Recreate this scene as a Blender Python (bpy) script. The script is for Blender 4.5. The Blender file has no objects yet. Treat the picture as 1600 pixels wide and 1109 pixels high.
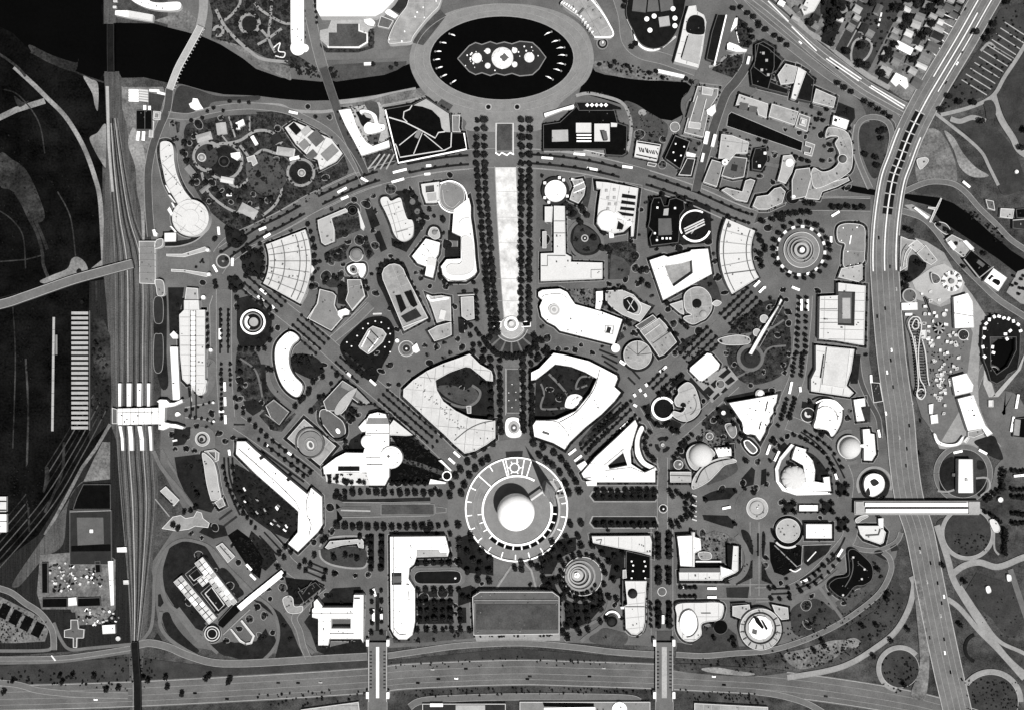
import bpy, bmesh, math, random
from mathutils import Vector, Matrix
from mathutils.geometry import tessellate_polygon
random.seed(7)
sc = bpy.context.scene
col = sc.collection
H = 1600.0                                   # flying height of the survey camera, metres; 1 photo pixel = 1 m on the ground
# ---------------------------------------------------------------- camera
cd = bpy.data.cameras.new('aerial_camera'); cam = bpy.data.objects.new('aerial_camera', cd); col.objects.link(cam)
cam.location = (0, 0, H); cam.rotation_euler = (0, 0, 0)
cd.sensor_width = 36; cd.lens = 36*H/1600.0; cd.clip_start = 10; cd.clip_end = 20000
sc.camera = cam
# ---------------------------------------------------------------- sky and sun
SUN_EL, SUN_DIR = math.radians(68), Vector((0.48, -0.877, 0)).normalized()   # towards the sun: south-east, shadows fall up-left
wd = bpy.data.worlds.new('World'); sc.world = wd; wd.use_nodes = True
nt = wd.node_tree; nt.nodes.clear()
sky = nt.nodes.new('ShaderNodeTexSky'); sky.sky_type = 'NISHITA'; sky.sun_disc = False
sky.sun_elevation = SUN_EL; sky.sun_rotation = math.atan2(SUN_DIR.x, SUN_DIR.y)
bw = nt.nodes.new('ShaderNodeRGBToBW'); bg = nt.nodes.new('ShaderNodeBackground'); wo = nt.nodes.new('ShaderNodeOutputWorld')
nt.links.new(sky.outputs[0], bw.inputs[0]); nt.links.new(bw.outputs[0], bg.inputs[0]); nt.links.new(bg.outputs[0], wo.inputs[0])
bg.inputs[1].default_value = 0.05
sd = bpy.data.lights.new('sun', 'SUN'); sun = bpy.data.objects.new('sun', sd); col.objects.link(sun)
sd.energy = 4.2; sd.angle = math.radians(0.5); sd.color = (1, 0.985, 0.965)
dv = Vector((SUN_DIR.x*math.cos(SUN_EL), SUN_DIR.y*math.cos(SUN_EL), math.sin(SUN_EL)))
sun.rotation_euler = dv.to_track_quat('Z', 'Y').to_euler(); sun.location = dv*2000
sc.view_settings.view_transform = 'Standard'; sc.view_settings.look = 'None'
sc.view_settings.exposure = 0.85; sc.view_settings.gamma = 1.0; sc.view_settings.use_curve_mapping = False
# ---------------------------------------------------------------- materials (a black and white photograph: greys)
M = {}
def mat(name, v, var=0.25, scale=0.08, fine=0.5, rough=0.9, kind='noise', detail=6, spec=0.0, blot=0.0, bscale=0.012, bump=0.0, streak=None):
    if name not in ('white', 'spray', 'line_paint'): v *= .757
    m = bpy.data.materials.new(name); m.use_nodes = True; t = m.node_tree; n = t.nodes; lk = t.links
    p = n['Principled BSDF']; p.inputs['Roughness'].default_value = rough
    p.inputs['Specular IOR Level'].default_value = spec
    tc = n.new('ShaderNodeTexCoord')
    co = tc.outputs['Object']
    geo = n.new('ShaderNodeNewGeometry'); co = geo.outputs['Position']
    if streak:
        mp = n.new('ShaderNodeMapping'); mp.inputs['Scale'].default_value = streak; lk.new(co, mp.inputs[0]); co2 = mp.outputs[0]
    else: co2 = co
    a = n.new('ShaderNodeTexNoise'); a.inputs['Scale'].default_value = scale; a.inputs['Detail'].default_value = detail; a.inputs['Roughness'].default_value = 0.62
    b = n.new('ShaderNodeTexNoise'); b.inputs['Scale'].default_value = fine; b.inputs['Detail'].default_value = 3; b.inputs['Roughness'].default_value = 0.7
    lk.new(co2, a.inputs[0]); lk.new(co, b.inputs[0])
    mx = n.new('ShaderNodeMath'); mx.operation = 'ADD'; lk.new(a.outputs[0], mx.inputs[0]); lk.new(b.outputs[0], mx.inputs[1])
    mr = n.new('ShaderNodeMapRange'); mr.inputs[1].default_value = 0.7; mr.inputs[2].default_value = 1.3
    mr.inputs[3].default_value = v*(1-var); mr.inputs[4].default_value = v*(1+var); lk.new(mx.outputs[0], mr.inputs[0])
    out = mr.outputs[0]
    if blot:
        c = n.new('ShaderNodeTexNoise'); c.inputs['Scale'].default_value = bscale; c.inputs['Detail'].default_value = 8; c.inputs['Roughness'].default_value = 0.6
        lk.new(co, c.inputs[0])
        r2 = n.new('ShaderNodeMapRange'); r2.inputs[1].default_value = 0.4; r2.inputs[2].default_value = 0.65; r2.inputs[3].default_value = 1.0; r2.inputs[4].default_value = 1+blot
        lk.new(c.outputs[0], r2.inputs[0]); mm = n.new('ShaderNodeMath'); mm.operation = 'MULTIPLY'; lk.new(out, mm.inputs[0]); lk.new(r2.outputs[0], mm.inputs[1]); out = mm.outputs[0]
    lk.new(out, p.inputs['Base Color'])
    if bump:
        bp = n.new('ShaderNodeBump'); bp.inputs['Strength'].default_value = bump; bp.inputs['Distance'].default_value = 1.0
        lk.new(mx.outputs[0], bp.inputs['Height']); lk.new(bp.outputs[0], p.inputs['Normal'])
    M[name] = m; return m
mat('white', .82, .07, .05, .5, blot=-.1, bscale=.06); mat('offwhite', .51, .13, .06, .5, blot=-.14, bscale=.06); mat('pale', .30, .18, .07, .6); mat('grey', .165, .2, .07, .6)
mat('mid', .085, .22, .07, .6); mat('dark', .022, .3, .08, .6); mat('black', .0035, .4, .1, .6); mat('char', .008, .4, .1, .6)
mat('wall_pale', .55, .1, .1, .7); mat('wall_dark', .09, .2, .1, .7); mat('glass', .04, .2, .1, .5, rough=.25, spec=.5)
mat('stained_white', .49, .18, .05, .4, blot=-.28, bscale=.05)
mat('stained_pale', .26, .28, .06, .4, blot=-.25, bscale=.05)
mat('asphalt', .083, .3, .03, .5, blot=.3, bscale=.013)
mat('walk', .108, .2, .04, .35); mat('walk_pale', .21, .22, .05, .35)
mat('concrete', .29, .2, .05, .4); mat('sand', .24, .5, .06, .3, blot=-.6, bscale=.03)
mat('lawn', .029, .4, .05, .5, blot=.35, bscale=.02); mat('lawn_dark', .011, .4, .06, .5, blot=.4, bscale=.03)
mat('lawn_mid', .046, .4, .05, .5, blot=.35, bscale=.02)
mat('bed', .016, .9, .14, .5, blot=1.6, bscale=.08); mat('bed_pale', .07, .7, .14, .45, blot=.8, bscale=.09)
mat('rough', .030, .7, .06, .45, blot=1.0, bscale=.014); mat('marsh', .0026, .9, .03, .3, blot=1.3, bscale=.012)
mat('marsh_pale', .016, .8, .03, .25, blot=1.2, bscale=.015); mat('yard', .05, .55, .5, .5, streak=(1, .03, 1), blot=.5, bscale=.012)
mat('yard_dark', .014, .6, .5, .5, streak=(1, .03, 1)); mat('track', .10, .5, .4, .5, streak=(1, .05, 1)); mat('dirt', .09, .6, .05, .3, blot=.6, bscale=.03)
mat('road', .105, .22, .04, .4, streak=(1, 1, 1)); mat('road_dark', .052, .25, .04, .4); mat('highway', .105, .22, .06, .4, blot=.25, bscale=.02)
mat('line_paint', .5, .2, .2, .6); mat('leaf', .012, .5, .2, .8, spec=.05); mat('leaf_light', .021, .5, .2, .8, spec=.05); mat('bark', .05, .3, .3, .9)
mat('water', .0012, .3, .02, .2, rough=.12, spec=.1); mat('pool_water', .0012, .3, .03, .2, rough=.12, spec=.1); mat('basin_water', .018, .35, .03, .25, rough=.2, spec=.3)
mat('lagoon', .58, .2, .08, .4, blot=-.36, bscale=.045); mat('spray', .75, .2, .3, .8); mat('rail_steel', .22, .3, .3, .8)
for k_, v_ in [('ld','lawn_dark'),('wp','walk_pale'),('ow','offwhite'),('sp','stained_pale'),('lm','lawn_mid'),('wd','wall_dark'),('co','concrete'),('sw','stained_white'),('lp','line_paint')]: M[k_] = M[v_]   # short names
# ---------------------------------------------------------------- photo coordinates
OX = OY = 0.0; SC = 1.0
def tile(c, r):                              # a quarter-width sheet of the plan, measured at four units to the metre
    global OX, OY, SC
    OX, OY, SC = 400.0*c, 277.0*r, (3.99 if r == 3 else 4.0)
def full():
    global OX, OY, SC
    OX = OY = 0.0; SC = 1.0
def src(x, y): return (OX + x/SC, OY + y/SC)
def W(p, z=0.0):
    k = (H - z)/H
    return ((p[0]-800)*k, (554.5-p[1])*k, z)
def catmull(pts, closed=True, n=6):
    L = len(pts); out = []
    rng = range(L) if closed else range(L-1)
    for i in rng:
        g = (lambda j: pts[j % L]) if closed else (lambda j: pts[max(0, min(L-1, j))])
        p0, p1, p2, p3 = g(i-1), g(i), g(i+1), g(i+2)
        for k in range(n):
            t = k/n; t2 = t*t; t3 = t2*t
            out.append(tuple(0.5*((2*p1[q]) + (-p0[q]+p2[q])*t + (2*p0[q]-5*p1[q]+4*p2[q]-p3[q])*t2 + (-p0[q]+3*p1[q]-3*p2[q]+p3[q])*t3) for q in (0, 1)))
    if not closed: out.append(tuple(pts[-1]))
    return out
def raw(s):
    v = [tuple(float(q) for q in w.split(',')) for w in s.split()]
    return v
def loop(s):
    """'x,y x,y' polygon; '~...' smooth closed; 'c x y r [n]' circle; 'e x y rx ry [ang]'; 'r cx cy w h ang' rectangle;
    'a cx cy r0 r1 a0 a1' ring sector (degrees, clockwise on the plan)"""
    s = s.strip(); h = s[0]
    f = lambda: [float(q) for q in s[1:].split()]
    if h == '~': pts = catmull(raw(s[1:]), True, 5)
    elif h == 'c':
        q = f(); n = int(q[3]) if len(q) > 3 else 40
        pts = [(q[0]+q[2]*math.cos(2*math.pi*i/n), q[1]+q[2]*math.sin(2*math.pi*i/n)) for i in range(n)]
    elif h == 'e':
        q = f(); a = math.radians(q[4]) if len(q) > 4 else 0; n = 56; pts = []
        for i in range(n):
            u, v = q[2]*math.cos(2*math.pi*i/n), q[3]*math.sin(2*math.pi*i/n)
            pts.append((q[0]+u*math.cos(a)-v*math.sin(a), q[1]+u*math.sin(a)+v*math.cos(a)))
    elif h == 'r':
        q = f(); a = math.radians(q[4]) if len(q) > 4 else 0; pts = []
        for u, v in ((-1, -1), (1, -1), (1, 1), (-1, 1)):
            u *= q[2]/2; v *= q[3]/2
            pts.append((q[0]+u*math.cos(a)-v*math.sin(a), q[1]+u*math.sin(a)+v*math.cos(a)))
    elif h == 'a':
        q = f(); n = max(4, int(abs(q[5]-q[4])/6)); A = [math.radians(q[4]+(q[5]-q[4])*i/n) for i in range(n+1)]
        pts = [(q[0]+q[3]*math.cos(t), q[1]+q[3]*math.sin(t)) for t in A] + [(q[0]+q[2]*math.cos(t), q[1]+q[2]*math.sin(t)) for t in reversed(A)]
    else: pts = raw(s)
    return [src(*p) for p in pts]
def area(p): return 0.5*sum(p[i-1][0]*p[i][1]-p[i][0]*p[i-1][1] for i in range(len(p)))
def loops(spec):
    L = [loop(x) if isinstance(x, str) else x for x in (spec.split('|') if isinstance(spec, str) else [spec])]
    o = []
    for i, p in enumerate(L):
        q = []
        for v in p:
            if not q or (abs(v[0]-q[-1][0])+abs(v[1]-q[-1][1])) > .02: q.append(v)
        if len(q) > 2 and abs(q[0][0]-q[-1][0])+abs(q[0][1]-q[-1][1]) < .02: q.pop()
        if (area(q) < 0) != (i > 0): q.reverse()    # outer positive (plan is y-down), holes negative
        o.append(q)
    return o
def inset(p, d):
    n = len(p); out = []
    for i in range(n):
        a, b, c = p[i-1], p[i], p[(i+1) % n]
        e1 = (b[0]-a[0], b[1]-a[1]); e2 = (c[0]-b[0], c[1]-b[1])
        l1 = math.hypot(*e1) or 1; l2 = math.hypot(*e2) or 1
        n1 = (-e1[1]/l1, e1[0]/l1); n2 = (-e2[1]/l2, e2[0]/l2)
        m = (n1[0]+n2[0], n1[1]+n2[1]); dd = m[0]*n1[0]+m[1]*n1[1]
        k = d/max(dd, .35)
        out.append((b[0]+m[0]*k, b[1]+m[1]*k))
    return out
# ---------------------------------------------------------------- mesh helpers
def link(name, me, parent=None, m=None):
    o = bpy.data.objects.new(name, me); col.objects.link(o)
    if m: me.materials.append(M[m])
    if parent: o.parent = parent; o.location = (0, 0, 0) if parent.parent else -parent.location
    return o
def mesh(name, V, F, parent=None, m=None, smooth=False):
    me = bpy.data.meshes.new(name); me.from_pydata(V, [], F); me.validate()
    if smooth: me.polygons.foreach_set('use_smooth', [True]*len(me.polygons))
    return link(name, me, parent, m)
def tess(L):
    vs = [[Vector((p[0], -p[1], 0)) for p in l] for l in L]
    return tessellate_polygon(vs)
def faces_up(V, F):
    out = []
    for f in F:
        a, b, c = (V[i] for i in f[:3])
        if (b[0]-a[0])*(c[1]-a[1])-(b[1]-a[1])*(c[0]-a[0]) < 0: f = tuple(reversed(f))
        out.append(tuple(f))
    return out
def prism_data(L, z0, z1, V=None, F=None, zt=None):
    V = [] if V is None else V; F = [] if F is None else F
    b = len(V); flat = [p for l in L for p in l]; n = len(flat)
    V += [W(p, z1) for p in flat]
    V += [(v[0], v[1], z0) for v in V[b:b+n]]
    F += [tuple(i for i in f) for f in faces_up(V, [tuple(b+i for i in f) for f in tess(L)])]
    k = b
    for l in L:
        m = len(l)
        for i in range(m):
            j = (i+1) % m
            F.append((k+i, k+j, k+j+n, k+i+n)) if True else None
        k += m
    return V, F
def prism(name, spec, z0, z1, m, parent=None):
    V, F = prism_data(loops(spec), z0, z1)
    return mesh(name, V, F, parent, m)
def ribbon_pts(pts, w):
    l, r = [], []
    n = len(pts)
    for i in range(n):
        a, b = pts[max(0, i-1)], pts[min(n-1, i+1)]
        dx, dy = b[0]-a[0], b[1]-a[1]; d = math.hypot(dx, dy) or 1
        l.append((pts[i][0]-dy/d*w/2, pts[i][1]+dx/d*w/2)); r.append((pts[i][0]+dy/d*w/2, pts[i][1]-dx/d*w/2))
    return l, r
def polyline(s):
    s = s.strip()
    if s[0] == '~': return [src(*p) for p in catmull(raw(s[1:]), False, 6)]
    if s[0] == 'k':                           # circular arc 'k cx cy r a0 a1'
        q = [float(x) for x in s[1:].split()]; n = max(4, int(abs(q[4]-q[3])/6))
        return [src(q[0]+q[2]*math.cos(math.radians(q[3]+(q[4]-q[3])*i/n)), q[1]+q[2]*math.sin(math.radians(q[3]+(q[4]-q[3])*i/n))) for i in range(n+1)]
    return [src(*p) for p in raw(s)]
def strip_mesh(name, pts, w, z0, z1, m, parent=None):
    l, r = ribbon_pts(pts, w); n = len(l); V = []; F = []
    for z in (z1, z0):
        V += [W(p, z1)[:2]+(z,) for p in l] + [W(p, z1)[:2]+(z,) for p in r]
    for i in range(n-1):
        F.append((i, i+1, n+i+1, n+i))
        F.append((i, i+1, 2*n+i+1, 2*n+i)); F.append((n+i, n+i+1, 3*n+i+1, 3*n+i))
    F.append((0, n, 3*n, 2*n)); F.append((n-1, 2*n-1, 4*n-1, 3*n-1))
    o = mesh(name, V, F, parent, m)
    bm = bmesh.new(); bm.from_mesh(o.data); bmesh.ops.recalc_face_normals(bm, faces=bm.faces[:]); bm.to_mesh(o.data); bm.free()
    return o
# ---------------------------------------------------------------- the setting
CNT = [0]; RIB = []
def lz(layer): CNT[0] += 1; return layer*0.30 + (CNT[0] % 97)*0.003
def G(name, m, spec, layer=2, kerb=True):     # ground sheet / raised lawn slab with its kerb edge
    z = lz(layer)
    o = prism(name, spec, -0.2, z, m); o['kind'] = 'structure'; return o
def R(name, m, w, s, layer=1):                # road or path ribbon
    z = lz(layer)
    q = polyline(s); o = strip_mesh(name, q, w, z-.25, z, m); o['kind'] = 'structure'; RIB.append((q, w))
    if w >= 7 and name in ('avenue', 'boulevard', 'diagonal_avenue', 'service_road', 'perimeter_road', 'ring_avenue', 'river_road', 'ramp', 'cross_walk', 'loop_road', 'lane', 'cross_avenue', 'lake_road', 'park_road', 'diagonal_walk', 'ring_road'):
        for k in (0, 1): e = strip_mesh('kerb', ribbon_pts(q, w)[k], .9, z-.3, z+.13+k*.006, 'walk_pale'); e['kind'] = 'structure'
    return o
# ---------------------------------------------------------------- things
def tag(o, label, cat, group=None):
    o['label'] = label; o['category'] = cat
    if group: o['group'] = group
    return o
def root(name, p, label, cat, group=None):
    o = bpy.data.objects.new(name, None); col.objects.link(o); w = W(p, 0); o.location = (w[0], w[1], 0)
    o.empty_display_size = 2
    return tag(o, label, cat, group)
def cen(L):
    p = L[0]; return (sum(q[0] for q in p)/len(p), sum(q[1] for q in p)/len(p))
def body(parent, L, z0, h, m, wm='wall_pale', pn='wall', rn='roof', par=0.9):
    """walls with a parapet and a recessed roof deck"""
    ins = [inset(l, .8) for l in L]
    V, F = [], []
    for l, q in zip(L, ins):
        n = len(l); b = len(V)
        V += [W(p, h)[:2]+(z0,) for p in l] + [W(p, h) for p in l] + [W(p, h) for p in q] + [W(p, h)[:2]+(h-par,) for p in q]
        for i in range(n):
            j = (i+1) % n
            for k in range(3):
                F.append((b+k*n+i, b+(k+1)*n+i, b+(k+1)*n+j, b+k*n+j))
    mesh(pn, V, F, parent, wm)
    rv = [W(p, h)[:2]+(h-par+.02,) for l in ins for p in l]
    return mesh(rn, rv, faces_up(rv, tess(ins)), parent, m)
def dome_mesh(name, c, r, z0, hgt, m, parent, n=40, rings=8, ribs=0, flat=False):
    V, F = [], []; k = (H-z0)/H
    cx, cy = (c[0]-800)*k, (554.5-c[1])*k
    for j in range(rings):
        a = (math.pi/2)*j/rings
        rr = r*math.cos(a); z = z0+hgt*math.sin(a)
        for i in range(n):
            t = 2*math.pi*i/n
            q = rr*(1-(.09 if ribs and (i % (n//ribs)) == 0 else 0))
            V.append((cx+q*math.cos(t), cy+q*math.sin(t), z))
    V.append((cx, cy, z0+hgt))
    for j in range(rings-1):
        for i in range(n):
            F.append((j*n+i, j*n+(i+1) % n, (j+1)*n+(i+1) % n, (j+1)*n+i))
    b = (rings-1)*n
    for i in range(n): F.append((b+i, b+(i+1) % n, len(V)-1))
    return mesh(name, V, F, parent, m, smooth=not ribs)
def gable(parent, spec, z0, h, rise, m, wm='wall_pale', hip=0.0):
    L = loops(spec)[0]
    a, b, c, d = L
    if math.hypot(a[0]-b[0], a[1]-b[1]) < math.hypot(b[0]-c[0], b[1]-c[1]): a, b, c, d = b, c, d, a
    mid = lambda p, q, t=.5: (p[0]+(q[0]-p[0])*t, p[1]+(q[1]-p[1])*t)
    r0, r1 = mid(a, d), mid(b, c)
    if hip: r0, r1 = mid(r0, r1, hip), mid(r1, r0, hip)
    V = [W(p, h)[:2]+(z0,) for p in (a, b, c, d)] + [W(p, h) for p in (a, b, c, d)]
    F = [(0, 1, 5, 4), (1, 2, 6, 5), (2, 3, 7, 6), (3, 0, 4, 7)]
    V += [W(r0, h)[:2]+(h+rise-.12,), W(r1, h)[:2]+(h+rise-.12,)]
    F += [(4, 7, 8), (5, 9, 6)]
    mesh('wall', V, F, parent, wm)
    o = [inset([a, b, c, d], -.35)][0]
    RV = [W(p, h)[:2]+(h-.1,) for p in o] + [W(r0, h)[:2]+(h+rise,), W(r1, h)[:2]+(h+rise,)]
    mesh('roof', RV, [(0, 1, 5, 4), (2, 3, 4, 5), (1, 2, 5), (3, 0, 4)] if hip else [(0, 1, 5, 4), (2, 3, 4, 5)], parent, m)
NOV = ('char', 'black', 'lawn', 'lm', 'co', 'walk', 'concrete', 'dark')
SEED = [0]; BLD = []
def inside(p, L):
    c = False
    for l in L:
        for i in range(len(l)):
            a, b = l[i-1], l[i]
            if (a[1] > p[1]) != (b[1] > p[1]) and p[0] < (b[0]-a[0])*(p[1]-a[1])/(b[1]-a[1])+a[0]: c = not c
    return c
def rnd_in(L, n, rng, margin=1.5):
    q = L[0]; x0, x1 = min(p[0] for p in q), max(p[0] for p in q); y0, y1 = min(p[1] for p in q), max(p[1] for p in q)
    out = []; t = 0
    I = [inset(l, margin) for l in L]
    while len(out) < n and t < n*30+60:
        t += 1; p = (rng.uniform(x0, x1), rng.uniform(y0, y1))
        if inside(p, I) and inside(p, L): out.append(p)
    return out
UNIT = {}
def unit_box(m):
    if m not in UNIT:
        me = bpy.data.meshes.new('roof_unit'); V = [(x, y, z) for z in (0, 1) for x, y in ((-.5, -.5), (.5, -.5), (.5, .5), (-.5, .5))]
        V += [(x*.8, y*.8, 1.18) for x, y in ((-.5, -.5), (.5, -.5), (.5, .5), (-.5, .5))]
        F = [(0, 1, 5, 4), (1, 2, 6, 5), (2, 3, 7, 6), (3, 0, 4, 7), (4, 5, 9, 8), (5, 6, 10, 9), (6, 7, 11, 10), (7, 4, 8, 11), (8, 9, 10, 11)]
        me.from_pydata(V, [], F); me.materials.append(M[m]); UNIT[m] = me
    return UNIT[m]
def place_unit(name, p, z, sx, sy, sz, ang, m, parent):
    o = bpy.data.objects.new(name, unit_box(m)); col.objects.link(o); o.parent = parent
    w = W(p, z); o.location = Vector((w[0], w[1], z)) - (Vector() if parent.parent else parent.location); o.scale = (sx, sy, sz); o.rotation_euler = (0, 0, ang)
    return o
def B(name, label, cat, h, m, spec, *parts, wm='wall_pale', vents=None, group=None, base=0, vm='mid', par=.9):
    """a building: walls, roof deck, then parts
    ('P',name,z0,z1,mat,spec) prism  ('B',h,mat,spec) raised block with its own parapet  ('D',name,'x y r',z0,rise,mat[,ribs]) dome
    ('L',name,z0,z1,mat,width,polyline) wall, rib or kerb line   ('V',n,size,mat) extra roof vents"""
    SEED[0] += 1; h += (SEED[0] % 29)*.017; L = loops(spec); r = root(name, cen(L), label, cat, group)
    rf = body(r, L, base, h, m, wm, par=par)
    rng = random.Random(SEED[0])
    A = abs(area(L[0])) - sum(abs(area(x)) for x in L[1:])
    nv = vents if vents is not None else (0 if par < .5 or m in NOV else min(24, int(A/210)))
    e = max(range(len(L[0])), key=lambda i: math.hypot(L[0][i][0]-L[0][i-1][0], L[0][i][1]-L[0][i-1][1]))
    ang = -math.atan2(L[0][e][1]-L[0][e-1][1], L[0][e][0]-L[0][e-1][0])
    for p in rnd_in(L, nv, rng, 2.2):
        s = rng.uniform(1.0, 2.1); place_unit('roof_vent', p, h-par+.03, s, s*rng.uniform(.7, 1.6), rng.uniform(.8, 1.8), ang, rng.choice((vm, 'grey', vm)), rf)
    if A > 1300 and m in ('white', 'ow', 'sw', 'pale', 'sp', 'offwhite') and sum(q[1] == 'roof_seam' for q in parts) < 4: seams(rf, L, h-par, ang, rng)
    BLD.append((L, h, cat)); extra(r, parts, h, rf); return r
def seams(rf, L, z, ang, rng):                 # felt joints across a large roof
    u = (math.cos(ang), -math.sin(ang)); n = (-u[1], u[0]); I = [inset(l, 1.2) for l in L]
    for d, w, gap in ((n, u, rng.uniform(13, 19)), (u, n, rng.uniform(24, 40))):
        t = [p[0]*w[0]+p[1]*w[1] for p in I[0]]; k = min(t)+gap*rng.uniform(.5, 1)
        while k < max(t)-2:
            X = []
            for l in I:
                for i in range(len(l)):
                    a, b = l[i-1], l[i]; ta, tb = a[0]*w[0]+a[1]*w[1]-k, b[0]*w[0]+b[1]*w[1]-k
                    if (ta > 0) != (tb > 0):
                        f = ta/(ta-tb); q = (a[0]+(b[0]-a[0])*f, a[1]+(b[1]-a[1])*f); X.append((q[0]*d[0]+q[1]*d[1], q))
            X.sort()
            for i in range(0, len(X)-1, 2):
                if X[i+1][0]-X[i][0] > 4: strip_mesh('roof_joint', [X[i][1], X[i+1][1]], rng.uniform(.5, .95), z-.1, z+.16+(.05 if d is u else 0), rng.choice(('grey', 'pale', 'pale')), rf)
            k += gap*rng.uniform(.8, 1.2)
def extra(r0, parts, h=0, rf=None):
    for q in parts:
        k = q[0]; r = rf if rf and isinstance(q[1], str) and q[1].startswith(('roof_', 'skylight')) else r0
        if k == 'P': prism(q[1], q[5], q[2], q[3], q[4], r)
        elif k == 'B':
            body(r, loops(q[3]), max(0, h-1) if q[1] > h else 0, q[1], q[2], 'wall_pale' if len(q) < 5 else q[4], 'upper_wall', 'upper_roof')
        elif k == 'D':
            x, y, rr = (float(v) for v in q[2].split()); p = src(x, y)
            dome_mesh(q[1], p, rr/SC, q[3], q[4], q[5], r, ribs=(q[6] if len(q) > 6 else 0))
        elif k == 'L': strip_mesh(q[1], polyline(q[6]), q[5], q[2], q[3], q[4], r)
        elif k == 'U':
            for w in q[3].split():
                x, y = (float(v) for v in w.split(',')); s = q[4]; place_unit(q[1], src(x, y), q[2], s, s, 1.4, 0, q[5], r)
def drum(name, label, cat, h, m, cx, cy, r_, *parts, **kw):
    return B(name, label, cat, h, m, 'c %g %g %g 48' % (cx, cy, r_), *parts, **kw)
def HS(label, spec, m='mid', h=6, rise=3.2, hip=0.0, name='house', cat='house', group=None, wm='wall_pale'):
    L = loops(spec); r = root(name, cen(L), label, cat, group); gable(r, spec, 0, h, rise, m, wm, hip); return r
# ---------------------------------------------------------------- vegetation
TREES = []                                    # (x, y, r, label, group)
SHRUBS = []
def T(s, r, label, group=None):
    for w in s.split():
        x, y = (float(v) for v in w.split(',')); p = src(x, y); TREES.append((p[0], p[1], r, label, group))
def TR(s, n, r, label, group=None, jit=.5):
    rng = random.Random(len(TREES)); q = polyline(s)
    d = [0]
    for i in range(1, len(q)): d.append(d[-1]+math.hypot(q[i][0]-q[i-1][0], q[i][1]-q[i-1][1]))
    for k in range(n):
        t = d[-1]*k/max(1, n-1); i = 1
        while i < len(d)-1 and d[i] < t: i += 1
        f = (t-d[i-1])/max(1e-6, d[i]-d[i-1])
        TREES.append((q[i-1][0]+(q[i][0]-q[i-1][0])*f+rng.uniform(-jit, jit), q[i-1][1]+(q[i][1]-q[i-1][1])*f+rng.uniform(-jit, jit), r*rng.uniform(.84, 1.16), label, group))
def SH(spec, n, r0=.8, r1=2.2):               # uncountable shrubs in a garden
    L = loops(spec); rng = random.Random(len(SHRUBS)+11)
    for p in rnd_in(L, n, rng, .5): SHRUBS.append((p[0], p[1], rng.uniform(r0, r1)))
BUSES = []
def BUS(s, label, group=None, length=12.5):   # 'x,y,angle x,y,angle'
    for w in s.split():
        v = [float(q) for q in w.split(',')]; p = src(v[0], v[1]); BUSES.append((p, v[2], v[3] if len(v) > 3 else length, label, group))
CARS = []
def CAR(s, label, group=None):
    for w in s.split():
        v = [float(q) for q in w.split(',')]; p = src(v[0], v[1]); CARS.append((p, v[2], label, group))
# ================================================================ ground, water, roads
full()
def sheet(name,m,s,z):
    L = loops(s); V = [W(p,0)[:2]+(z,) for p in L[0]]; o = mesh(name,V,faces_up(V,tess(L[:1])),None,m); o['kind'] = 'structure'; return o
sheet('ground','rough','-2500,-2500 4100,-2500 4100,3700 -2500,3700',-0.30)
G('marsh','marsh','-2000,-2000 158,-2000 162,118 168,190 160,230 160,420 170,480 172,560 172,660 60,835 0,880 -2000,900',0)
G('fairground_pavement','asphalt','262,-400 1100,-400 1200,20 1262,80 1345,160 1372,220 1372,300 1360,420 1358,560 1372,640 1395,720 1412,800 1400,870 1372,905 1310,945 1240,1005 1100,1012 960,1006 800,1000 600,1012 470,1020 360,1020 290,1008 246,965 236,880 290,800 250,730 252,600 255,450 236,380 238,250 258,180 262,100',0)
# --- river
G('river','water','-1200,-1200 150,-1200 158,0 160,38 180,36 240,37 262,43 290,50 318,58 345,70 380,92 400,108 440,122 500,128 540,126 590,119 640,100 650,120 662,136 640,142 580,150 530,157 480,158 440,155 400,150 350,148 320,142 285,132 262,130 228,122 190,122 185,112 165,112 152,128 120,112 80,98 50,82 20,52 0,42 -1200,-20',0)
G('river','water','920,96 930,112 945,117 985,123 1040,127 1072,129 1082,137 1068,150 1064,165 1067,180 1050,189 1030,186 990,170 945,156 905,145',1)
G('river','water','1305,280 1330,290 1368,297 1368,306 1340,302 1318,298 1308,290',1)
G('lake','water','1412,303 1440,306 1466,309 1490,318 1515,335 1545,362 1580,392 1640,430 1640,470 1590,428 1560,405 1520,378 1490,358 1470,345 1462,336 1455,322 1430,316 1412,310',1)
G('pond','water','1548,540 1560,530 1590,530 1592,560 1580,578 1560,592 1548,592 1543,570',1)
# --- marsh roads and sand on the west side
R('marsh_road','sand',7,'~22,105 30,112 55,135 75,155 100,180 120,210 135,240 148,277 156,310 160,370 162,410')
R('marsh_road','sand',9,'-300,300 0,184 25,172 70,158')
R('marsh_track','marsh_pale',2.5,'~48,82 70,92 95,102 130,118 162,129',1)
R('marsh_track','marsh_pale',4,'~-10,80 10,92 30,108 40,120',1)
G('sand_bank','sand','~130,120 142,124 153,132 153,172 148,165 144,146',1)
G('sand_bank','sand','~140,216 152,208 165,194 167,230 166,262 156,250 148,236',1)
G('sand_bank','marsh_pale','~22,150 36,160 45,158 30,168',1)
G('marsh_bank','marsh_pale','~46,70 80,86 118,98 122,92 116,112 80,100 52,84',1)
G('marsh_bank','marsh_pale','~0,240 20,250 40,265 58,300 70,340 50,345 20,300 0,290',1)
R('marsh_road','marsh_pale',5,'~20,277 32,310 45,340 58,365 66,395 68,415 78,440',1)
R('marsh_road','marsh_pale',5,'~52,340 62,360 74,390',1)
R('marsh_track','marsh_pale',2,'0,409 40,406 66,399',1)
G('sand_bank','sand','~62,440 82,430 105,420 112,405 122,402 134,412 136,428 110,436 80,444',1)
G('sand_bank','sand','~140,424 152,412 164,405 164,422',1)
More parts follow.
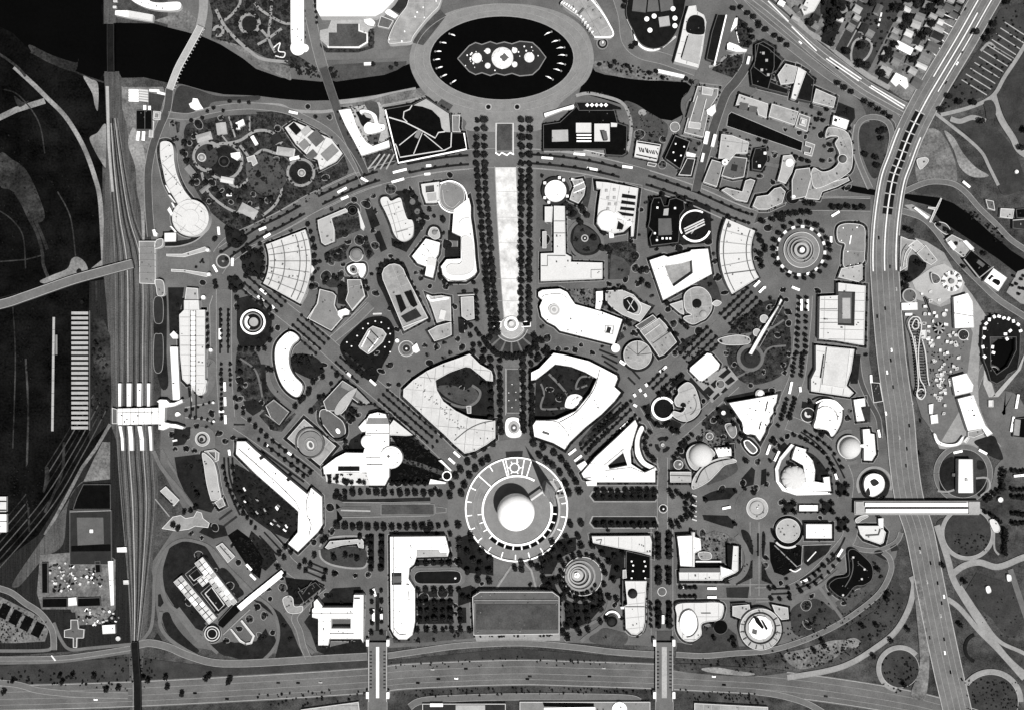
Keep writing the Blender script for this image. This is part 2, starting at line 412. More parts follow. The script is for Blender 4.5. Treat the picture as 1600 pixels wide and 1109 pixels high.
G('rail_siding_ground','yard_dark','140,440 170,436 176,560 172,660 140,690 136,600',1)
# --- rail yard
G('rail_yard','yard','163,112 186,112 188,150 200,200 206,277 216,330 222,378 243,378 243,470 240,560 240,690 248,760 240,860 228,1000 214,1109 214,1400 203,1400 203,1109 200,900 196,830 188,740 182,690 176,660 172,560 166,470 160,410 164,300 166,230 166,190',1)
G('rail_embankment','yard','163,-300 186,-300 181,36 168,38 163,20',1)
LE = catmull(raw('167,185 169,260 174,340 178,420 179,560 181,690 189,800 201,930 207,1060 208,1200'),False,6); RE = catmull(raw('184,185 196,260 212,340 238,420 239,560 239,690 243,790 228,930 213,1060 212,1200'),False,6)
for k in range(13):
    t = (k+.5)/13; q = [(a[0]+(b[0]-a[0])*t,a[1]+(b[1]-a[1])*t) for a,b in zip(LE,RE)]
    z = lz(2); o = strip_mesh('rail_track',q[k % 3:len(q)-(k % 4)*2],(1.5,1.1,2,1.2)[k % 4],z-.25,z,('track','yard_dark','track','yard_dark','co')[k % 5]); o['kind'] = 'structure'
G('yard_apron','sand','~208,200 218,215 226,240 228,277 226,330 226,372 222,372 220,330 214,300 211,260 200,225',2)
G('yard_apron','co','165,135 170,135 172,230 178,300 174,300 168,230',2)
G('yard_apron','dirt','190,135 200,140 202,170 196,190 191,170',2)
# --- south west
G('scrub','yard_dark','60,835 172,660 182,690 188,740 196,830 200,900 204,1010 0,1025 -600,1040 -600,880 0,880',1)
R('dirt_path','dirt',5,'172,662 150,700 128,730 108,768 88,805 70,835',2)
G('dirt_lot','dirt','160,690 172,690 172,748 130,752 146,718',2)
G('dirt_lot','yard','~130,752 112,770 104,800 98,850 70,870 52,890 30,915 20,910 60,850 95,800 120,760',2)
R('lane','road',9,'~-20,914 15,924 40,942 60,955 75,972 83,990 84,1015',2)
R('lane','road',5,'~84,972 96,1000 110,1014 140,1012 204,1006',2)
R('lane','road',5,'~-60,1016 60,1016 80,1012',2)
R('lane','road',7,'~-60,1029 80,1028 140,1022 204,1012',2)
R('lane','road',4,'~-60,1036 80,1034 150,1026 204,1018',2)
# --- fair perimeter road (south), with ramps
R('perimeter_road','walk',11,'~205,1010 232,1004 262,1010 290,1022 330,1034 370,1036 420,1034 500,1029 574,1025',3)
R('perimeter_road','walk',9,'~606,1024 660,1016 720,1008 800,1004 850,1006 910,1012 960,1018 1022,1022',3)
R('perimeter_road','walk',8,'~1056,1022 1100,1024 1150,1020 1200,1016 1250,1002 1300,980 1340,955 1375,925 1392,892 1390,872 1380,862',3)
R('ramp','wp',8,'~1424,900 1428,915 1420,950 1400,985 1370,1010 1330,1035 1290,1048 1230,1058',3)
R('ramp','road',5,'~222,1000 236,980 240,945 241,910 246,880 262,855 285,843 312,847 330,856 344,872 360,890 380,910 400,930',3)
R('ramp','road',5,'~262,855 252,890 256,925 266,945 284,960 300,980 318,990 326,1006 340,1020',3)
R('ramp','road',5,'~400,930 424,950 434,975 434,1000 424,1018 412,1030',3)
R('ramp','road',6,'~252,955 250,975 262,995 285,1012 315,1028',3)
R('avenue','road',9,'~500,912 490,930 472,948 460,965 468,985 474,1010 482,1028',3)
R('ramp','road',6,'~446,955 460,972 470,1000 490,1020',3)
# --- south parkway (east-west)
R('parkway','asphalt',42,'~-400,1098 0,1090 200,1084 400,1074 574,1063 640,1056 800,1050 900,1052 1022,1056 1100,1060 1200,1066 1300,1078 1400,1094 1470,1110 1560,1140',1)
for d in (-19,-9,2,11,19):
    q = polyline('~-400,1098 0,1090 200,1084 400,1074 574,1063 640,1056 800,1050 900,1052 1022,1056 1100,1060 1200,1066 1300,1078 1400,1094 1470,1110 1560,1140')
    q = ribbon_pts(q,abs(d)*2)[0 if d > 0 else 1]
    o = strip_mesh('lane_line',q,.9 if d in (-19,19) else .6,.5,.62+abs(d)*.004,'co' if d in (-19,19) else 'wp'); o['kind'] = 'structure'
R('service_road','road',9,'~-200,1062 0,1066 60,1078 120,1084 200,1086',2)
R('service_road','road',10,'~640,1104 660,1094 720,1090 800,1088 900,1088 980,1090 1000,1096',2)
R('service_road','road',9,'~1180,1080 1220,1086 1260,1098 1290,1115',2)
G('verge','rough','~1060,1036 1130,1040 1200,1044 1230,1050 1160,1056 1060,1048',2)
G('sand_bank','sand','~1096,1044 1120,1042 1150,1047 1180,1052 1160,1055 1110,1050',3)
# --- east parkway (north-south)
EP = '~1575,-60 1539,0 1505,60 1471,117 1446,160 1422,208 1406,250 1394,285 1385,345 1382,400 1384,450 1390,530 1397,590 1406,650 1412,720 1421,780 1437,831 1452,906 1468,985 1482,1050 1500,1130 1520,1250'
R('parkway','highway',46,EP,4)
for d in (-22,-13,-5,4,13,22):
    q = ribbon_pts(polyline(EP),abs(d)*2)[0 if d > 0 else 1]
    o = strip_mesh('lane_line',q,1.3 if abs(d) == 22 else .8,1.2,1.52+abs(d)*.006,'co' if abs(d) == 22 else 'wp'); o['kind'] = 'structure'
for d,a,b,w in ((-18,30,58,1.8),(18,30,58,1.8),(0,8,58,1.8),(9,2,20,1.6),(-9,0,22,1.4)):
    q = ribbon_pts(polyline(EP),max(.1,abs(d)*2))[0 if d > 0 else 1][a:b]
    o = strip_mesh('edge_line',q,w,1.3,1.78,'lp'); o['kind'] = 'structure'
# open medians of the overpass, crossed by pale ties
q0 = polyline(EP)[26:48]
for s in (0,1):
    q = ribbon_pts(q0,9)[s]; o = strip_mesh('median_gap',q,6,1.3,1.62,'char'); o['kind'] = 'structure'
l,r = ribbon_pts(q0,17)
for i in range(0,len(l),2):
    o = strip_mesh('median_tie',[l[i],r[i]],1.6,1.4,1.86,'co'); o['kind'] = 'structure'
# --- diagonal boulevard (north east)
BV = '~1080,-110 1130,-55 1160,-18 1200,14 1237,45 1275,78 1312,107 1350,136 1385,156 1425,178'
R('boulevard','highway',22,BV,2)
R('service_road','road',12,'~1130,-30 1165,12 1200,44 1250,84 1300,122 1340,146 1370,164 1400,185 1406,200',1)
for d in (-11,-4,4,11):
    o = strip_mesh('lane_line',ribbon_pts(polyline(BV),abs(d)*2)[0 if d > 0 else 1],1.0,.7,.88+.004*d,'co'); o['kind'] = 'structure'
for s in ('1237,42 1276,80','1291,92 1342,127','1296,90 1346,124','1358,136 1412,170','1361,134 1414,166','1200,2 1232,34'):
    R('median_strip','lp',1.8,s,3)
R('street','wp',8,'1190,-30 1210,-4 1240,24 1262,50 1290,66 1310,84 1330,100 1358,120 1390,138',1)
# --- roads east of the parkway
R('park_road','wp',6,'~1620,40 1590,90 1570,120 1556,145 1540,158 1510,170 1470,180',3)
R('park_road','wp',9,'~1552,148 1558,170 1566,190 1582,215 1596,238 1640,260',3)
R('park_road','wp',7,'~1540,190 1520,184 1500,190 1485,186',3)
R('park_road','wp',5,'~1462,178 1490,200 1515,220 1535,240 1546,262 1560,290',3)
G('sand_bank','sand','~1475,205 1490,215 1505,240 1525,262 1545,275 1520,277 1500,262 1490,235',2)
G('sand_bank','dirt','~1440,210 1462,202 1480,222 1494,260 1490,290 1440,290 1430,260',1)
G('lawn','lawn','~1490,192 1520,188 1545,194 1570,215 1590,245 1600,290 1570,305 1556,285 1540,250 1515,215',2)
G('lawn','lawn','1555,140 1570,125 1640,20 1640,240 1590,225 1568,180',1)
G('lawn','lawn','~1430,296 1460,284 1490,292 1500,318 1470,306 1440,303',1)
R('park_road','road',8,'~1412,300 1440,288 1462,284 1490,288 1510,302 1530,325 1556,350 1580,375 1610,395',3)
R('lake_road','road',9,'~1410,330 1440,340 1460,358 1480,385 1500,410 1530,440 1560,468 1600,494 1640,520',3)
R('lake_road','walk',10,'~1545,560 1530,590 1522,620 1530,650 1545,680 1560,700',1)
G('amusement_ground','wp','1408,410 1430,372 1448,378 1475,395 1495,430 1520,462 1545,500 1532,540 1528,600 1530,640 1550,690 1510,705 1468,700 1440,640 1425,600 1418,500',1)
G('amusement_ground','walk','1408,460 1470,480 1500,470 1520,520 1512,580 1500,640 1470,690 1440,650 1424,600 1415,520',2)
# ramps and loops, south east
R('ramp','wp',7,'k 1406 1044 33 100 320',3)
R('ramp','wp',8,'k 1548 1096 47 180 360',3)
R('ramp','wp',6,'k 1512 832 40 0 360',3)
R('ramp','wp',9,'~1464,820 1480,870 1490,905 1510,940 1540,985 1575,1030 1610,1060 1660,1100',3)
R('ramp','wp',7,'~1480,935 1500,950 1530,985 1560,1015 1600,1060',3)
R('ramp','wp',6,'~1500,915 1530,960 1560,1000 1600,1020 1650,1050',3)
R('ramp','ld',5,'k 1530 1012 22 110 250',3)
R('ramp','wp',9,'~1484,900 1505,884 1530,878 1560,885 1600,870 1640,860',3)
G('sand_bank','dirt','~1428,912 1434,905 1442,925 1450,1000 1452,1040 1446,1090 1430,1092 1424,1080 1436,1045 1436,1005',5)
G('lawn','lawn','c 1512 832 37',2); G('lawn','lawn','c 1406 1044 29',2); G('lawn','lawn','c 1548 1096 43',2)
G('lawn','lawn','~1520,910 1560,905 1590,930 1590,990 1570,990 1540,950',2)
G('sand_bank','dirt','~1225,1022 1260,1012 1300,1000 1330,1002 1300,1030 1250,1045',2)
G('sand_bank','sand','~1320,1000 1335,996 1345,1003 1335,1012 1322,1008',3)
G('meadow','lawn','~1240,948 1275,935 1310,960 1318,968 1290,985 1245,992 1236,970',2)
G('meadow','lawn','~1370,905 1395,905 1412,930 1390,975 1350,1000 1320,985 1370,950 1392,910',1)
G('verge','lawn','340,1042 574,1030 574,1044 400,1056 200,1066 0,1072 0,1040 210,1026',1)
G('verge','lawn','606,1032 800,1012 1022,1030 1022,1036 800,1030 606,1038',1)
# --- gardens that fill the blocks
for s_,n_ in (('~1150,495 1185,475 1215,470 1232,500 1235,560 1215,590 1170,600 1140,575 1135,530',110),('~372,545 400,550 415,590 440,620 420,640 390,630 370,600',50),('400,175 442,175 482,190 515,212 535,235 545,265 540,277 500,290 470,262 438,240',70),('404,292 490,252 520,262 470,300 410,330',60),('600,640 640,660 600,690 575,660',20),('905,690 930,660 960,640 925,700',6),('1050,540 1090,520 1120,545 1075,570',30),('1095,650 1140,625 1150,700 1110,690',20),('1200,770 1290,770 1290,800 1200,800',0)):
    if n_: G('garden','bed',s_,1); SH(s_,n_,.9,2.4)
for s_ in ('~1140,540 1165,520 1200,515 1225,500','~1150,590 1185,570 1200,545 1228,540','~405,300 450,280 500,262','~375,560 400,580 410,620','~1160,500 1170,530 1165,580'): R('garden_path','walk',3,s_,2)
tile(1,0)
B('grid_court','pale terraced complex of square courts by the curved river road','pavilion',6,'ow','180,800 235,762 300,790 420,850 470,870 540,960 500,1010 400,1062 385,1000 330,980 250,905',('P','roof_well',5,6.8,'char','r 243 805 46 70 -42'),('P','roof_panel',5,6.9,'pale','r 312 818 40 60 48'),('P','roof_panel',5,7,'mid','r 375 865 80 76 48'),('P','roof_panel',5,7,'grey','r 300 905 50 56 48'),('P','roof_panel',5,7,'mid','r 348 970 44 60 48'),('P','roof_panel',5,7.1,'grey','r 460 955 60 100 48'),vents=6)
G('lawn','ld','c 280 1080 68',3); drum('round_kiosk','grey domed kiosk in the ring garden of the village','kiosk',4,'grey',285,1082,24,('D','cap','285 1082 14',3.6,3,'pale'))
full()
for s_ in ('~1158,828 1170,832 1176,850 1176,866 1166,852','1183,832 1186,832 1186,868 1183,868','~1191,832 1196,836 1194,866 1191,868','1160,884 1176,874 1176,902 1150,914 1152,898','1190,876 1200,900 1210,914 1190,906','1100,905 1140,905 1140,911 1100,911','1215,700 1226,690 1236,700 1226,712','~1060,705 1072,690 1078,705 1068,716'): G('avenue_bed','ld',s_,2); SH(s_,8,.8,1.8)
R('avenue','asphalt',14,'1179,815 1179,930',1)
for s_,n_ in (('1250,950 1380,915 1400,960 1330,990 1250,990',60),('1500,900 1590,900 1590,1000 1540,990',40),('1420,920 1460,1000 1470,1090 1440,1090',0)):
    if n_: SH(s_,n_,.6,1.6)
for c_,r_ in (((1406,1044),30),((1548,1096),43),((1512,832),37)): R('ramp_edge','co',.8,'k %d %d %g 0 360' % (c_+(r_,)),4)
for k in range(6): R('siding_track',('yard','marsh_pale')[k % 2],1.6,'~%d,%d %d,%d %d,%d %d,%d' % (166-k*5,640-k*6,128-k*6,712-k*5,74-k*8,800-k*4,-40-k*10,930-k*2),2)
for s_,w_ in (('~40,560 44,640 42,740 46,830',3),('~0,330 20,345 36,370 40,420',2),('~90,300 110,340 118,400',2),('~6,140 30,150 60,190 70,240',2),('~100,690 96,740 70,800',4),('~150,440 152,520 150,600 140,650',3),('~20,480 24,560 20,700',2)): R('marsh_track','marsh_pale',w_,s_,1)
SH('0,200 140,260 160,420 60,420 0,380',60,.8,2); SH('4,470 60,470 60,830 4,860',60,.8,2)
# ================================================================ top row of the plan
tile(0,0)
def bridge(name,label,s,w,h,m,rail='co',posts=0,pm='char',z0=None):
    q = polyline(s); r = root(name,q[len(q)//2],label,'bridge')
    strip_mesh('deck',q,w,h-1.2 if z0 is None else z0,h,m,r)
    for k in (0,1):
        e = ribbon_pts(q,w-.9)[k]; strip_mesh('railing',e,.9,h,h+1.3,rail,r)
    n = len(q)
    for i in range(0,n,max(1,n//6)):
        a,b = ribbon_pts(q,w-2)[0][i],ribbon_pts(q,w-2)[1][i]; strip_mesh('pier',[a,b],2,-.2,h-1.3,'wd',r)
    if posts:
        e0 = ribbon_pts(q,w+1)[0 if posts > 0 else 1]; e1 = ribbon_pts(q,w+6)[0 if posts > 0 else 1]
        for i in range(1,n-1,max(1,n//abs(posts))): strip_mesh('bracket',[e0[i],e1[i]],1.4,h-.8,h+.2,pm,r)
    return r
R('service_road','wp',13,'~1272,-400 1272,0 1266,100 1248,180',2)
bridge('road_bridge','long pale road bridge curving over the black river beside the railway','~1252,165 1240,190 1180,300 1110,430 1060,560',11,5,'co','ow',-14,'co')
R('service_road','road_dark',12,'~1060,555 1045,680 1000,790 960,900 935,1010 925,1108 930,1300 945,1480',2)
R('river_road','road',10,'~1050,720 1180,730 1300,695 1450,670 1600,665 1780,690 1900,740 2030,810 2120,890 2200,1000 2280,1150',2)
G('river_bank','lawn','~1120,540 1230,560 1350,600 1500,605 1620,600 1600,630 1450,630 1330,640 1290,680 1180,720 1080,700 1080,640',1)
G('river_bank','rough','760,490 900,485 1050,520 1040,560 1000,545 770,540',1)
bridge('railway_bridge','dark low railway bridge crossing the black river by the marsh','690,150 690,300 692,450',11,3,'char','dark',0)
G('camp_yard','dirt','760,545 1020,545 1035,600 1010,760 985,880 930,1108 850,1000 800,850 780,700',1)
G('camp_lawn','lawn','930,580 1030,600 1000,700 930,700',2)
B('long_shed','white curved shed north of the river at the top edge','shed',8,'white','~820,0 900,45 1000,66 1115,62 1122,14 1000,18 940,8 900,-30 820,-40')
B('long_shed','straight white shed on the north bank below the curved one','shed',8,'white','720,66 800,66 958,94 952,136 800,112 718,94',('P','roof_step',7.2,9.4,'ow','800,70 952,96 948,130 800,106'))
B('pump_house','tiny white hut beside the rail embankment at the river mouth','hut',4,'ow','r 716 45 22 14')
B('pump_house','tiny grey hut at the top beside the rail embankment','hut',4,'pale','r 720 8 24 12')
for i,y in enumerate((565,581,597,613,629)):
    nth = ('first','second','third','fourth','fifth')[i]
    HS('white long barrack, %s from the river in the left row of the camp' % nth,'r 836 %g 60 11 2' % y,'white',3.5,1.2,name='barrack',cat='barrack',group='barracks by the river')
    HS('white long barrack, %s from the river in the right row of the camp' % nth,'r 898 %g 56 11 6' % y,'ow',3.5,1.2,name='barrack',cat='barrack',group='barracks by the river')
HS('white barrack on its own by the bridge road','r 965 567 62 12 3','white',3.5,1.2,name='barrack',cat='barrack',group='barracks by the river')
HS('white tilted barrack touching the bridge road','r 1008 584 50 12 14','white',3.5,1.2,name='barrack',cat='barrack',group='barracks by the river')
B('workshop','black roofed square workshop in the riverside camp','workshop',7,'black','850,690 950,690 950,812 850,812',('L','roof_ridge',7,8,'mid',.8,'905,690 905,812'),wm='wd',vents=3)
for s,l in (('r 904 676 16 30','north side, left'),('r 934 680 14 30','north side, right'),('r 862 852 16 56 8','south side, left'),('r 896 852 16 56 4','south side, right')):
    HS('small white hut by the black workshop, ' + l,s,'white',3,1,name='hut',cat='hut',group='huts round the workshop')
B('store_shed','grey narrow shed east of the black workshop','shed',5,'pale','r 946 808 26 104 4')
B('store_shed','grey small square frame shed by the service road','shed',4,'grey','958,695 1005,700 1000,750 955,748|968,708 992,710 990,738 966,736')
B('tent_pavilion','white irregular tent pavilion on the lawn south of the river','pavilion',7,'white','1180,650 1200,640 1205,615 1235,618 1250,650 1272,682 1222,692 1190,675')
# long curved hall running down to the big drum
B('curved_hall','long pale curved hall along the western service road','hall',14,'ow','~1000,915 1008,890 1040,884 1072,900 1084,940 1088,1010 1108,1100 1150,1190 1205,1270 1130,1290 1090,1240 1040,1150 1018,1060 1002,980',vents=10)
G('plaza','walk','~1080,740 1160,760 1150,820 1130,880 1150,960 1120,1010 1096,900 1060,840',2)
G('lawn','bed','1095,760 1125,765 1120,825 1105,835',3)
# village gardens in the north west of the fair
GA = '~1160,790 1240,760 1380,730 1600,715 1740,710 1790,900 1760,960 1850,1040 1990,1060 2080,1150 2000,1250 1780,1330 1600,1420 1490,1450 1330,1340 1230,1200 1170,1060 1150,920'
G('garden','bed',GA,1)
SH(GA,620,.8,2.4)
for s,w in (('k 1300 980 88 0 360',5),('k 1400 1010 112 0 360',4.5),('~1410,900 1500,880 1600,820 1700,830 1760,900',4.5),('~1430,730 1470,860',2.5),('~1560,730 1560,820',2.5),('~1380,840 1420,890',2.5),
             ('~1500,910 1560,1000 1560,1100 1490,1170 1400,1130',4),('~1560,1000 1640,940 1720,960 1760,960',4),('~1260,1080 1300,1200 1400,1290 1500,1330 1620,1300',4),('~1700,1108 1760,1180 1720,1280 1640,1350',4),('k 1880 1080 82 0 360',4)):
    R('garden_path','wp',w,s,2)
G('lawn','lm','~1540,1020 1640,960 1720,1000 1790,1108 1740,1200 1640,1220 1560,1150',3)
G('lawn','ld','c 1400 1010 92',3); G('lawn','lawn','c 1290 980 72',3)
drum('round_kiosk','small dark round garden house ringed by pale paving in village','kiosk',5,'char',1400,1010,34,('D','roof_cap','1400 1010 16',4.5,3,'dark'),wm='wd')
drum('ring_kiosk','small grey ring garden house left of dark round one','kiosk',5,'grey',1260,985,26,('D','roof_cap','1260 985 14',4.5,3,'pale'))
HS('pale gabled village house with rounded ends near curved hall','r 1275 858 96 46 -16','pale',6,3,hip=.18)
HS('pale cream village house with white edge','r 1384 805 60 70 -8','pale',6,3)
B('village_house','white stepped village house at the garden top','house',6,'white','1470,770 1520,745 1530,780 1500,795 1500,810 1475,810')
B('village_house','small bright white village house in the middle of gardens','house',6,'white','1440,960 1500,950 1505,985 1480,1005 1445,985')
HS('slim white slanted village house on the right of gardens','r 1590 880 20 60 -30','white',5,2)
B('village_house','grey U shaped village court east of the gardens','house',5,'pale','1540,985 1590,970 1610,1020 1580,1040 1570,1010 1550,1015')
HS('pale longhouse lying lowest in the village gardens','r 1420 1128 80 34 10','ow',5,2)
HS('grey hut at the left rim of village gardens','r 1190 1070 40 70 -40','grey',5,2)
HS('pale rounded village lodge by the oval pond garden','r 1550 1320 110 60 28','pale',5,2.5,hip=.3)
HS('bright white small village hut south of the meadow','r 1432 1216 30 20 0','white',4,1.5)
HS('small grey village hut amid shrubs in the south','r 1280 1180 70 22 -40','grey',4,1.5)
HS('dark village hut with white stripe in the east garden','r 1730 868 50 60 -25','dark',4,1.5)
HS('pale capsule roofed village hall by the round garden','r 1785 950 110 50 8','pale',6,2,hip=.3)
HS('white strip hut below the capsule hall','r 1840 990 60 16 -14','white',4,1)
T('1160,900 1150,960 1170,1010 1320,930 1330,1090 1230,1110 1210,1150 1290,1150 1480,800 1450,1050 1350,1190 1440,1210 1530,1180 1380,1230 1500,1260 1560,1380 1480,1350 1620,1100 1700,1250 1640,1270',4.5,'dark bushy tree in the village gardens in the north west')
T('1300,700 1440,640 1500,640 1560,650 1340,680 1400,700 1200,760 1270,745',3,'small tree on the lawn along the river road')
# flower gardens north of the river
tile(0,0)
GB = '1290,-60 1600,-60 1830,-60 1830,90 1810,240 1830,330 1940,400 1850,430 1700,380 1600,330 1540,300 1420,270 1320,240 1330,100'
G('garden','bed',GB,1); SH(GB,420,.8,2.2)
for s,w in (('~1350,60 1400,160 1470,240 1560,320 1640,370 1800,390',5),('k 1560 150 60 0 360',5),('~1400,130 1450,90 1500,20 1490,-40',4),('~1700,-20 1690,120 1680,240 1720,330',4),('~1590,20 1640,70 1760,140 1830,150',4),('~1610,280 1680,240 1760,180',4),('~1600,150 1680,240',4)):
    R('garden_path','wp',w,s,2)
G('lawn','ld','c 1560 150 44',3)
G('round_bed','wp','a 1365 195 20 38 -180 120',3)
R('garden_wall','lp',1.6,'~1710,300 1750,270 1740,320 1780,330 1770,360 1720,350',3)
T('1550,50 1520,90 1580,90 1490,130 1480,160 1570,220 1540,230 1600,220 1610,120 1700,30 1660,40 1790,50 1780,90 1640,180 1560,30',4,'dark tree in the flower gardens north of the river')
G('river_bank','dirt','960,130 1060,100 1130,60 1180,70 1230,120 1200,200 1100,170 1000,140',1)
G('river_bank','dirt','~1320,245 1450,290 1560,370 1640,430 1760,480 1820,500 1800,420 1700,390 1600,350 1480,280',1)
tile(1,0)
B('long_hall','long narrow white hall north of the river with round end','hall',12,'white','215,-300 298,-300 300,240 298,300 222,300 216,200',('D','end_dome','262 300 48',10,6,'white'),('D','end_dome','304 302 26',8,4,'white'))
R('avenue','road',16,'~325,-300 325,0 340,100 370,240 405,380 425,440',2)
TR('295,-20 300,60 300,150 305,240',9,3,'small clipped tree along the white narrow hall')
TR('375,-20 375,60 385,150',6,3,'small clipped tree on the avenue by the great white hall')
bridge('road_bridge','dark straight road bridge over the black river beside the lawn','420,425 455,530 505,680',14,4,'road_dark','walk',0)
R('avenue','road_dark',14,'~505,675 540,780 600,920 650,1020 680,1090',2)
B('great_hall','huge bright white exhibition hall at the top edge','hall',18,'white','375,-400 900,-400 880,-20 860,10 790,80 745,104 400,104 378,60',('P','roof_step',17,20,'white','400,-380 880,-380 860,-10 400,20'),vents=6)
B('hall_wing','white slanted wing between great hall and curved grey hall','hall',10,'white','800,62 835,58 892,98 868,118 812,88')
G('terrace','co','470,128 640,128 680,120 735,118 748,165 704,190 696,270 650,302 450,304 440,285 400,250 400,190 450,180',2)
G('lawn','lm','455,205 505,205 505,150 640,150 640,195 690,210 692,262 640,292 455,290',3)
G('walled_bed','bed','400,270 440,300 650,306 700,290 720,180 740,200 735,300 640,330 440,330 400,290',2)
B('court_wall','white curved garden wall enclosing the sunken lawn by great hall','wall',3,'white','445,284 455,292 640,292 690,262 690,212 640,196 640,150 648,150 648,190 698,206 700,268 644,302 448,300')
B('court_pavilion','white chamfered pavilion at the corner of the sunken lawn','pavilion',7,'white','672,122 720,116 745,140 735,165 700,160 680,145')
SH('700,180 748,180 740,300 700,290',30,1,2)
B('curved_gallery','pale grey curved hall left of the lagoon of fountains','hall',14,'sp','~985,-60 1150,-60 1148,30 1100,85 1050,140 985,225 968,262 900,270 825,268 850,180 895,100 940,40',('P','roof_step',13.4,14.8,'sp','905,95 1035,130 960,250 840,255 865,180'),vents=16,vm='white')
G('forecourt','lm','1150,60 1190,100 1045,285 978,268 1050,145',2)
G('lawn','dark','812,45 880,0 990,-20 960,10 895,85',2)
B('wing_block','small grey block between the great hall and the curved hall','pavilion',6,'mid','780,100 860,130 830,180 760,165',vents=2)
T('1110,5 1120,20',4,'dark tree at the top of the curved grey hall')
G('lawn','lm','440,425 500,405 700,395 940,385 940,402 880,440 800,470 650,490 500,512 460,500',2)
B('boat_house','small white hut on the north bank lawn of the river','hut',4,'white','r 697 400 46 20 -3')
SH('450,430 520,420 520,505 460,500',20,1,3); SH('240,400 400,420 400,500 250,470',40,1,3)
T('230,420 265,430 280,460 320,410 330,460 370,440 470,440 490,480 735,410 845,430 880,410',3.5,'dark waterside tree on the north bank of the river')
R('promenade','walk',14,'~420,350 600,345 800,340 960,330',1)
R('bank_path','wp',5,'~0,655 150,660 220,690 330,700 420,700 490,690',2)
R('bank_path','wp',7,'~520,640 700,620 850,590 1000,560',1)
G('river_bank','dirt','520,660 700,630 880,580 1000,560 1060,610 980,655 800,680 600,680',1)
# terrace cafe with a curling white roof
G('terrace','co','510,690 610,670 770,640 800,680 830,880 840,920 690,980 660,975',2)
B('terrace_cafe','white terraced building with curling roof by the road bridge','pavilion',8,'white','515,690 590,682 610,730 625,780 660,850 690,890 730,915 830,878 836,920 660,975 610,880 560,790',vents=5)
B('curl_pavilion','white curling roof pavilion over the dark kidney pool','pavilion',8,'white','~650,690 700,690 750,720 765,770 800,780 800,815 700,840 672,800 700,765 740,770 720,720 680,705 655,715')
G('kidney_pool','char','~625,700 665,705 690,735 720,745 700,770 680,800 655,775 640,735',3)
G('lawn','lm','~680,640 750,640 770,690 765,760 748,720 700,690',3)
G('lawn','lm','690,850 760,840 780,830 760,910 710,900',3)
SH('580,680 680,650 700,690 600,700',18,.8,1.8)
G('striped_bed','bed','675,975 760,950 800,935 850,940 880,1010 860,1030 740,1060 690,1065 690,1020',2)
for k in range(4): R('bed_strip','co',2.2,'%d,1060 %d,965' % (700+k*38,775+k*30),3)
# black angular hall with rib lines
B('rib_hall','black angular hall with white ribs fanning from a central mast','hall',11,'black','805,685 975,655 1060,612 1215,708 1225,830 1300,832 1318,935 890,1022',
  ('L','roof_rib',10,11.8,'ow',1.8,'830,735 930,765 1020,810 1120,865 1140,830 1180,825'),('L','roof_rib',10,11.7,'ow',1.3,'1020,810 895,910'),('L','roof_rib',10,11.6,'ow',1.3,'1040,830 985,965'),('L','roof_rib',10,11.5,'ow',1.3,'1050,840 1165,935'),
  ('L','roof_rib',10,12.0,'ow',1.6,'1222,830 1218,920 1180,940 900,985 880,920 870,900'),('L','roof_rib',10,12.2,'ow',1.5,'975,660 960,685 925,700 920,740 945,765'),
  ('L','roof_edge',10,12.1,'white',2.2,'808,688 890,1020 1316,934 1300,834'),('P','mast_house',10,15,'grey','r 1012 840 26 50 25'),('P','roof_terrace',10.2,11.4,'pale','985,660 1062,620 1205,712 1215,828 1180,826 1160,800 1150,740 1100,690 1040,668'),wm='wd')
B('annex','small grey stepped annex right of black angular hall','pavilion',5,'grey','1225,720 1275,720 1270,800 1280,828 1228,826')
R('edge_walk','wp',3,'775,665 1060,608',2)
# plaza south of the lagoon and mall
tile(2,0)
B('curved_gallery','pale grey curved hall right of the lagoon with toothed front','hall',14,'sp','~310,20 350,-20 420,-60 500,-20 560,60 610,150 632,220 575,232 515,230 470,160 410,100 350,60',('L','cornice',13,15,'white',2,'~480,-20 540,50 600,140 630,225 515,232'),('P','roof_fin',13,17,'mid','r 432 70 8 50 40'),vents=12)
for i in range(14):
    t = i/13.0; x = 310+(500-310)*t; y = 30+(215-30)*t**1.15-18*math.sin(math.pi*t)
    p = src(x,y); bx = bpy.data.objects.get('curved_gallery.001'); place_unit('front_fin',p,3,4.5,2.2,9,.9,'white',bx)
drum('round_fountain','small ringed round fountain below the toothed curved hall','fountain',1.2,'grey',566,272,42,('P','basin_ring',0,2.0,'char','c 566 272 30|c 566 272 20'),('P','basin_ring',0,2.6,'wp','c 566 272 20|c 566 272 12'),('D','jet','566 268 7',1,5,'white'),wm='walk')
R('avenue','walk',18,'~650,-60 700,100 720,250 800,330 950,370 1150,440',1)
# dark fan shaped dance garden with white discs
B('fan_garden_hall','dark fan shaped dance hall with white umbrella discs','hall',7,'char','~760,-60 1060,-60 1080,40 1050,150 1010,230 950,290 870,305 800,270 755,190 715,100 720,20',('P','fan_panel',6.5,7.8,'mid','765,-60 850,-60 835,80 750,70'),('P','fan_panel',6.5,7.8,'mid','858,-60 905,-60 920,70 845,75'),('P','fan_panel',6.5,7.8,'mid','915,-60 1000,-60 1010,60 930,75'),
  ('P','stage_roof',6.5,9.5,'pale','r 952 135 66 60 -8'),wm='wd')
bx = bpy.data.objects['fan_garden_hall']
for x,y in ((842,120),(888,102),(1006,56),(1018,115),(1018,162),(862,190)): dome_mesh('umbrella_disc',src(x,y),3.8,8,1.2,'white',bx)
B('curved_colonnade','thin white curved colonnade round the fan hall, lower stretch','colonnade',5,'white','a 872 210 96 112 60 178')
B('curved_colonnade','short thin white colonnade left of the fan hall','colonnade',5,'white','716,122 728,120 760,182 748,188')
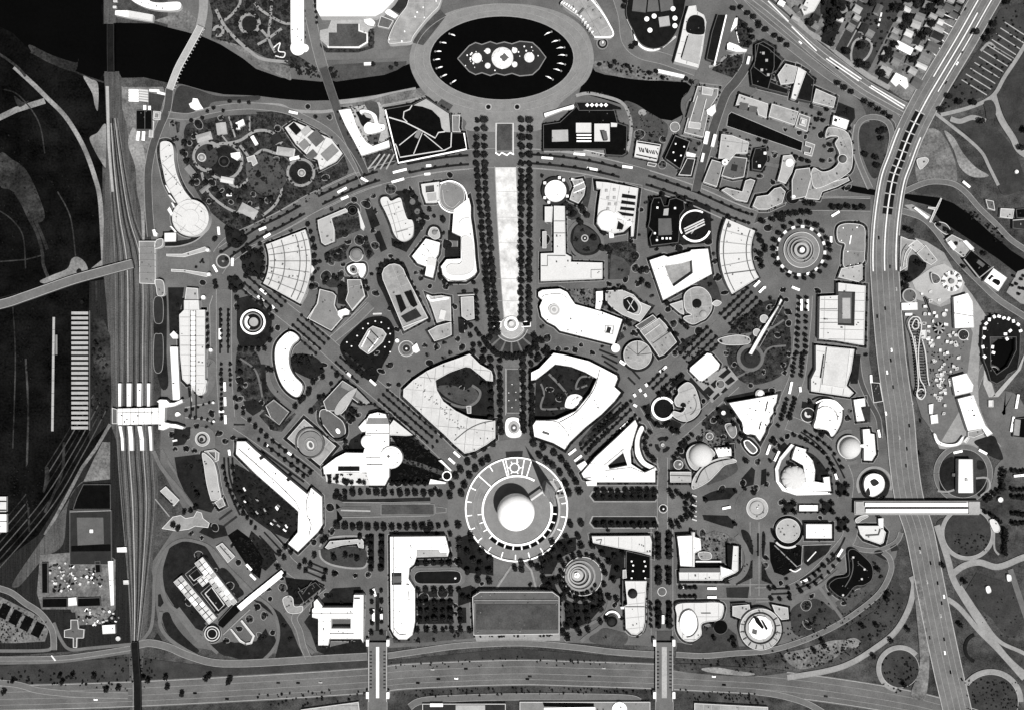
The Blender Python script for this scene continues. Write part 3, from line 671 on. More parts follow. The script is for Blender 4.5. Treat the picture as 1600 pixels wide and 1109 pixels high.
B('curved_colonnade','faint grey end of the colonnade right of the fan hall','colonnade',4,'pale','935,290 1020,225 1028,232 945,300')
T('705,15 700,50 770,280 745,300',4,'dark tree beside the fan shaped dance hall')
# white slab hall with apse
B('apse_hall','pale slab hall with dark apse court on its north end','hall',14,'ow','1105,40 1150,36 1155,70 1200,95 1215,140 1205,215 1190,320 1165,425 1015,385 1050,260 1085,100',('P','apse_court',12,14.3,'char','~1100,205 1090,160 1110,110 1150,95 1195,115 1205,160 1195,215'),('P','roof_panel',13,15,'pale','1105,215 1195,225 1165,400 1060,370'),('P','roof_slot',13,14.4,'char','1095,225 1102,226 1062,362 1055,360'),vents=8)
B('long_slab','long thin black and white slab building running north south','pavilion',9,'char','1285,90 1340,90 1345,110 1270,390 1215,370 1250,200',('P','roof_slab',8,10.5,'mid','1335,90 1398,105 1300,390 1262,388'),('L','roof_line',9,11.5,'white',2,'1340,95 1265,410'),wm='wd')
B('head_block','white block with small tail at the top of long slab','pavilion',8,'white','1385,115 1412,112 1408,160 1370,200 1358,190 1375,150')
B('cross_block','white cross wing east of the long slab building','pavilion',8,'white','1345,275 1360,265 1415,285 1440,305 1470,310 1465,325 1400,325 1345,310')
R('white_fence','lp',1.5,'~1398,160 1405,210 1420,270',3)
G('garden','bed','1400,100 1460,140 1500,250 1480,300 1420,290 1390,180',2); SH('1400,100 1460,140 1500,250 1480,300 1420,290 1390,180',50,1,2.5)
G('garden','bed','1300,360 1440,330 1440,400 1390,490 1250,440',2); SH('1300,360 1440,330 1440,400 1390,490 1250,440',50,1,2.5)
R('winding_path','wp',4,'~1230,420 1290,400 1330,360 1400,340 1440,330',3)
B('promenade_pavilion','long white bar pavilion on the north bank right of lagoon','pavilion',6,'white','910,432 1080,470 1075,492 905,455')
G('river_bank','dirt','~510,390 620,385 760,410 860,450 1000,480 1080,495 1110,515 1000,505 860,505 700,488 560,450',1)
SH('510,390 620,385 760,410 860,450 1000,480 1110,515 1000,505 860,500 700,470',60,1,2.6)
T('545,410 615,420 640,395 720,420 860,465 900,455 940,490 1085,500 1120,520',3.5,'small dark tree on the north bank right of the lagoon')
T('1470,90 1505,115 1535,150 1425,55 1380,60',4,'dark round tree on the boulevard verge by the slab buildings')
T('1490,200 1500,240 1480,280 1450,170',4,'dark tree east of long slab building')
# waterside restaurant
G('quay','walk','~1140,505 1180,510 1290,540 1300,600 1220,840 1200,860 1050,850 1060,780 1085,740 1070,690 1060,640 1085,590 1120,560',1)
B('waterside_hall','grey waterside hall with wavy terrace on river','hall',9,'grey','1160,540 1290,555 1285,600 1230,690 1195,860 1075,830 1100,740 1130,640',('P','terrace_rim',8,9.6,'mid','1120,640 1140,640 1110,740 1090,735'),('B',12,'pale','1190,540 1260,560 1250,600 1185,590'),('B',11,'pale','1105,760 1180,770 1175,810 1100,800'),('B',11,'white','1215,690 1270,650 1275,700 1250,730 1220,715'),('L','roof_line',9,10.5,'ow',1.3,'1160,600 1100,800'),('L','roof_line',9,10.5,'ow',1.3,'1215,620 1180,760'))
B('quay_terrace','dark wavy quay terrace edging the river by waterside hall','terrace',3,'mid','~1140,505 1172,510 1140,590 1095,640 1090,700 1105,740 1080,790 1060,840 1035,830 1050,780 1070,730 1056,680 1062,620 1100,580',wm='wd')
drum('bastion','small pale round bastion at the south end of quay','terrace',3,'grey',1018,795,32)
B('tower_hall','black tall hall with lights on roof near waterside','hall',13,'black','1020,848 1112,885 1050,1060 965,1000 955,990',('U','roof_lamp',12.6,'1022,902 1075,920 1008,955 1055,975 1018,1005',2.2,'white'),('L','roof_edge',12.8,13.6,'grey',1.2,'1020,850 1110,886 1052,1058 968,1000'),wm='wd')
B('white_annex','small white annex beside black tall hall','pavilion',6,'white','1090,950 1150,965 1145,985 1090,978')
B('grey_annex','dark grey annexe south of small white annex','pavilion',6,'dark','1095,990 1145,995 1120,1100 1040,1095 1060,1060')
G('court','lm','1045,850 1170,880 1150,960 1090,945 1105,890',2)
# striped white pavilion and lawn
G('lawn','lm','~700,640 770,650 850,700 950,760 975,800 960,870 890,890 800,870 760,850 740,760',2)
SH('700,640 850,700 950,760 960,870 760,850',60,.8,1.8)
G('round_bed','wp','e 815 705 26 20',3)
B('letter_pavilion','white roofed pavilion with bold dark lettering strokes on roof','pavilion',7,'ow','780,880 930,905 905,1010 765,980',('L','roof_line',7,8,'char',1.6,'778,968 905,995'),('L','roof_edge',6,8,'char',1.8,'785,890 925,912'))
bx = bpy.data.objects['letter_pavilion']
rg = random.Random(3)
for i in range(9): strip_mesh('roof_letter',[src(795+i*13,925+i*2.2+rg.uniform(-6,6)),src(800+i*13+rg.uniform(-2,8),950+i*2.2)],1.3,6,8,'char',bx)
B('kiosk','small grey kiosk below lettered roof pavilion','kiosk',4,'mid','850,1015 905,1025 895,1045 845,1035')
# dark exhibition block with white roofs
B('dark_block','black roofed exhibition block with inset white roofs by the mall','hall',12,'black','195,780 300,765 390,680 400,660 420,690 640,690 660,770 720,790 715,960 690,975 585,970 580,935 195,935',
  ('P','roof_court',11,12.5,'pale','250,815 350,812 352,885 250,888'),('B',14,'ow','400,770 495,770 495,830 400,830'),('B',14,'ow','515,775 610,775 612,885 515,885'),('P','roof_bar',11,13.4,'white','r 450 845 92 8'),('P','roof_bar',11,13.4,'white','r 450 864 92 8'),('P','roof_bar',11,13.4,'white','r 450 884 92 8'),('P','tower',11,24,'mid','560,820 590,820 600,870 575,875'),('P','roof_step',11,12.6,'ow','618,768 658,772 655,795 618,795'),wm='wd',vents=5)
B('front_block','light grey low block on the boulevard edge of black block','pavilion',7,'grey','425,898 585,898 585,968 428,935')
G('forecourt','wp','200,935 425,935 585,970 580,985 300,955 200,955',2)
B('bar_pavilion','thin white slanted bar roof facing the promenade','pavilion',8,'white','200,710 385,655 396,684 320,690 205,735')
B('parasol_terrace','dark garden terrace with row of white parasols','terrace',2,'char','400,640 600,640 680,670 690,690 420,690',wm='wd')
bx = bpy.data.objects['parasol_terrace']
for i in range(5): place_unit('parasol',src(470+i*29,660),2,4.5,4.5,2,.78,'white',bx)
R('bank_path','wp',5,'~400,600 480,585 600,610 680,640 720,690 745,780 735,880 720,950',2)
SH('420,570 560,575 620,600 480,590',16,.8,1.6)
# Pool ring and fountains: full coordinates
full()
G('promenade','grey','~640,100 646,66 668,38 705,18 750,8 790,6 835,9 880,22 912,45 926,75 927,102 918,125 900,142 880,158 868,172 848,190 838,205 735,205 728,190 705,176 680,160 655,135',2)
G('paving_block','lm','690,155 708,165 696,182 680,166',3)
G('lagoon','pool_water','e 784 91 112 65',3)
G('lagoon_rim','wp','e 784 91 113.5 66.5|e 784 91 112 65',4)
for k_ in (10,24): R('paving_band','wp',.9,' '.join('%g,%g' % (784+(113+k_)*math.cos(i_*.1047),91+(66.5+k_*.75)*math.sin(i_*.1047)) for i_ in range(61)),4)
isl = [(715,92),(733,72),(743,67),(753,70),(766,65.5),(776,69),(788,66),(800,69),(812,65),(824,66),(832,67),(842,76),(853,90)]
isl = isl + [(x,184-y) for x,y in reversed(isl[1:-1])]
ft = root('fountain_island',(784,91),'scalloped fountain island with white spray discs in the black lagoon','fountain')
prism('deck',isl,-.2,1.6,'dark',ft)
strip_mesh('kerb',isl+[isl[0]],1.6,1,2.4,'grey',ft)
for x,y,r_,h_ in ((785,91,17,6),(745,91,8,5),(827,90,8,5),(762,80,4.5,4),(762,103,4.5,4),(804,79,4.5,4),(804,101,4.5,4)):
    bs = mesh('basin',*prism_data(loops('c %g %g %g 28' % (x,y,r_)),1,2.8),ft,'ow')
    for k in range(int(3+r_)):
        a = k*2.4; q = r_*.85*math.sqrt((k+.5)/(3+r_)); w = W((x+q*math.cos(a),y+q*math.sin(a)))
        dome_mesh('spray',(x+q*math.cos(a),y+q*math.sin(a)),r_*.16+.5,2.8,h_*.6,'spray',ft,n=8,rings=3)
prism('star_basin','r 788 90 10 10 45',2,6.5,'mid',ft)
rg = random.Random(9)
for k in range(46):
    x,y = rg.uniform(725,845),rg.uniform(72,111)
    if inside((x,y),[isl]) and min(math.hypot(x-cx,y-cy)/cr for cx,cy,cr in ((785,91,17),(745,91,8),(827,90,8))) > 1.15: dome_mesh('small_jet',(x,y),rg.uniform(.8,1.6),1.6,2.4,'spray',ft,n=7,rings=2)
for (px,py) in [(704,54),(690,67),(682,81),(680,94),(684,107),(691,120),(706,130),(860,51),(872,64),(880,75),(883,87),(881,101),(875,111),(862,124)]:
    o = root('fountain_jet',(px,py),'slanting white fountain jet at the %s rim of lagoon' % ('left' if px < 784 else 'right'),'fountain jet','jets round the lagoon rim')
    d = (784-px,91-py); l = math.hypot(*d); d = (d[0]/l,d[1]/l)
    V = []; F = []
    for j,(t,rr,z) in enumerate(((0,.5,.9),(3,1.2,3),(6,1.0,4),(8,.6,3.4),(11 if px > 784 else 7,.2,1.4))):
        for i in range(6):
            a = i*math.pi/3; w = W((px+d[0]*t,py+d[1]*t)); V.append((w[0]-d[1]*rr*math.cos(a),w[1]-d[0]*rr*math.cos(a),z+rr*math.sin(a)))
        if j:
            for i in range(6): F.append(((j-1)*6+i,(j-1)*6+(i+1) % 6,j*6+(i+1) % 6,j*6+i))
    mesh('water_plume',V,F,o,'spray',True)
    mesh('nozzle_block',*prism_data(loops('c %g %g 1.6 8' % (px-d[0]*2,py-d[1]*2)),.5,1.9),o,'grey')
for x in (763,808): drum('ring_fountain','small ringed planter on plaza, %s of the pair below lagoon' % ('left' if x < 780 else 'right'),'fountain',1.6,'char',x,167.5,5,('P','rim',.5,2.2,'co','c %g 167.5 5.4 24|c %g 167.5 3.6 24' % (x,x)))
tile(3,0)
# north east: streets of houses and park
G('house_plot','dirt','40,-200 330,-200 330,0 210,170 290,215 330,100 360,40 560,-60 900,-300 1290,-300 1270,0 1000,470 900,635 840,620 620,460 400,320 240,200 150,120',1)
G('yard','ld','330,0 540,-20 540,40 400,300 330,260 360,120 330,80',2); G('yard','lawn','560,0 860,-60 830,90 620,450 540,400 420,310 520,120',2)
G('yard','ld','900,-20 1270,-60 1180,120 1000,120 880,90',2)
R('street','dirt',9,'265,-100 200,100 140,140',2); R('street','walk',6,'550,-20 400,310',3); R('street','walk',7,'890,-40 800,140 640,450',3)
G('oval_garden','lawn','~520,330 540,265 590,238 640,265 645,310 610,370 545,398 522,370',3)
R('oval_path','wp',3.5,'~522,380 520,330 540,265 590,238 640,262 646,310 610,370 550,395 522,380',4)
R('garden_strip','lp',2.5,'710,80 690,165',4); R('garden_path','wp',2,'490,305 580,140',4)
rows = [('180,60 26 40 -35','mid'),('300,110 40 34 30','dark'),('300,160 44 30 30','grey'),('85,20 40 30 30','white'),('470,60 46 40 -25','grey'),('560,60 50 44 30','pale'),('600,180 40 60 30','dark'),('640,210 46 40 30','grey'),('520,170 46 40 30','grey'),
        ('920,60 46 40 20','mid'),('950,105 60 44 20','grey'),('925,155 56 44 20','pale'),('880,210 50 40 25','ow'),('870,250 60 36 25','grey'),('850,300 110 44 27','white'),('810,350 60 40 27','mid'),('1000,30 50 40 20','grey'),('1060,180 80 30 25','pale'),('1060,225 70 44 25','dark'),
        ('1030,295 70 56 25','mid'),('985,360 70 50 25','grey'),('960,415 70 30 25','ow'),('890,385 46 40 25','mid'),('800,385 50 40 25','grey'),('735,440 70 50 30','pale'),('730,500 60 26 30','dark'),('905,445 50 40 30','pale'),('930,520 60 60 30','mid'),('890,550 50 40 30','grey'),
        ('1130,50 60 40 28','mid'),('1080,80 50 36 25','grey'),('930,260 40 50 25','dark'),('690,60 40 60 25','mid')]
rg = random.Random(21)
for i,(s,m_) in enumerate(rows):
    x,yr = s.split(',',1); q = yr.split()
    fx = float(x); fy = float(q[0])
    near = 'by the boulevard corner' if fy > 400 else 'beside the parkway' if fx > 1020 else 'in the middle street of houses' if fx > 780 else 'near the oval garden' if fx > 400 else 'on the pale street by the boulevard'
    HS('%s %s roofed house %s, %s' % ('large' if float(q[1]) > 58 else 'small',{'mid': 'dark grey','dark': 'black','grey': 'grey','pale': 'light grey','ow': 'pale','white': 'white'}[m_],near,('north end' if fy < 90 else 'upper part' if fy < 230 else 'lower part' if fy < 400 else 'south end')),
       'r %s %s %s %s %s' % (x,q[0],q[1],q[2],q[3]),m_,rg.uniform(5,7),2.5,group='houses in north east streets')
B('corner_block','white flat roofed corner block at the boulevard crossing','building',8,'white','800,455 870,490 880,540 860,560 820,525 800,545 765,510')
B('street_block','pale long building on the pale street above boulevard','building',7,'ow','240,0 310,-20 330,0 290,70 225,95 210,60')
for k in range(6):
    R('garden_path','lp',1.2,'%d,%d %d,%d' % (1075+k*-18,80+k*42,1190-k*26,130+k*46),4)
T('380,140 400,190 365,200 395,90 430,110 260,150 850,150 870,120 840,170 775,290 740,330 720,380 890,385 570,300 600,420 560,410 480,330 920,45 1060,30 1000,160 980,210 950,240 700,470 740,350 780,60 820,60 640,30 420,30 450,60 350,20 860,10 1000,60',6,'big dark street tree among the houses in the north east')
SH('330,0 540,-20 540,40 400,300 330,260',30,2,4); SH('900,-20 1270,-60 1180,120 1000,400 900,500 700,480 880,90',90,1.5,3.5); SH('560,0 860,-60 830,90 620,450 540,400',60,1.5,3.5)
T('40,230 75,255 115,290 430,525 470,555 515,580 600,640 640,665 680,690 720,715 755,740 -60,170 -20,195',4.2,'dark tree in the planted median of the boulevard')
# east of parkway: allotment rows
G('field','lawn','1450,60 1640,0 1640,240 1560,330 1420,560 1350,605 1050,700 1200,470 1330,290',1)
for k in range(11): R('plot_line','co',1.5,'%d,%d %d,%d' % (1480-k*27,140+k*36,1628-k*26,236+k*36),2)
R('hedge_row','wp',4,'~1330,320 1380,270 1420,300',2); R('plot_line','wp',1.2,'1385,275 1560,380',2)
T('1120,610 1070,690 1320,765 1180,640 1570,930 1590,820 1270,650 1290,210 1350,250 1400,160 1380,210 1480,20',5,'dark tree in the park fields beyond parkway')
T('690,830 715,820 600,970 665,990 700,870 670,1040',4.5,'dark tree inside the loop road lawn')
SH('1450,60 1640,0 1640,240 1560,330 1420,560 1350,605 1050,700 1200,470 1330,290',90,1,2.4)
G('loop_lawn','lawn','~580,800 620,768 690,768 735,815 735,900 710,1000 690,1100 650,1108 600,1000 572,880',2)
R('loop_road','road',8,'~640,1180 570,1020 548,900 555,800 600,745 680,735 750,770 775,850 760,950 720,1108',3)
R('loop_walk','wp',2,'~620,1180 548,1010 524,900 540,780',3)
drum('park_kiosk','small white hut in park by the lower lake road','hut',3.5,'white',1555,1075,12,('D','roof_cap','1555 1075 9',3,2,'white'))
G('traffic_island','lawn','~1350,640 1400,630 1425,680 1415,740 1370,745 1360,700',4)
B('ruin_yard','pale broken builders huts beside parkway ramp','shed',4,'pale','~930,1000 980,985 1005,1000 990,1030 950,1060')
# garden court with long black pool (tiles 2-3)
G('court_pavement','walk','-60,560 0,600 110,640 300,690 370,760 345,860 430,930 430,1000 390,1060 270,1040 200,1000 -120,960 -300,900 -260,740 -160,700 -110,600',1)
tile(2,0)
B('pool_basin','long black reflecting pool in the garden court','pool',0.9,'black','1350,720 1370,700 1820,890 1810,950 1340,790',wm='co',par=.3)
tile(3,0)
B('court_hall','grey rectangular roofed hall north of black reflecting pool','hall',9,'sp','25,650 190,700 165,785 5,730')
B('court_tower','grey square stepped tower pavilion beside reflecting pool','pavilion',9,'grey','195,710 265,735 245,825 170,795',('B',12,'pale','205,735 245,750 235,795 195,780'),('B',16,'ow','212,750 232,755 228,778 208,772'))
B('curved_embassy','pale horseshoe curved building by the loop road','hall',10,'sp','~375,800 430,800 490,825 520,880 530,980 520,1060 480,1100 430,1130 300,1180 270,1108 285,1050 340,1075 400,1060 440,1020 445,960 420,900 440,860 400,850 360,860',vents=8)
drum('embassy_dome','dark round dome drum on the horseshoe building corner','rotunda',11,'mid',466,995,30,('D','dome','466 995 22',10.5,5,'mid'))
B('cube_pavilion','bright white square pavilion with notch near the loop road','pavilion',10,'white','410,722 508,755 490,812 400,780',('P','roof_well',9.5,10.4,'dark','r 424 752 18 20 18'))
B('pale_block','speckled pale block under the boulevard','building',9,'sp','300,555 425,610 410,675 280,640')
B('black_block','black roofed slab between two pale blocks under boulevard','building',10,'char','235,450 290,500 270,640 180,620',wm='wd',vents=1)
B('pale_slab','pale narrow slab building near service road','building',10,'ow','190,420 240,450 175,625 145,615')
B('pale_slab','light grey stepped slab further left under boulevard','building',8,'pale','110,400 185,420 160,520 80,530 60,470')
B('dark_works','black irregular building on the left under boulevard','building',9,'black','-60,270 0,300 90,380 60,440 -10,480 -90,420',wm='wd')
B('dark_works','black long building above the court hall','building',8,'char','-80,490 10,510 130,560 120,590 -60,545',wm='wd')
B('grey_works','grey rough roofed works left of black irregular building','building',7,'grey','-60,390 0,400 20,470 -40,490 -80,450')
G('lawn','ld','440,640 540,680 545,740 510,790 500,740 420,715',2)
T('245,1010 210,1003 335,1010 380,910 360,690 320,720 300,755 500,810 340,760',3.5,'small dark tree in the garden court')
tile(2,0)
B('court_hall','light grey angular hall west of black reflecting pool','hall',8,'pale','1420,590 1600,650 1590,740 1540,720 1530,680 1440,660 1400,655',('P','roof_well',7.4,8.3,'mid','1425,640 1480,650 1470,690 1418,680'),('P','roof_well',7.4,8.3,'mid','1485,660 1535,670 1530,705 1480,695'))
G('lawn','walk','1300,840 1380,850 1480,880 1540,920 1480,960 1380,980 1270,960',2)
B('service_hut','white bar hut on avenue west of reflecting pool, left bar','hut',5,'white','r 1216 862 28 80 12')
B('service_hut','white bar hut on avenue west of reflecting pool, right bar','hut',5,'white','r 1262 880 22 80 14')
B('service_hut','white bar hut on avenue below the pair of bars','hut',5,'white','r 1192 986 18 56 12')
B('service_hut','white bar hut on avenue beside black building','hut',5,'white','r 1478 378 18 50 14')
R('avenue','road_dark',14,'~1480,340 1460,420 1400,510 1340,580 1300,680 1260,800 1220,920 1180,1060 1150,1200',2)
B('dark_works','black block with pale vents east of the avenue top','building',9,'black','1520,280 1570,260 1640,300 1640,420 1600,560 1500,530 1490,440 1520,380',('U','roof_vent',9,'1570,335 1590,380 1560,440 1600,470',4,'pale'),wm='wd',vents=5)
# ================================================================ second row
tile(0,1)
drum('drum_rotunda','large pale round drum hall at the end of long curved hall','rotunda',17,'ow',1190,255,114,('P','roof_disc',16,17.6,'ow','c 1190 255 92 48|c 1190 255 90 48'),('P','roof_disc',16,18,'ow','c 1190 255 52 40'),vents=3)
B('entry_block','small white block left of large round drum hall','pavilion',6,'white','1028,350 1098,348 1098,402 1028,404')
for s,l in (('1030,50 1040,52 1066,98 1056,100','uppermost'),('1050,112 1062,112 1098,158 1090,160','second'),('1068,160 1080,160 1094,190 1084,192','third'),('1045,205 1060,185 1080,225 1070,245','fourth'),('1060,308 1070,304 1102,340 1096,350','lowest')):
    B('gate_bar','thin white gate bar on the left of drum hall, %s' % l,'gate',3.5,'white',s,group='gate bars by the drum')
G('lawn','ld','1030,410 1180,390 1290,320 1285,345 1200,410 1110,435 1030,432',2)
R('curved_kerb','wp',2,'~1030,436 1120,432 1210,405 1270,360 1300,320',3)
# western subway overpass
br = B('entrance_concourse','grey ribbed station concourse bridging the rail yard in the west','station',9,'grey','868,400 970,400 972,668 872,664',('L','roof_beam',8,10,'wp',1,'870,440 970,440'),('L','roof_beam',8,10,'wp',1,'870,480 970,480'),('L','roof_beam',8,10,'wp',1,'870,520 970,520'),('L','roof_beam',8,10,'wp',1,'870,560 970,560'),('L','roof_beam',8,10,'wp',1,'870,600 970,600'))
B('concourse_wing','grey round ended wing at the north of the station concourse','station',9,'grey','~975,395 1015,385 1018,420 1000,440 965,445',vents=1)
B('concourse_wing','grey round ended wing at the south of the station concourse','station',9,'grey','~965,645 1005,640 1025,665 1025,735 985,740 975,690',vents=3)
B('signal_house','small white stepped house by the north end of concourse','hut',5,'white','950,330 968,325 975,345 985,350 980,372 960,370')
bridge('road_viaduct','long grey road viaduct crossing the marsh to the station','~-400,880 0,795 150,748 300,695 460,640 640,590 828,540',14,7,'walk','co',0,z0=-.2)
R('embankment','ld',5,'~0,762 150,722 300,670 460,615 640,562 828,515',1)
G('plaza','asphalt','972,460 1040,440 1160,440 1300,430 1340,480 1340,600 1300,640 1180,620 1040,600 972,640',2)
G('entrance_ramp','walk','1070,500 1140,490 1290,460 1310,480 1310,590 1290,600 1140,580 1070,580',3)
B('ramp_wall','pale curved ramp wall at the west entrance, upper one','wall',4,'pale','1040,480 1140,480 1280,435 1300,445 1290,462 1150,500 1040,494')
B('ramp_wall','pale curved ramp wall at the west entrance, lower one','wall',4,'pale','1070,574 1150,578 1290,598 1310,608 1290,624 1150,594 1070,590')
for x,y,l in ((1296,455,'upper'),(1304,607,'lower')): drum('lamp_pylon','small white round pylon at the end of %s ramp wall' % l,'pylon',9,'white',x,y,12,('D','lamp_dome','%d %d 9' % (x,y),9,3,'white'))
drum('round_planter','round planter with pale kerb in the western plaza','planter',1.4,'lawn',1395,525,44,('P','kerb',.4,1.9,'co','c 1395 525 46 40|c 1395 525 38 40'),('D','centre_urn','1395 525 9',1,4,'wp'),wm='co')
G('lawn','ld','~1410,310 1470,320 1545,370 1530,410 1480,445 1425,420 1410,370',2)
T('1425,325 1440,365 1470,405 1520,350 1530,380 1490,430 1450,340 1500,420',4,'dark tree on the lawn triangle by western plaza')
G('lawn','ld','~1430,630 1480,620 1530,680 1480,710 1435,695',2)
T('1440,640 1480,635 1510,690 1450,690 1475,710 1350,660 1355,690 1350,390',4,'dark tree below the round planter in western plaza')
G('lawn','ld','~1520,450 1590,440 1640,480 1640,600 1570,620 1520,590 1510,520',2)
T('1525,465 1560,455 1590,475 1520,510 1560,500 1530,570 1560,590 1600,610 1540,620 1580,560',4,'dark tree right of the round planter')
BUS('1370,338,84 1348,572,60 1456,532,-86','white bus circling the round planter in western plaza')
# west parking shelters
sh = root('striped_shelter',src(498,1200),'long shelter of pale cross bars in the black western lot','shelter')
for i in range(24):
    y = 850+31*i; strip_mesh('roof_bay',[src(446,y),src(550,y)],4.6,2.6,4.2 if i % 2 else 4.4,'pale',sh)
    for x in (452,544): strip_mesh('post',[src(x,y-3),src(x,y+3)],1,0,2.7,'dark',sh)
strip_mesh('end_beam',[src(560,835),src(560,1580)],1.6,2,3.2,'mid',sh)
sh = root('platform_canopy',src(335,1230),'very long thin pale canopy left of the striped shelter','canopy')
for i in range(9):
    y0 = 875+i*79; strip_mesh('roof_panel',[src(336-i,y0),src(335-i,y0+77)],3.6,3,4,'pale',sh)
strip_mesh('side_roof',[src(352,985),src(352,1108)],3,2.4,3.4,'grey',sh)
strip_mesh('back_wall',[src(330,880),src(322,1580)],.7,0,3,'wd',sh)
T('600,1030 610,1050 590,1080 630,1080 520,780 500,590',3,'scrubby dark bush beside the western sidings')
G('scrub','marsh_pale','560,900 640,860 690,1000 690,1300 600,1300 570,1000',2)
# west facade hall
B('rail_hall','long pale hall with ladder skylight facing the rail yard','hall',13,'ow','1150,770 1240,770 1245,830 1280,830 1280,1300 1260,1360 1210,1330 1200,1270 1170,1290 1140,1260 1125,1108 1120,860 1150,830',('L','roof_line',12,13.8,'dark',.8,'1190,835 1190,1510'),('L','roof_line',12,13.8,'dark',.8,'1222,835 1222,1510'),vents=8)
bx = bpy.data.objects['rail_hall']
for i in range(15): strip_mesh('skylight',[src(1193,850+i*31),src(1220,850+i*31)],5,12.6,13.9,'white',bx)
B('hall_tail','pale rounded tail block at the south of long pale hall','hall',11,'ow','~1200,1400 1195,1260 1285,1262 1285,1300 1280,1340 1240,1360 1200,1320',vents=2)
B('roof_terrace','pale terrace with two roof huts atop long pale hall','terrace',9,'pale','1165,690 1235,695 1240,768 1155,768',('P','roof_hut',8,11,'ow','r 1180 802 26 18'),('P','roof_hut',8,11,'ow','r 1225 802 22 18'))
G('lawn','ld','1050,690 1150,690 1120,880 1110,960 1060,980',2)
G('lawn','ld','~960,760 1000,745 1040,750 1040,1108 1050,1300 1000,1300 960,1040 1010,985 965,985 960,900',2)
B('garden_pool','dark rounded pool strip beside the rail yard, upper','pool',1,'basin_water','~962,760 1015,755 1020,890 990,918 962,890',wm='wp',par=.3)
B('garden_pool','dark rounded pool strip beside the rail yard, lower','pool',1,'basin_water','~962,1000 990,978 1020,1000 1015,1200 962,1200',wm='wp',par=.3)
B('platform_block','bright white narrow block beside station platforms','building',8,'white','1060,985 1085,960 1110,985 1110,1010 1080,1010')
B('long_platform_roof','long bright white narrow roof leading to white bridge','shed',7,'white','1062,1060 1110,1060 1125,1390 1080,1390',vents=3)
drum('lamp_pylon','small white round pylon by the long pale hall','pylon',5,'white',1270,752,14)
drum('lamp_pylon','small white round pylon low on the avenue by the long pale hall','pylon',5,'white',1316,1080,12)
TR('1296,860 1298,960 1300,1060',6,3.6,'dark tree in the row along the long pale hall')
TR('1385,830 1385,1060',8,2.6,'small clipped tree in the left median of the western avenue')
TR('1430,830 1430,1060',8,2.6,'small clipped tree in the right median of the western avenue')
BUS('1378,980,90,17','long white bus on the western avenue by rail hall')
for x in (1375,1425): R('median','ld',3,'%d,820 %d,1100' % (x,x),2)
R('avenue','road',24,'~1400,700 1400,900 1400,1108 1405,1300 1420,1500',1)
R('kerb_line','wp',1.2,'1330,740 1310,800 1318,1108',2)
# round dark garden pavilion
tile(0,1)
G('garden','ld','1480,760 1560,740 1640,780 1700,900 1690,1000 1640,1060 1500,1060 1480,1000',2)
drum('ring_pavilion','black round pavilion with white ring and turning white core','rotunda',9,'char',1580,905,80,('P','roof_ring',8.5,10.2,'white','c 1580 905 79 48|c 1580 905 68 48'),('P','roof_ring',8.5,9.8,'grey','c 1580 905 58 40|c 1580 905 50 40'),('P','core',8.5,12,'pale','c 1585 905 28 30'),('P','core_arc',8.5,11,'white','a 1580 905 36 50 120 230'),wm='wd')
T('1500,1075 1540,1078 1580,1075 1620,1078 1660,1070 1690,1020 1700,960 1705,880 1690,830 1640,780 1490,820 1485,760',3.8,'dark tree round the black ring pavilion')
tile(1,1)
# wide boulevard (rainbow) from the western plaza to the eastern circle
full()
for s,w in (('~335,420 360,385 400,365 440,345 480,322 520,302 560,284 600,272 660,258 720,250 800,247 860,250 920,258 980,272 1040,290 1090,308 1140,330 1180,345',30),):
    R('boulevard','asphalt',w,s,1)
BQ = polyline('~350,400 400,366 440,346 480,324 520,304 560,286 600,273 660,259 720,251 800,248 860,251 920,259 980,273 1040,291 1090,309 1140,331 1172,343')
for d,m,w in ((7,'ld',3.5),(-7,'ld',3.5),(15,'wp',1),(-15,'wp',1)):
    for a,b in ((0,18),(21,36),(40,50),(55,72),(75,96)):
        q = ribbon_pts(BQ,abs(d)*2)[0 if d > 0 else 1][a:b]
        if len(q) > 1: o = strip_mesh('median',q,w,.2,.82+d*.003,m); o['kind'] = 'structure'
for d in (7,-7):
    q = ribbon_pts(BQ,14)[0 if d > 0 else 1]
    for i,p in enumerate(q):
        if i % 2 == 0 and i not in (18,20,36,38,50,52,54,72,74): TREES.append((p[0],p[1],2.7,'small clipped tree in the median of the curved boulevard','boulevard median small trees'))
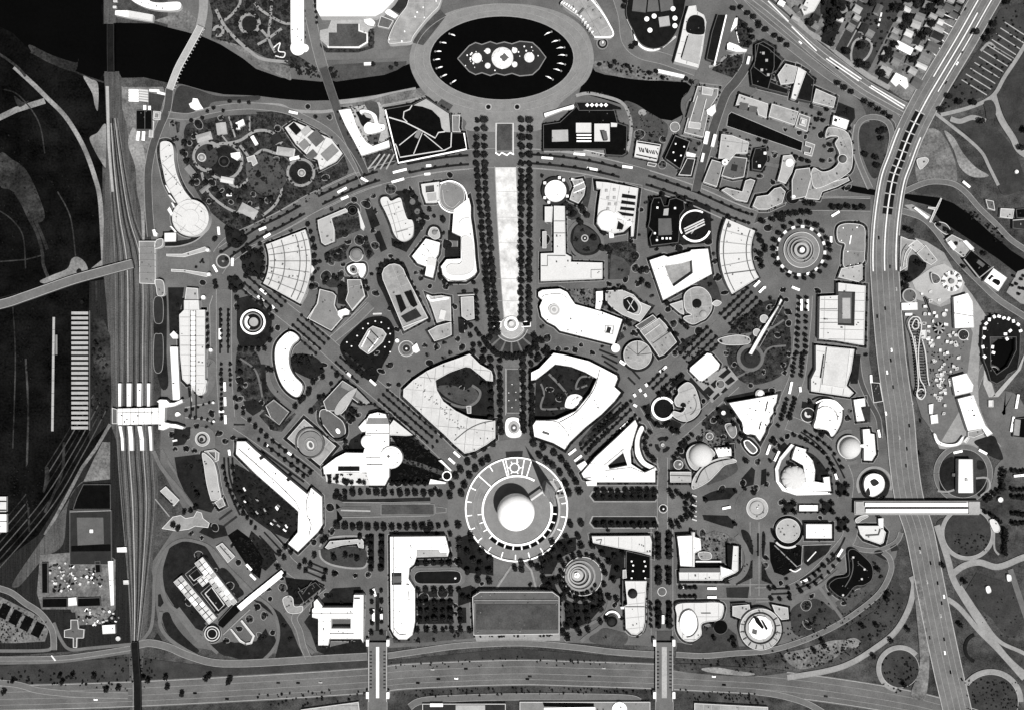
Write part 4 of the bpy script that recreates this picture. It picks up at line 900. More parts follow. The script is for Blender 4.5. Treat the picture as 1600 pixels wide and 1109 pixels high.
# the mall
G('mall','walk','752,185 838,185 838,520 826,560 770,560 752,500',1)
B('mall_basin','grey rectangular basin with pale rim at the top of the mall','pool',1.2,'lm','776,193 801,193 801,237 774,237',('L','rim',.8,1.9,'ow',1.8,'775,240 775,193 802,193 802,240'),('L','fountain_rim',.8,2.4,'white',2.2,'774,239 780,243 784,239 792,243 797,239 803,242'),wm='co',par=.3)
G('mall_lagoon','lagoon','774,262 806,262 811,400 812,498 788,498 782,430 776,330',3)
for y in (300,340,380,436,470): R('lagoon_joint','pale',.6,'778,%d 811,%d' % (y,y+.5),4)
R('lagoon_rim','wp',1.4,'773,260 776,330 782,430 787,499',4); R('lagoon_rim','wp',1.4,'807,260 812,400 813,499',4)
for q,l in (((745.5,190,750,530),'outer left'),((757.5,190,761.5,528),'inner left'),((815,190,815,530),'inner right'),((828,190,828,530),'outer right')):
    x0,y0,x1,y1 = q
    if x0 < 800:
        TR('%g,%g %g,%g' % (x0,y0,x0,258),6,5.2,'dark tree in the %s mall row beside the grey basin' % l)
        TR('%g,%g %g,%g' % (x0,268,x1+18-(0 if l[0] == 'o' else 2),520),26,4.8,'dark tree in the %s row beside the white lagoon' % l,'mall trees %s' % l)
    else:
        TR('%g,%g %g,%g' % (x0,y0,x0,258),6,5.2,'dark tree in the %s mall row beside the grey basin' % l)
        TR('%g,%g %g,%g' % (x0,268,x0+(-1 if l[0] == 'i' else -1),500),24,4.8,'dark tree in the %s row beside the white lagoon' % l,'mall trees %s' % l)
tile(1,1)
# left fan quarter: big toothed hall
B('fan_hall','large pale fan shaped hall with curved ribs left of gardens','hall',15,'sw','a -205 525 286 548 -21 29',*[('L','roof_seam',14,15.8,'mid',1.1,'k -205 525 %d -20 28' % r_) for r_ in (320,385,480,520)],*[('L','roof_seam',14,15.7,'grey',.8,'%g,%g %g,%g' % (-205+290*math.cos(a_),525+290*math.sin(a_),-205+544*math.cos(a_),525+544*math.sin(a_))) for a_ in (-.25,-.13,0,.13,.25,.38)],('P','porch',0,10,'ow','~338,545 365,575 338,605 330,575'),vents=22)
TR('20,480 60,600 20,680',1,4,'dark tree at the left end of fan hall')
TR('~30,420 45,500 50,560 40,620',6,3.6,'dark tree in the curved row left of pale fan hall')
TR('~330,300 365,420 370,500 365,600 350,690',9,4,'dark tree in the row right of pale fan hall')
B('garden_hall','pale L shaped hall around a dark planted court near boulevard','hall',9,'pale','385,270 560,195 575,215 470,255 490,330 490,400 430,425 410,410 390,320',vents=5)
G('garden','bed','475,265 580,215 640,250 655,330 500,390 490,320',2); SH('475,265 580,215 640,250 655,330 500,390 490,320',34,1,2.2)
drum('dark_rotunda','small black round tree-ringed rotunda at the court corner','rotunda',8,'black',603,208,34,('P','roof_ring',7,8.8,'dark','c 603 208 22 24|c 603 208 16 24'),wm='wd')
B('side_wing','thin white wing on the right of dark planted court','hall',7,'ow','622,180 640,200 680,310 670,335 655,320 645,240')
G('lawn','ld','665,148 705,130 775,300 722,325',2); G('lawn','ld','735,345 775,335 820,450 780,470',2)
G('lawn','bed','425,480 470,450 570,410 590,420 560,470 570,510 520,530 430,520',2)
G('lawn','bed','640,390 690,370 740,480 700,520 680,480 670,430',2)
SH('425,480 470,450 570,410 560,470 570,510 430,520',24,.9,2.2); SH('640,390 690,370 740,480 700,520',18,.9,2)
drum('oval_kiosk','oval grey garden dome ringed by a dark hedge','kiosk',5,'grey',626,485,44,('D','dome','626 480 32',4.5,4,'grey'),('P','dark_rim',4.2,5.6,'char','a 626 485 40 47 170 360'))
B('spiral_pavilion','white spiral pavilion with dark centre beside oval garden dome','pavilion',9,'white','~570,560 610,540 650,540 680,545 685,590 660,630 640,600 645,570 630,600 600,610 575,590',('P','drum_core',8,13,'grey','c 608 578 24 26'),('P','drum_hole',12,13.2,'char','c 608 578 11 20'))
B('low_terrace','large flat grey terrace hall south of spiral pavilion','hall',6,'grey','400,700 480,720 500,740 490,800 520,860 540,880 470,960 330,885 380,790',('L','parapet',5.5,7.4,'ow',1.4,'400,700 385,790 320,885'),vents=5)
B('low_terrace','long bent grey roofed hall below the spiral pavilion','hall',7,'grey','570,640 655,640 680,740 600,830 560,770 575,720',('L','parapet',6.5,8.4,'ow',1.3,'655,650 680,745 600,835'),('L','roof_seam',6.5,7.8,'pale',.8,'572,690 665,670'),vents=4)
B('jumble_block','white jagged block at the foot of grey bent hall','pavilion',6,'white','515,835 560,820 585,835 580,860 545,865 530,885 510,860')
G('lawn','ld','520,640 560,660 570,740 560,800 510,790 510,700',2); G('lawn','lawn','415,610 480,600 530,640 520,690 460,690 415,660',2)
T('490,625 450,640 430,660 510,640 530,690 690,660 700,700 670,690 450,490 500,500 530,470 650,400 690,390 710,480',3.6,'dark garden tree near the spiral pavilion')
R('diagonal_walk','walk',12,'720,800 620,900 480,1010',1); R('walk_kerb','wp',1.2,'690,780 460,1000',2)
# diagonal avenue left (goes from west plaza to theme centre)
full()
D1 = '370,425 430,475 500,530 560,585 620,635 680,690 705,715'
R('diagonal_avenue','asphalt',26,D1,1)
dq = [(370+(705-370)*t/40,425+(715-425)*t/40) for t in range(41)]
for d,m in ((5.5,'ld'),(-5.5,'ld'),(15,'bed'),(-15,'bed')):
    for a,b in ((2,9),(11,17),(19,24),(27,37)):
        o = strip_mesh('median',ribbon_pts(dq,abs(d)*2)[0 if d > 0 else 1][a:b],3,.2,.8+d*.004,m); o['kind'] = 'structure'
    q = ribbon_pts(dq,abs(d)*2)[0 if d > 0 else 1]
    for i in range(2,38):
        if i not in (9,10,17,18,24,25,26): TREES.append((q[i][0],q[i][1],2.5,'small clipped tree lining the left diagonal avenue','left diagonal avenue trees'))
BUS('412,456,40 408,467,40 427,480,45,6 545,584,42 583,597,42 455,604,0,5','white bus on the left diagonal avenue')
BUS('714,709,42 706,719,42','white bus parked where the left diagonal avenue meets the ring')
tile(1,1)
# capsule hall
B('capsule_hall','pale capsule shaped hall with lobed side aisle','hall',11,'ow','~780,160 785,130 820,125 845,150 900,130 920,190 945,260 975,270 985,310 975,370 930,400 890,390 860,350 840,290 810,220',('L','roof_seam',10,11.8,'grey',.9,'~820,150 860,280 885,380'),('L','roof_seam',10,11.8,'grey',.8,'880,345 950,325'),vents=5)
G('garden','ld','850,90 985,80 1060,250 1060,290 940,470 850,430 845,380 930,410 990,370 990,280 950,250 920,130',2)
SH('940,140 1040,200 1050,290 960,440 860,420 930,410 990,370 990,280',34,.9,2.2)
for x,y in ((978,155),(1020,270),(1008,215)): G('round_bed','walk','c %d %d 18' % (x,y),3)
T('970,110 940,100 1000,130 1050,250 1040,290 880,430 910,430 970,300 1085,205 1170,265 1170,275',4.2,'dark garden tree right of the capsule hall')
# mall-side buildings left
B('apse_theatre','grey shell theatre roof with round ringed apse by the mall','theatre',12,'grey','~1150,60 1185,30 1230,35 1290,70 1305,130 1280,180 1230,210 1180,195 1150,150',('L','ring_wall',10,14,'white',1.8,'~1150,40 1220,25 1290,60 1318,130 1290,195 1225,222 1165,195 1140,150'),('L','ring_wall',10,13,'pale',1.2,'~1165,80 1180,160 1230,190 1275,150'),vents=9,vm='pale')
B('court_pavilion','white court frame around a dark square at left of shell theatre','pavilion',7,'ow','1032,45 1145,30 1148,150 1125,160 1062,162 1040,100|1058,55 1112,48 1115,92 1060,98',('P','inner_roof',6,8,'pale','1068,105 1125,98 1128,145 1075,150'))
G('court','lm','1058,52 1115,48 1115,92 1060,98',3)
B('serpent_hall','long white serpentine hall with rounded blocks along the mall','hall',14,'white','1235,205 1330,130 1342,180 1342,250 1350,300 1365,420 1370,500 1380,590 1360,620 1310,650 1200,650 1165,610 1155,560 1190,515 1280,510 1280,370 1225,345',('B',17,'white','~1270,290 1300,258 1340,262 1345,330 1345,352 1275,352'),('B',17,'ow','~1285,380 1345,380 1360,430 1365,540 1350,590 1290,615 1210,610 1185,580 1210,545 1285,530'),('L','terrace_edge',2,15,'grey',1,'~1160,570 1170,610 1215,645 1310,645 1365,615'),vents=6)
G('lawn','ld','1200,330 1240,345 1275,370 1270,400 1200,395',2); G('lawn','ld','1180,440 1275,435 1275,500 1180,500',2)
B('white_block','white stepped block with sloping sheds left of serpentine hall','pavilion',11,'white','1062,385 1150,410 1140,480 1115,520 1125,540 1105,630 1055,615 1065,560 1010,540 975,495',('L','roof_seam',10,11.8,'grey',1,'1060,440 1110,505'),('P','roof_step',10,12.5,'ow','1075,500 1130,510 1120,560 1065,550'),vents=4)
B('small_oval','small pale oval pavilion with swirl above white stepped block','pavilion',5,'pale','~1075,355 1095,315 1135,320 1150,370 1120,390 1090,375',('D','dome','1115 345 16',4.5,3,'grey'))
T('1350,640 1180,660 1220,665 1270,660 1360,660 1040,600 1150,615 1155,630',3.6,'dark tree at the foot of the serpentine hall')
# apse-ended church-like hall
B('apse_hall','grey hall with dark hedged apse and two long court pools','hall',10,'sp','792,640 787,605 800,570 832,546 866,541 898,550 922,575 935,610 1075,880 925,960',('P','court_pool',9,10.4,'char','870,740 905,735 940,820 905,850'),('P','court_pool',9,10.4,'char','925,720 970,705 1010,800 985,815 965,800'),('P','court_garden',9,10.4,'dark','905,870 1000,820 1035,870 940,910'),('L','cornice',9,11.2,'ow',1.6,'915,940 1070,880'),vents=4)
G('hedge','ld','~755,600 780,540 850,515 920,535 955,600 980,680 1020,770 1090,880 1070,905 1000,790 950,690 915,590 880,552 830,560 795,600 800,660 850,780 905,920 880,920 800,740 760,660',2)
TR('~770,620 780,560 830,530 890,530 930,570 945,620',9,3.6,'dark tree in the hedge round the apse hall')
TR('975,660 1030,770',4,3.2,'dark tree along right side of apse hall')
B('court_block','grey hall with curved white entry in block right of apse hall','hall',8,'pale','1065,730 1100,745 1160,740 1215,750 1220,900 1180,895 1130,910 1100,820',('L','entry_edge',7,9.5,'white',3,'~1070,740 1090,770 1140,765 1205,755'),('P','roof_well',7,9,'ow','r 1165 860 36 60 14'),vents=3)
B('flat_block','flat grey block with dark left edge south of it','hall',7,'sp','1075,960 1130,930 1220,905 1222,985 1180,1005 1115,1025',vents=2)
B('slab_block','pale rectangular slab hall beside the mall trees','hall',10,'pale','1280,750 1360,745 1365,885 1320,895 1285,870',('L','cornice',9,11,'ow',1.2,'1262,740 1365,735'),('P','court',0,10.3,'ld','1268,885 1300,890 1302,975 1272,975'),vents=3)
B('low_pavilion','thin white frame court below slab hall','pavilion',3,'ow','1270,900 1302,895 1306,970 1272,978|1277,908 1296,904 1298,962 1279,968')
TR('1380,720 1382,890',5,3.8,'dark tree between slab hall and mall')
T('1320,910 1345,930 1340,990 1380,960 1395,985 1360,1050 1400,1050 1420,1090 1360,1090 1310,940',3.8,'dark tree at the lower left end of mall')
# black lamp court
G('garden','char','~525,1050 600,960 680,890 750,870 820,880 860,940 865,1020 840,1090 800,1160 770,1230 740,1280 660,1240 560,1140',2)
B('lamp_court_hall','pale ornate hall in the black court with white lamps','hall',9,'sp','640,1055 700,950 730,930 790,950 815,980 790,1030 725,1090 700,1105 650,1070',('L','roof_line',8,10.5,'white',1.2,'660,1060 710,960'),('L','roof_line',8,10.5,'white',1.2,'700,1090 770,1000'),('L','roof_line',8,10.5,'dark',1.4,'690,1000 740,1050'),('L','roof_line',8,10.5,'dark',1.4,'720,960 770,1010'),vents=8)
for x,y in ((568,1030),(597,1055),(632,990),(668,945),(700,915),(745,900),(783,907),(828,945),(838,978),(833,1030),(838,1090),(805,1060)):
    drum('lamp_globe','small white lamp globe in the black court','lamp',3.2,'white',x,y,5,('D','globe','%d %d 5' % (x,y),3,2.2,'white'),group='lamps of black court')
SH('~525,1050 600,960 680,890 750,870 820,880 860,940 865,1020 840,1090 800,1160 770,1230 740,1280 660,1240 560,1140',70,1.5,3)
drum('ring_fountain','grey ringed round fountain right of the black lamp court','fountain',2,'grey',940,1070,50,('P','ring',1,2.8,'walk','c 940 1070 38 36|c 940 1070 30 36'),('P','basin',1,2.6,'dark','c 940 1070 22 30'),('D','jet','940 1070 7',2,4,'white'))
B('fountain_wing','white trapezoid block beside the ringed fountain','pavilion',5,'white','975,1060 1005,1035 1025,1085 1000,1100 980,1090')
drum('lamp_pylon','white small round kiosk above ringed fountain','kiosk',4,'white',882,1022,13)
B('lamp_strip','thin white bench wall on the walk above black lamp court','wall',2,'ow','730,850 785,848 785,858 732,860')
# left white quarter arc
B('arc_pavilion','white quarter arc hall at the left of diagonal avenue','hall',13,'white','~215,965 268,1005 225,1050 205,1108 210,1180 240,1240 290,1300 260,1370 200,1340 150,1270 120,1160 122,1060 160,1000',('L','roof_seam',12,13.8,'ow',1.2,'~240,990 190,1050 165,1120 175,1200 235,1320'),vents=5)
tile(2,1)
# right of mall: round theatre and long bar
drum('round_theatre','white round theatre with dark toothed ring right of the mall top','theatre',14,'white',272,87,68,('P','roof_disc',13,15,'white','c 272 87 52 40|c 272 87 50 40'),('P','dark_ring',0,9,'dark','c 272 87 88 40|c 272 87 70 40'),('U','turret',9,'296,5 205,38 205,130 230,158 322,20 345,120',4,'white'),vents=1)
B('theatre_annex','grey folded fan annex right of white round theatre','pavilion',7,'sp','375,20 440,10 460,60 450,115 415,165 360,140 375,90 390,60',('L','roof_fold',6,8.2,'white',1.2,'385,60 450,30'),('L','roof_fold',6,8.2,'white',1.2,'385,100 455,70'),vents=5)
G('lawn','lawn','455,10 500,5 490,120 470,200 430,210 440,160 470,90',2); G('lawn','lawn','345,160 380,170 430,230 430,260 370,270 345,240',2)
T('385,235 465,240 425,285 430,195 335,180 360,200 595,450 560,450 570,350 510,380',5,'dark tree around the small crossing below round theatre')
B('bar_hall','long pale L shaped hall running down from the round theatre','hall',12,'ow','262,180 330,182 335,480 370,500 368,530 565,535 565,635 180,650 180,478 262,475',('B',14,'ow','205,185 255,185 250,282 205,282'),('B',14,'pale','190,340 215,340 215,445 190,445'),('L','roof_seam',11,13,'grey',.8,'262,275 332,275'),('L','roof_seam',11,13,'grey',.8,'262,350 332,350'),('L','roof_seam',11,13.2,'mid',.9,'185,555 222,555 222,490 335,492'),('L','roof_seam',11,13,'grey',.8,'495,630 495,580 560,578'),vents=10)
G('lawn','ld','~375,300 430,285 520,330 560,400 540,480 500,495 420,495 370,470',2)
R('round_path','walk',5,'~352,380 370,320 420,280 500,310 560,380 560,450 520,490 450,500 390,470 352,400',3)
G('round_lawn','lawn','~380,400 395,320 440,300 520,350 548,410 510,465 440,475 390,440',4)
drum('ring_pool','tiny ringed round pool on the lawn by the bar hall','pool',1.8,'char',455,382,22,('P','rim',1,2.4,'pale','c 455 382 23 30|c 455 382 16 30'),('D','jet','455 382 5',1.5,3,'white'))
G('lawn','bed','600,415 720,400 775,420 780,520 740,560 730,635 600,640',2); G('lawn','lm','620,480 700,510 740,560 720,635 610,638',3)
SH('620,410 770,410 775,520 740,560',26,.9,2)
B('comb_hall','white hall with dome and five dark comb slots in roof','hall',13,'ow','525,28 600,35 790,70 775,200 760,370 745,370 745,300 700,340 640,350 560,330 530,290 540,180 555,75 530,70',('D','dome','592 268 62',13,9,'white'),('P','comb_slot',12,13.3,'char','690,105 775,118 773,138 686,128'),('P','comb_slot',12,13.3,'char','686,145 770,158 768,176 682,166'),('P','comb_slot',12,13.3,'char','680,185 766,195 764,212 676,204'),('P','comb_slot',12,13.3,'char','660,215 762,232 758,246 690,240'),('P','comb_wedge',12,13.3,'char','665,275 700,300 690,330 655,325'),('U','roof_disc',12.6,'590,85 640,80 600,130 640,130 610,170 650,170 600,200',4,'pale'),('L','roof_rib',12,14.5,'white',2,'640,225 720,280'),('D','small_dome','730 290 18',12.5,4,'white'),vents=4)
B('gate_block','small white gate block at foot of the comb hall','gate',5,'white','605,345 635,345 638,380 608,382')
# dark works with round wheel garden
G('garden','ld','850,120 960,110 1100,150 1240,180 1250,410 1020,430 850,430 840,280',2)
B('silo_hall','black twin lobed hall with grey court roof beside wheel garden','hall',12,'black','870,170 885,130 930,128 950,180 975,180 985,140 1025,130 1075,150 1080,200 1050,240 1045,370 1040,410 870,430 860,380 880,340 850,310 860,270',('P','roof_court',11,12.4,'mid','915,260 995,258 1000,360 915,365'),('U','roof_lamp',11.6,'908,192 1018,195 892,352 940,384 966,384 988,384 905,395',3,'white'),('P','court_front',11,12.6,'pale','950,200 980,195 975,240 945,240'),wm='wd',vents=4)
wg = root('wheel_garden',src(1150,305),'round wheel shaped garden pavilion with white rim and cross bar','pavilion')
V,F = prism_data(loops('c 1145 305 96 48'),-.1,1.4); mesh('disc',V,F,wg,'char')
strip_mesh('rim',polyline('k 1145 305 96 150 300'),2.2,0,5,'white',wg); strip_mesh('rim',polyline('k 1145 305 96 20 140'),3,0,5,'white',wg)
for dx in (0,14,30): strip_mesh('cross_bar',[src(1075+dx*.3,325+dx),src(1200+dx*.2,265+dx)],2.2,0,6-dx*.02,'ow',wg)
strip_mesh('spoke',[src(1120,355),src(1160,300)],1.6,0,4.8,'pale',wg)
SH('c 1145 305 88',34,1,2.2)
T('870,145 905,400 1060,180 1050,150 935,115 1000,420 860,300 1110,180',4.5,'dark tree beside the black twin lobed hall')
B('white_court_hall','bright white four sided hall round a speckled inner court','hall',16,'white','860,520 950,490 975,500 1115,465 1120,455 1225,448 1250,605 945,770|955,555 1060,540 1125,520 1130,600 1010,685 985,640',('P','court_roof',0,6,'sp','955,555 1060,540 1125,520 1130,600 1010,685 985,640'),vents=4)
SH('1040,545 1120,530 1125,600 1060,620',14,1,2)
B('wedge_hall','pale curved wedge hall with seam, right of white court hall','hall',15,'ow','a 1810 460 316 512 148 203',*[('L','roof_seam',14,15.8,'mid',1,'k 1810 460 %d 149 202' % r_) for r_ in (345,488)],('L','roof_seam',14,15.8,'mid',1.2,'1330,605 1530,580'),*[('L','roof_seam',14,15.7,'pale',.8,'%g,%g %g,%g' % (1810+320*math.cos(a_),460+320*math.sin(a_),1810+508*math.cos(a_),460+508*math.sin(a_))) for a_ in (2.95,3.1,3.25,3.4)],('P','roof_hut',14,17,'mid','c 1358 303 12 16'),vents=10)
TR('~1540,370 1560,420 1590,450 1550,480 1555,560',7,4,'dark tree right of the pale wedge hall')
G('lawn','lawn','1140,655 1250,605 1290,690 1310,770 1290,790 1230,740 1190,700',2)
B('shell_pavilion','pale horseshoe shell pavilion with dark hollow centre','pavilion',10,'sp','~1075,800 1080,730 1130,690 1190,690 1240,740 1250,820 1215,880 1180,900 1130,920 1075,890 1080,870 1120,860 1090,840',('D','hollow','1155 790 30',9,2,'char'),('D','small_dome','1195 855 24',9,4,'pale'),vents=4)
B('shell_wing','small pale wing left of the horseshoe shell pavilion','pavilion',6,'pale','985,795 1065,770 1075,860 1050,850',vents=1)
B('shell_wing','small pale lobe right of the horseshoe shell pavilion','pavilion',6,'pale','~1250,790 1280,768 1310,785 1280,808')
# big white sundial hall
B('sundial_hall','large bright white hall with ringed sundial disc on its round end','hall',15,'white','165,720 190,705 300,698 345,720 370,760 395,795 560,840 690,890 680,920 640,1045 500,1010 300,960 270,930 220,905 185,870 172,810 190,770 165,745',('P','disc',14,17,'ow','c 265 830 38 36'),('P','disc_ring',14,17.6,'pale','c 265 830 30 36|c 265 830 24 36'),('P','disc_cap',14,18.4,'pale','c 265 830 12 24'),('P','roof_well',14,15.2,'dark','r 605 955 26 36 15'),('P','well_frame',14,15.6,'pale','582,925 640,930 635,985 580,975|588,932 632,936 628,978 586,970'),('L','roof_edge',14,16,'grey',.9,'~190,770 200,740 300,730 350,760'),vents=8)
G('garden','bed_pale','345,700 500,695 520,820 400,795 370,740',2); SH('345,700 500,695 520,820 400,795',26,1,2.2)
B('side_strip','narrow white strip pavilion above the sundial hall','pavilion',6,'white','525,715 568,712 568,775 550,835 520,830 525,770')
drum('round_kiosk','white round kiosk at the tail of the sundial hall','kiosk',6,'white',648,1068,28,('D','cap','648 1068 16',5.5,3,'white'))
G('garden','bed','640,960 690,970 705,1000 660,1030',2)
B('leaf_hall','pale angular hall holding a dark leaf pattern garden court','hall',9,'pale','585,710 690,705 760,735 800,780 870,810 800,905 690,860 630,820 585,770',('P','leaf_court',8,9.4,'char','~700,760 740,750 785,800 780,840 740,848 700,810'),('L','court_rim',8,10,'ow',1.5,'~700,760 745,745 805,800 790,860 720,840'),('L','leaf_rib',8,10,'ow',1,'720,770 765,835'),('L','leaf_rib',8,10,'ow',1,'760,765 725,830'),vents=3)
T('590,715 640,705 700,700 580,790 620,830 720,910 690,905 800,590 820,580 810,650 850,680 930,880 1060,910 1090,935 980,960 1020,985 965,790',4.2,'dark tree on the cross walks between sundial and white court halls')
B('rail_block','two stepped grey sheds on a slant below the leaf court hall','hall',8,'sp','800,960 920,880 960,920 1030,1030 950,1108 920,1120 870,1050',('L','roof_seam',7,8.8,'ow',1.2,'830,990 925,920'),('L','roof_seam',7,8.8,'mid',.8,'880,1040 980,970'),vents=4)
B('rail_block','dark grey slanted shed above the two stepped grey ones','hall',7,'mid','770,930 880,860 905,885 800,955',vents=2)
B('panel_rotunda','pale half round rotunda with radiating roof panels','rotunda',9,'sp','c 785 1110 88 40',('L','roof_rib',8,9.8,'mid',.7,'785,1110 720,1055'),('L','roof_rib',8,9.8,'mid',.7,'785,1110 785,1025'),('L','roof_rib',8,9.8,'mid',.7,'785,1110 850,1055'),('L','roof_rib',8,9.8,'mid',.7,'785,1110 872,1100'),vents=2)
# right diagonal avenue
full()
dq = [(1185+(905-1185)*t/40,455+(725-455)*t/40) for t in range(41)]
o = strip_mesh('diagonal_avenue',dq,26,.05,.38,'asphalt'); o['kind'] = 'structure'
for d in (5.5,-5.5,15,-15):
    for a,b in ((1,8),(10,17),(20,24),(28,39)):
        o = strip_mesh('median',ribbon_pts(dq,abs(d)*2)[0 if d > 0 else 1][a:b],3.2,.2,.8+d*.004,'ld'); o['kind'] = 'structure'
    q = ribbon_pts(dq,abs(d)*2)[0 if d > 0 else 1]
    for i in range(1,39):
        if i not in (8,9,17,18,19,24,25,26,27): TREES.append((q[i][0],q[i][1],2.6,'small clipped tree lining the right diagonal avenue','right diagonal avenue trees'))
BUS('1182,444,-45 1190,453,-45 1035,577,-42 972,567,35,9','white bus on the right diagonal avenue')
BUS('894,705,-38,14 903,715,-38,14','white bus parked where the right diagonal avenue meets the ring')
BUS('900,283,12,16 925,265,10,17 980,262,8,16 855,248,4,18 905,242,4,18','white bus on the curved boulevard right of mall')
BUS('535,298,-28,16 539,310,-22,12 411,358,-22,12 418,369,-30,12 570,282,30 622,283,-16,20 625,268,-14,22 670,260,-4,8 668,273,-4,9 459,177,12,14','white bus on the curved boulevard left of mall')
tile(2,1)
# gardens right-bottom of this sheet
G('garden','bed','~1400,890 1480,850 1560,850 1600,900 1580,960 1480,990 1400,990 1370,950',2); SH('~1400,890 1480,850 1560,850 1600,900 1580,960 1480,990 1400,990 1370,950',50,1.2,3)
R('garden_path','walk',4,'~1290,1010 1350,985 1460,985 1530,960 1560,930',3)
B('bar_pavilion','long thin white slanted bar pavilion in the garden','pavilion',9,'white','1660,810 1680,760 1690,770 1600,930 1500,1108 1480,1100 1560,960',vents=2)
drum('tank','small pale round tank in the garden, left of bar pavilion','tank',5,'pale',1530,970,24)
drum('tank','small pale round tank in the garden, above bar pavilion','tank',5,'pale',1575,885,26)
B('curl_block','grey curled garden terrace left of the bar pavilion','terrace',4,'wp','~1290,1010 1400,985 1480,1000 1480,1040 1380,1050 1310,1040')
tile(2,1)
# right-hand institution group above boulevard (tile 2,0 / 3,0)
tile(2,0)
B('step_hall','pale low hall with dark left court by the avenue','hall',8,'pale','1310,840 1380,850 1480,890 1470,960 1400,960 1360,1000 1290,990',vents=3)
drum('dial_tower','white small dial disc with dark ring near avenue','tower',14,'white',1332,1016,20,('P','roof_hole',13.5,14.6,'mid','c 1332 1016 6 16'))
B('mid_block','grey mid block with two dark wells beside dial disc','hall',8,'mid','1330,1040 1380,980 1470,990 1450,1108 1380,1120 1310,1100',('P','roof_well',7,8.4,'dark','r 1390 1050 36 40 12'),vents=4)
B('grey_slab','light grey slanted slab by the avenue and boulevard','hall',9,'grey','1250,1000 1320,1020 1300,1100 1280,1170 1195,1140',vents=2)
B('dark_step','dark stepped block with white specks below reflecting pool','hall',9,'char','1520,930 1590,920 1600,1000 1560,1070 1500,1060 1500,1000',('U','roof_vent',9,'1580,960 1545,1040',4,'white'),wm='wd',vents=2)
B('corner_hall','pale hall with hooked plan at the boulevard bend','hall',10,'sp','1340,1175 1440,1200 1460,1130 1490,1120 1520,1130 1470,1265 1400,1250 1310,1190',vents=4)
B('corner_hall','pale hall with rounded end right of the hooked one','hall',10,'sp','1505,1290 1530,1230 1600,1220 1640,1180 1680,1170 1710,1200 1690,1270 1600,1310 1540,1310',vents=4)
tile(3,0)
B('apse_house','pale hall with white dial dome right of reflecting pool foot','hall',9,'pale','95,975 150,970 170,1010 150,1080 110,1150 60,1130 80,1060',('D','dome','132 1018 26',9,5,'white'),vents=1)
B('grey_hall','grey plain hall between dial hall and horseshoe','hall',8,'grey','175,1060 260,1050 270,1108 240,1230 150,1250 150,1130',vents=2)
B('far_hall','pale long hall tip under the horseshoe','hall',8,'sp','270,1120 300,1180 400,1140 500,1110 510,1130 430,1170 340,1200 320,1250 230,1240',vents=4)
R('court_walk','walk',6,'-140,1000 60,1040 200,1000 300,1020',2)
B('court_gate','pale U shaped gate at the foot of reflecting pool','gate',4,'wp','235,885 295,905 275,980 225,965 228,950 262,958 272,925 232,912')
T('205,1003 250,1018 170,985 -60,880 -20,890',3.4,'small tree by reflecting pool edge')
drum('lamp_pylon','white small round pylon on the boulevard bend','pylon',6,'white',158,1236,10)
tile(3,1)
# eastern circle
G('circle_pavement','asphalt','c 210 460 215 60',1)
R('boulevard','road_dark',22,'~-120,260 40,190 180,170 350,165 640,170',1)
R('kerb_line','wp',1.2,'~0,215 100,165 250,140 400,130 640,135',2)
drum('terrace_rotunda','large grey stepped rotunda with white lamp ring in the eastern circle','rotunda',4,'grey',210,455,112,('P','tier',3.4,6.4,'pale','c 205 455 84 48|c 205 455 80 48'),('P','tier',3.4,7.6,'pale','c 208 455 66 44|c 208 455 61 44'),('P','tier',3.4,9,'pale','c 210 455 46 40'),('P','well',3.4,9.3,'dark','c 212 455 30 36|c 212 455 20 36'),('P','drum',3.4,14,'white','c 214 455 14 28'),vents=5)
for i in range(16):
    a0 = i*22.5; o_ = B('lamp_block','white curved lamp block in the ring round stepped rotunda','planter',2.4,'white','a 205 460 142 160 %g %g' % (a0,a0+9),group='lamp blocks of eastern circle')
    G('ring_bed','ld','a 205 460 142 156 %g %g' % (a0+10,a0+21),2)
TR('k 205 460 176 0 350',22,4,'dark tree in the ring round the stepped rotunda')
T('20,270 55,245 90,240 130,235 170,228 210,225 250,225 270,170 235,165 400,190 440,195 490,190 540,195 585,190 80,270 -40,280',4.6,'dark tree along the curved road above eastern circle')
BUS('418,232,-32,14 390,400,90,14 170,697,22,13 205,800,90,18 245,800,90,18 -20,690,0,2','white bus at the eastern circle')
B('speckle_court','speckled grey lobed court hall beside the parkway','hall',6,'grey','~450,300 520,290 600,310 608,400 605,480 590,540 480,565 470,480 480,420 440,400 430,340',('L','roof_line',5.6,7,'white',1.4,'520,365 510,420'),('L','roof_line',5.6,6.8,'pale',.8,'480,460 600,465'),vents=12,vm='white')
B('toothed_hall','pale hall with toothed front below the speckled court','hall',8,'pale','460,570 590,545 590,640 565,655 440,625',vents=3)
TR('470,575 520,560 590,540',6,3,'small dark tree atop the toothed hall front')
drum('mini_dome','small white dome on dark base at court north of circle','kiosk',5,'char',155,125,45,('D','dome','158 125 16',4.5,4,'white'),wm='wd')
B('ship_hall','pale L shaped hall with sunken grey deck beside parkway','hall',13,'ow','440,660 610,680 600,1050 430,1020 320,1010 325,745 440,740',('P','sunk_frame',12,13.6,'dark','440,715 545,718 540,930 438,925'),('P','sunk_deck',12,14.0,'mid','440,720 525,722 520,915 440,912'),('P','inner_roof',12,14.4,'pale','r 490 820 50 130'),('L','roof_seam',12,14,'grey',.8,'325,825 435,825'),('L','roof_seam',12,14,'grey',.8,'325,910 435,910'),vents=10)
B('panel_hall','pale hall with long dark toothed edge below the ship hall','hall',12,'ow','300,1050 540,1075 520,1210 490,1300 535,1345 510,1370 270,1335 270,1260 300,1200',('B',14,'sw','370,1062 515,1078 485,1320 340,1295'),('P','toothed_slot',11,12.4,'char','345,1108 352,1108 332,1252 324,1252'),vents=6)
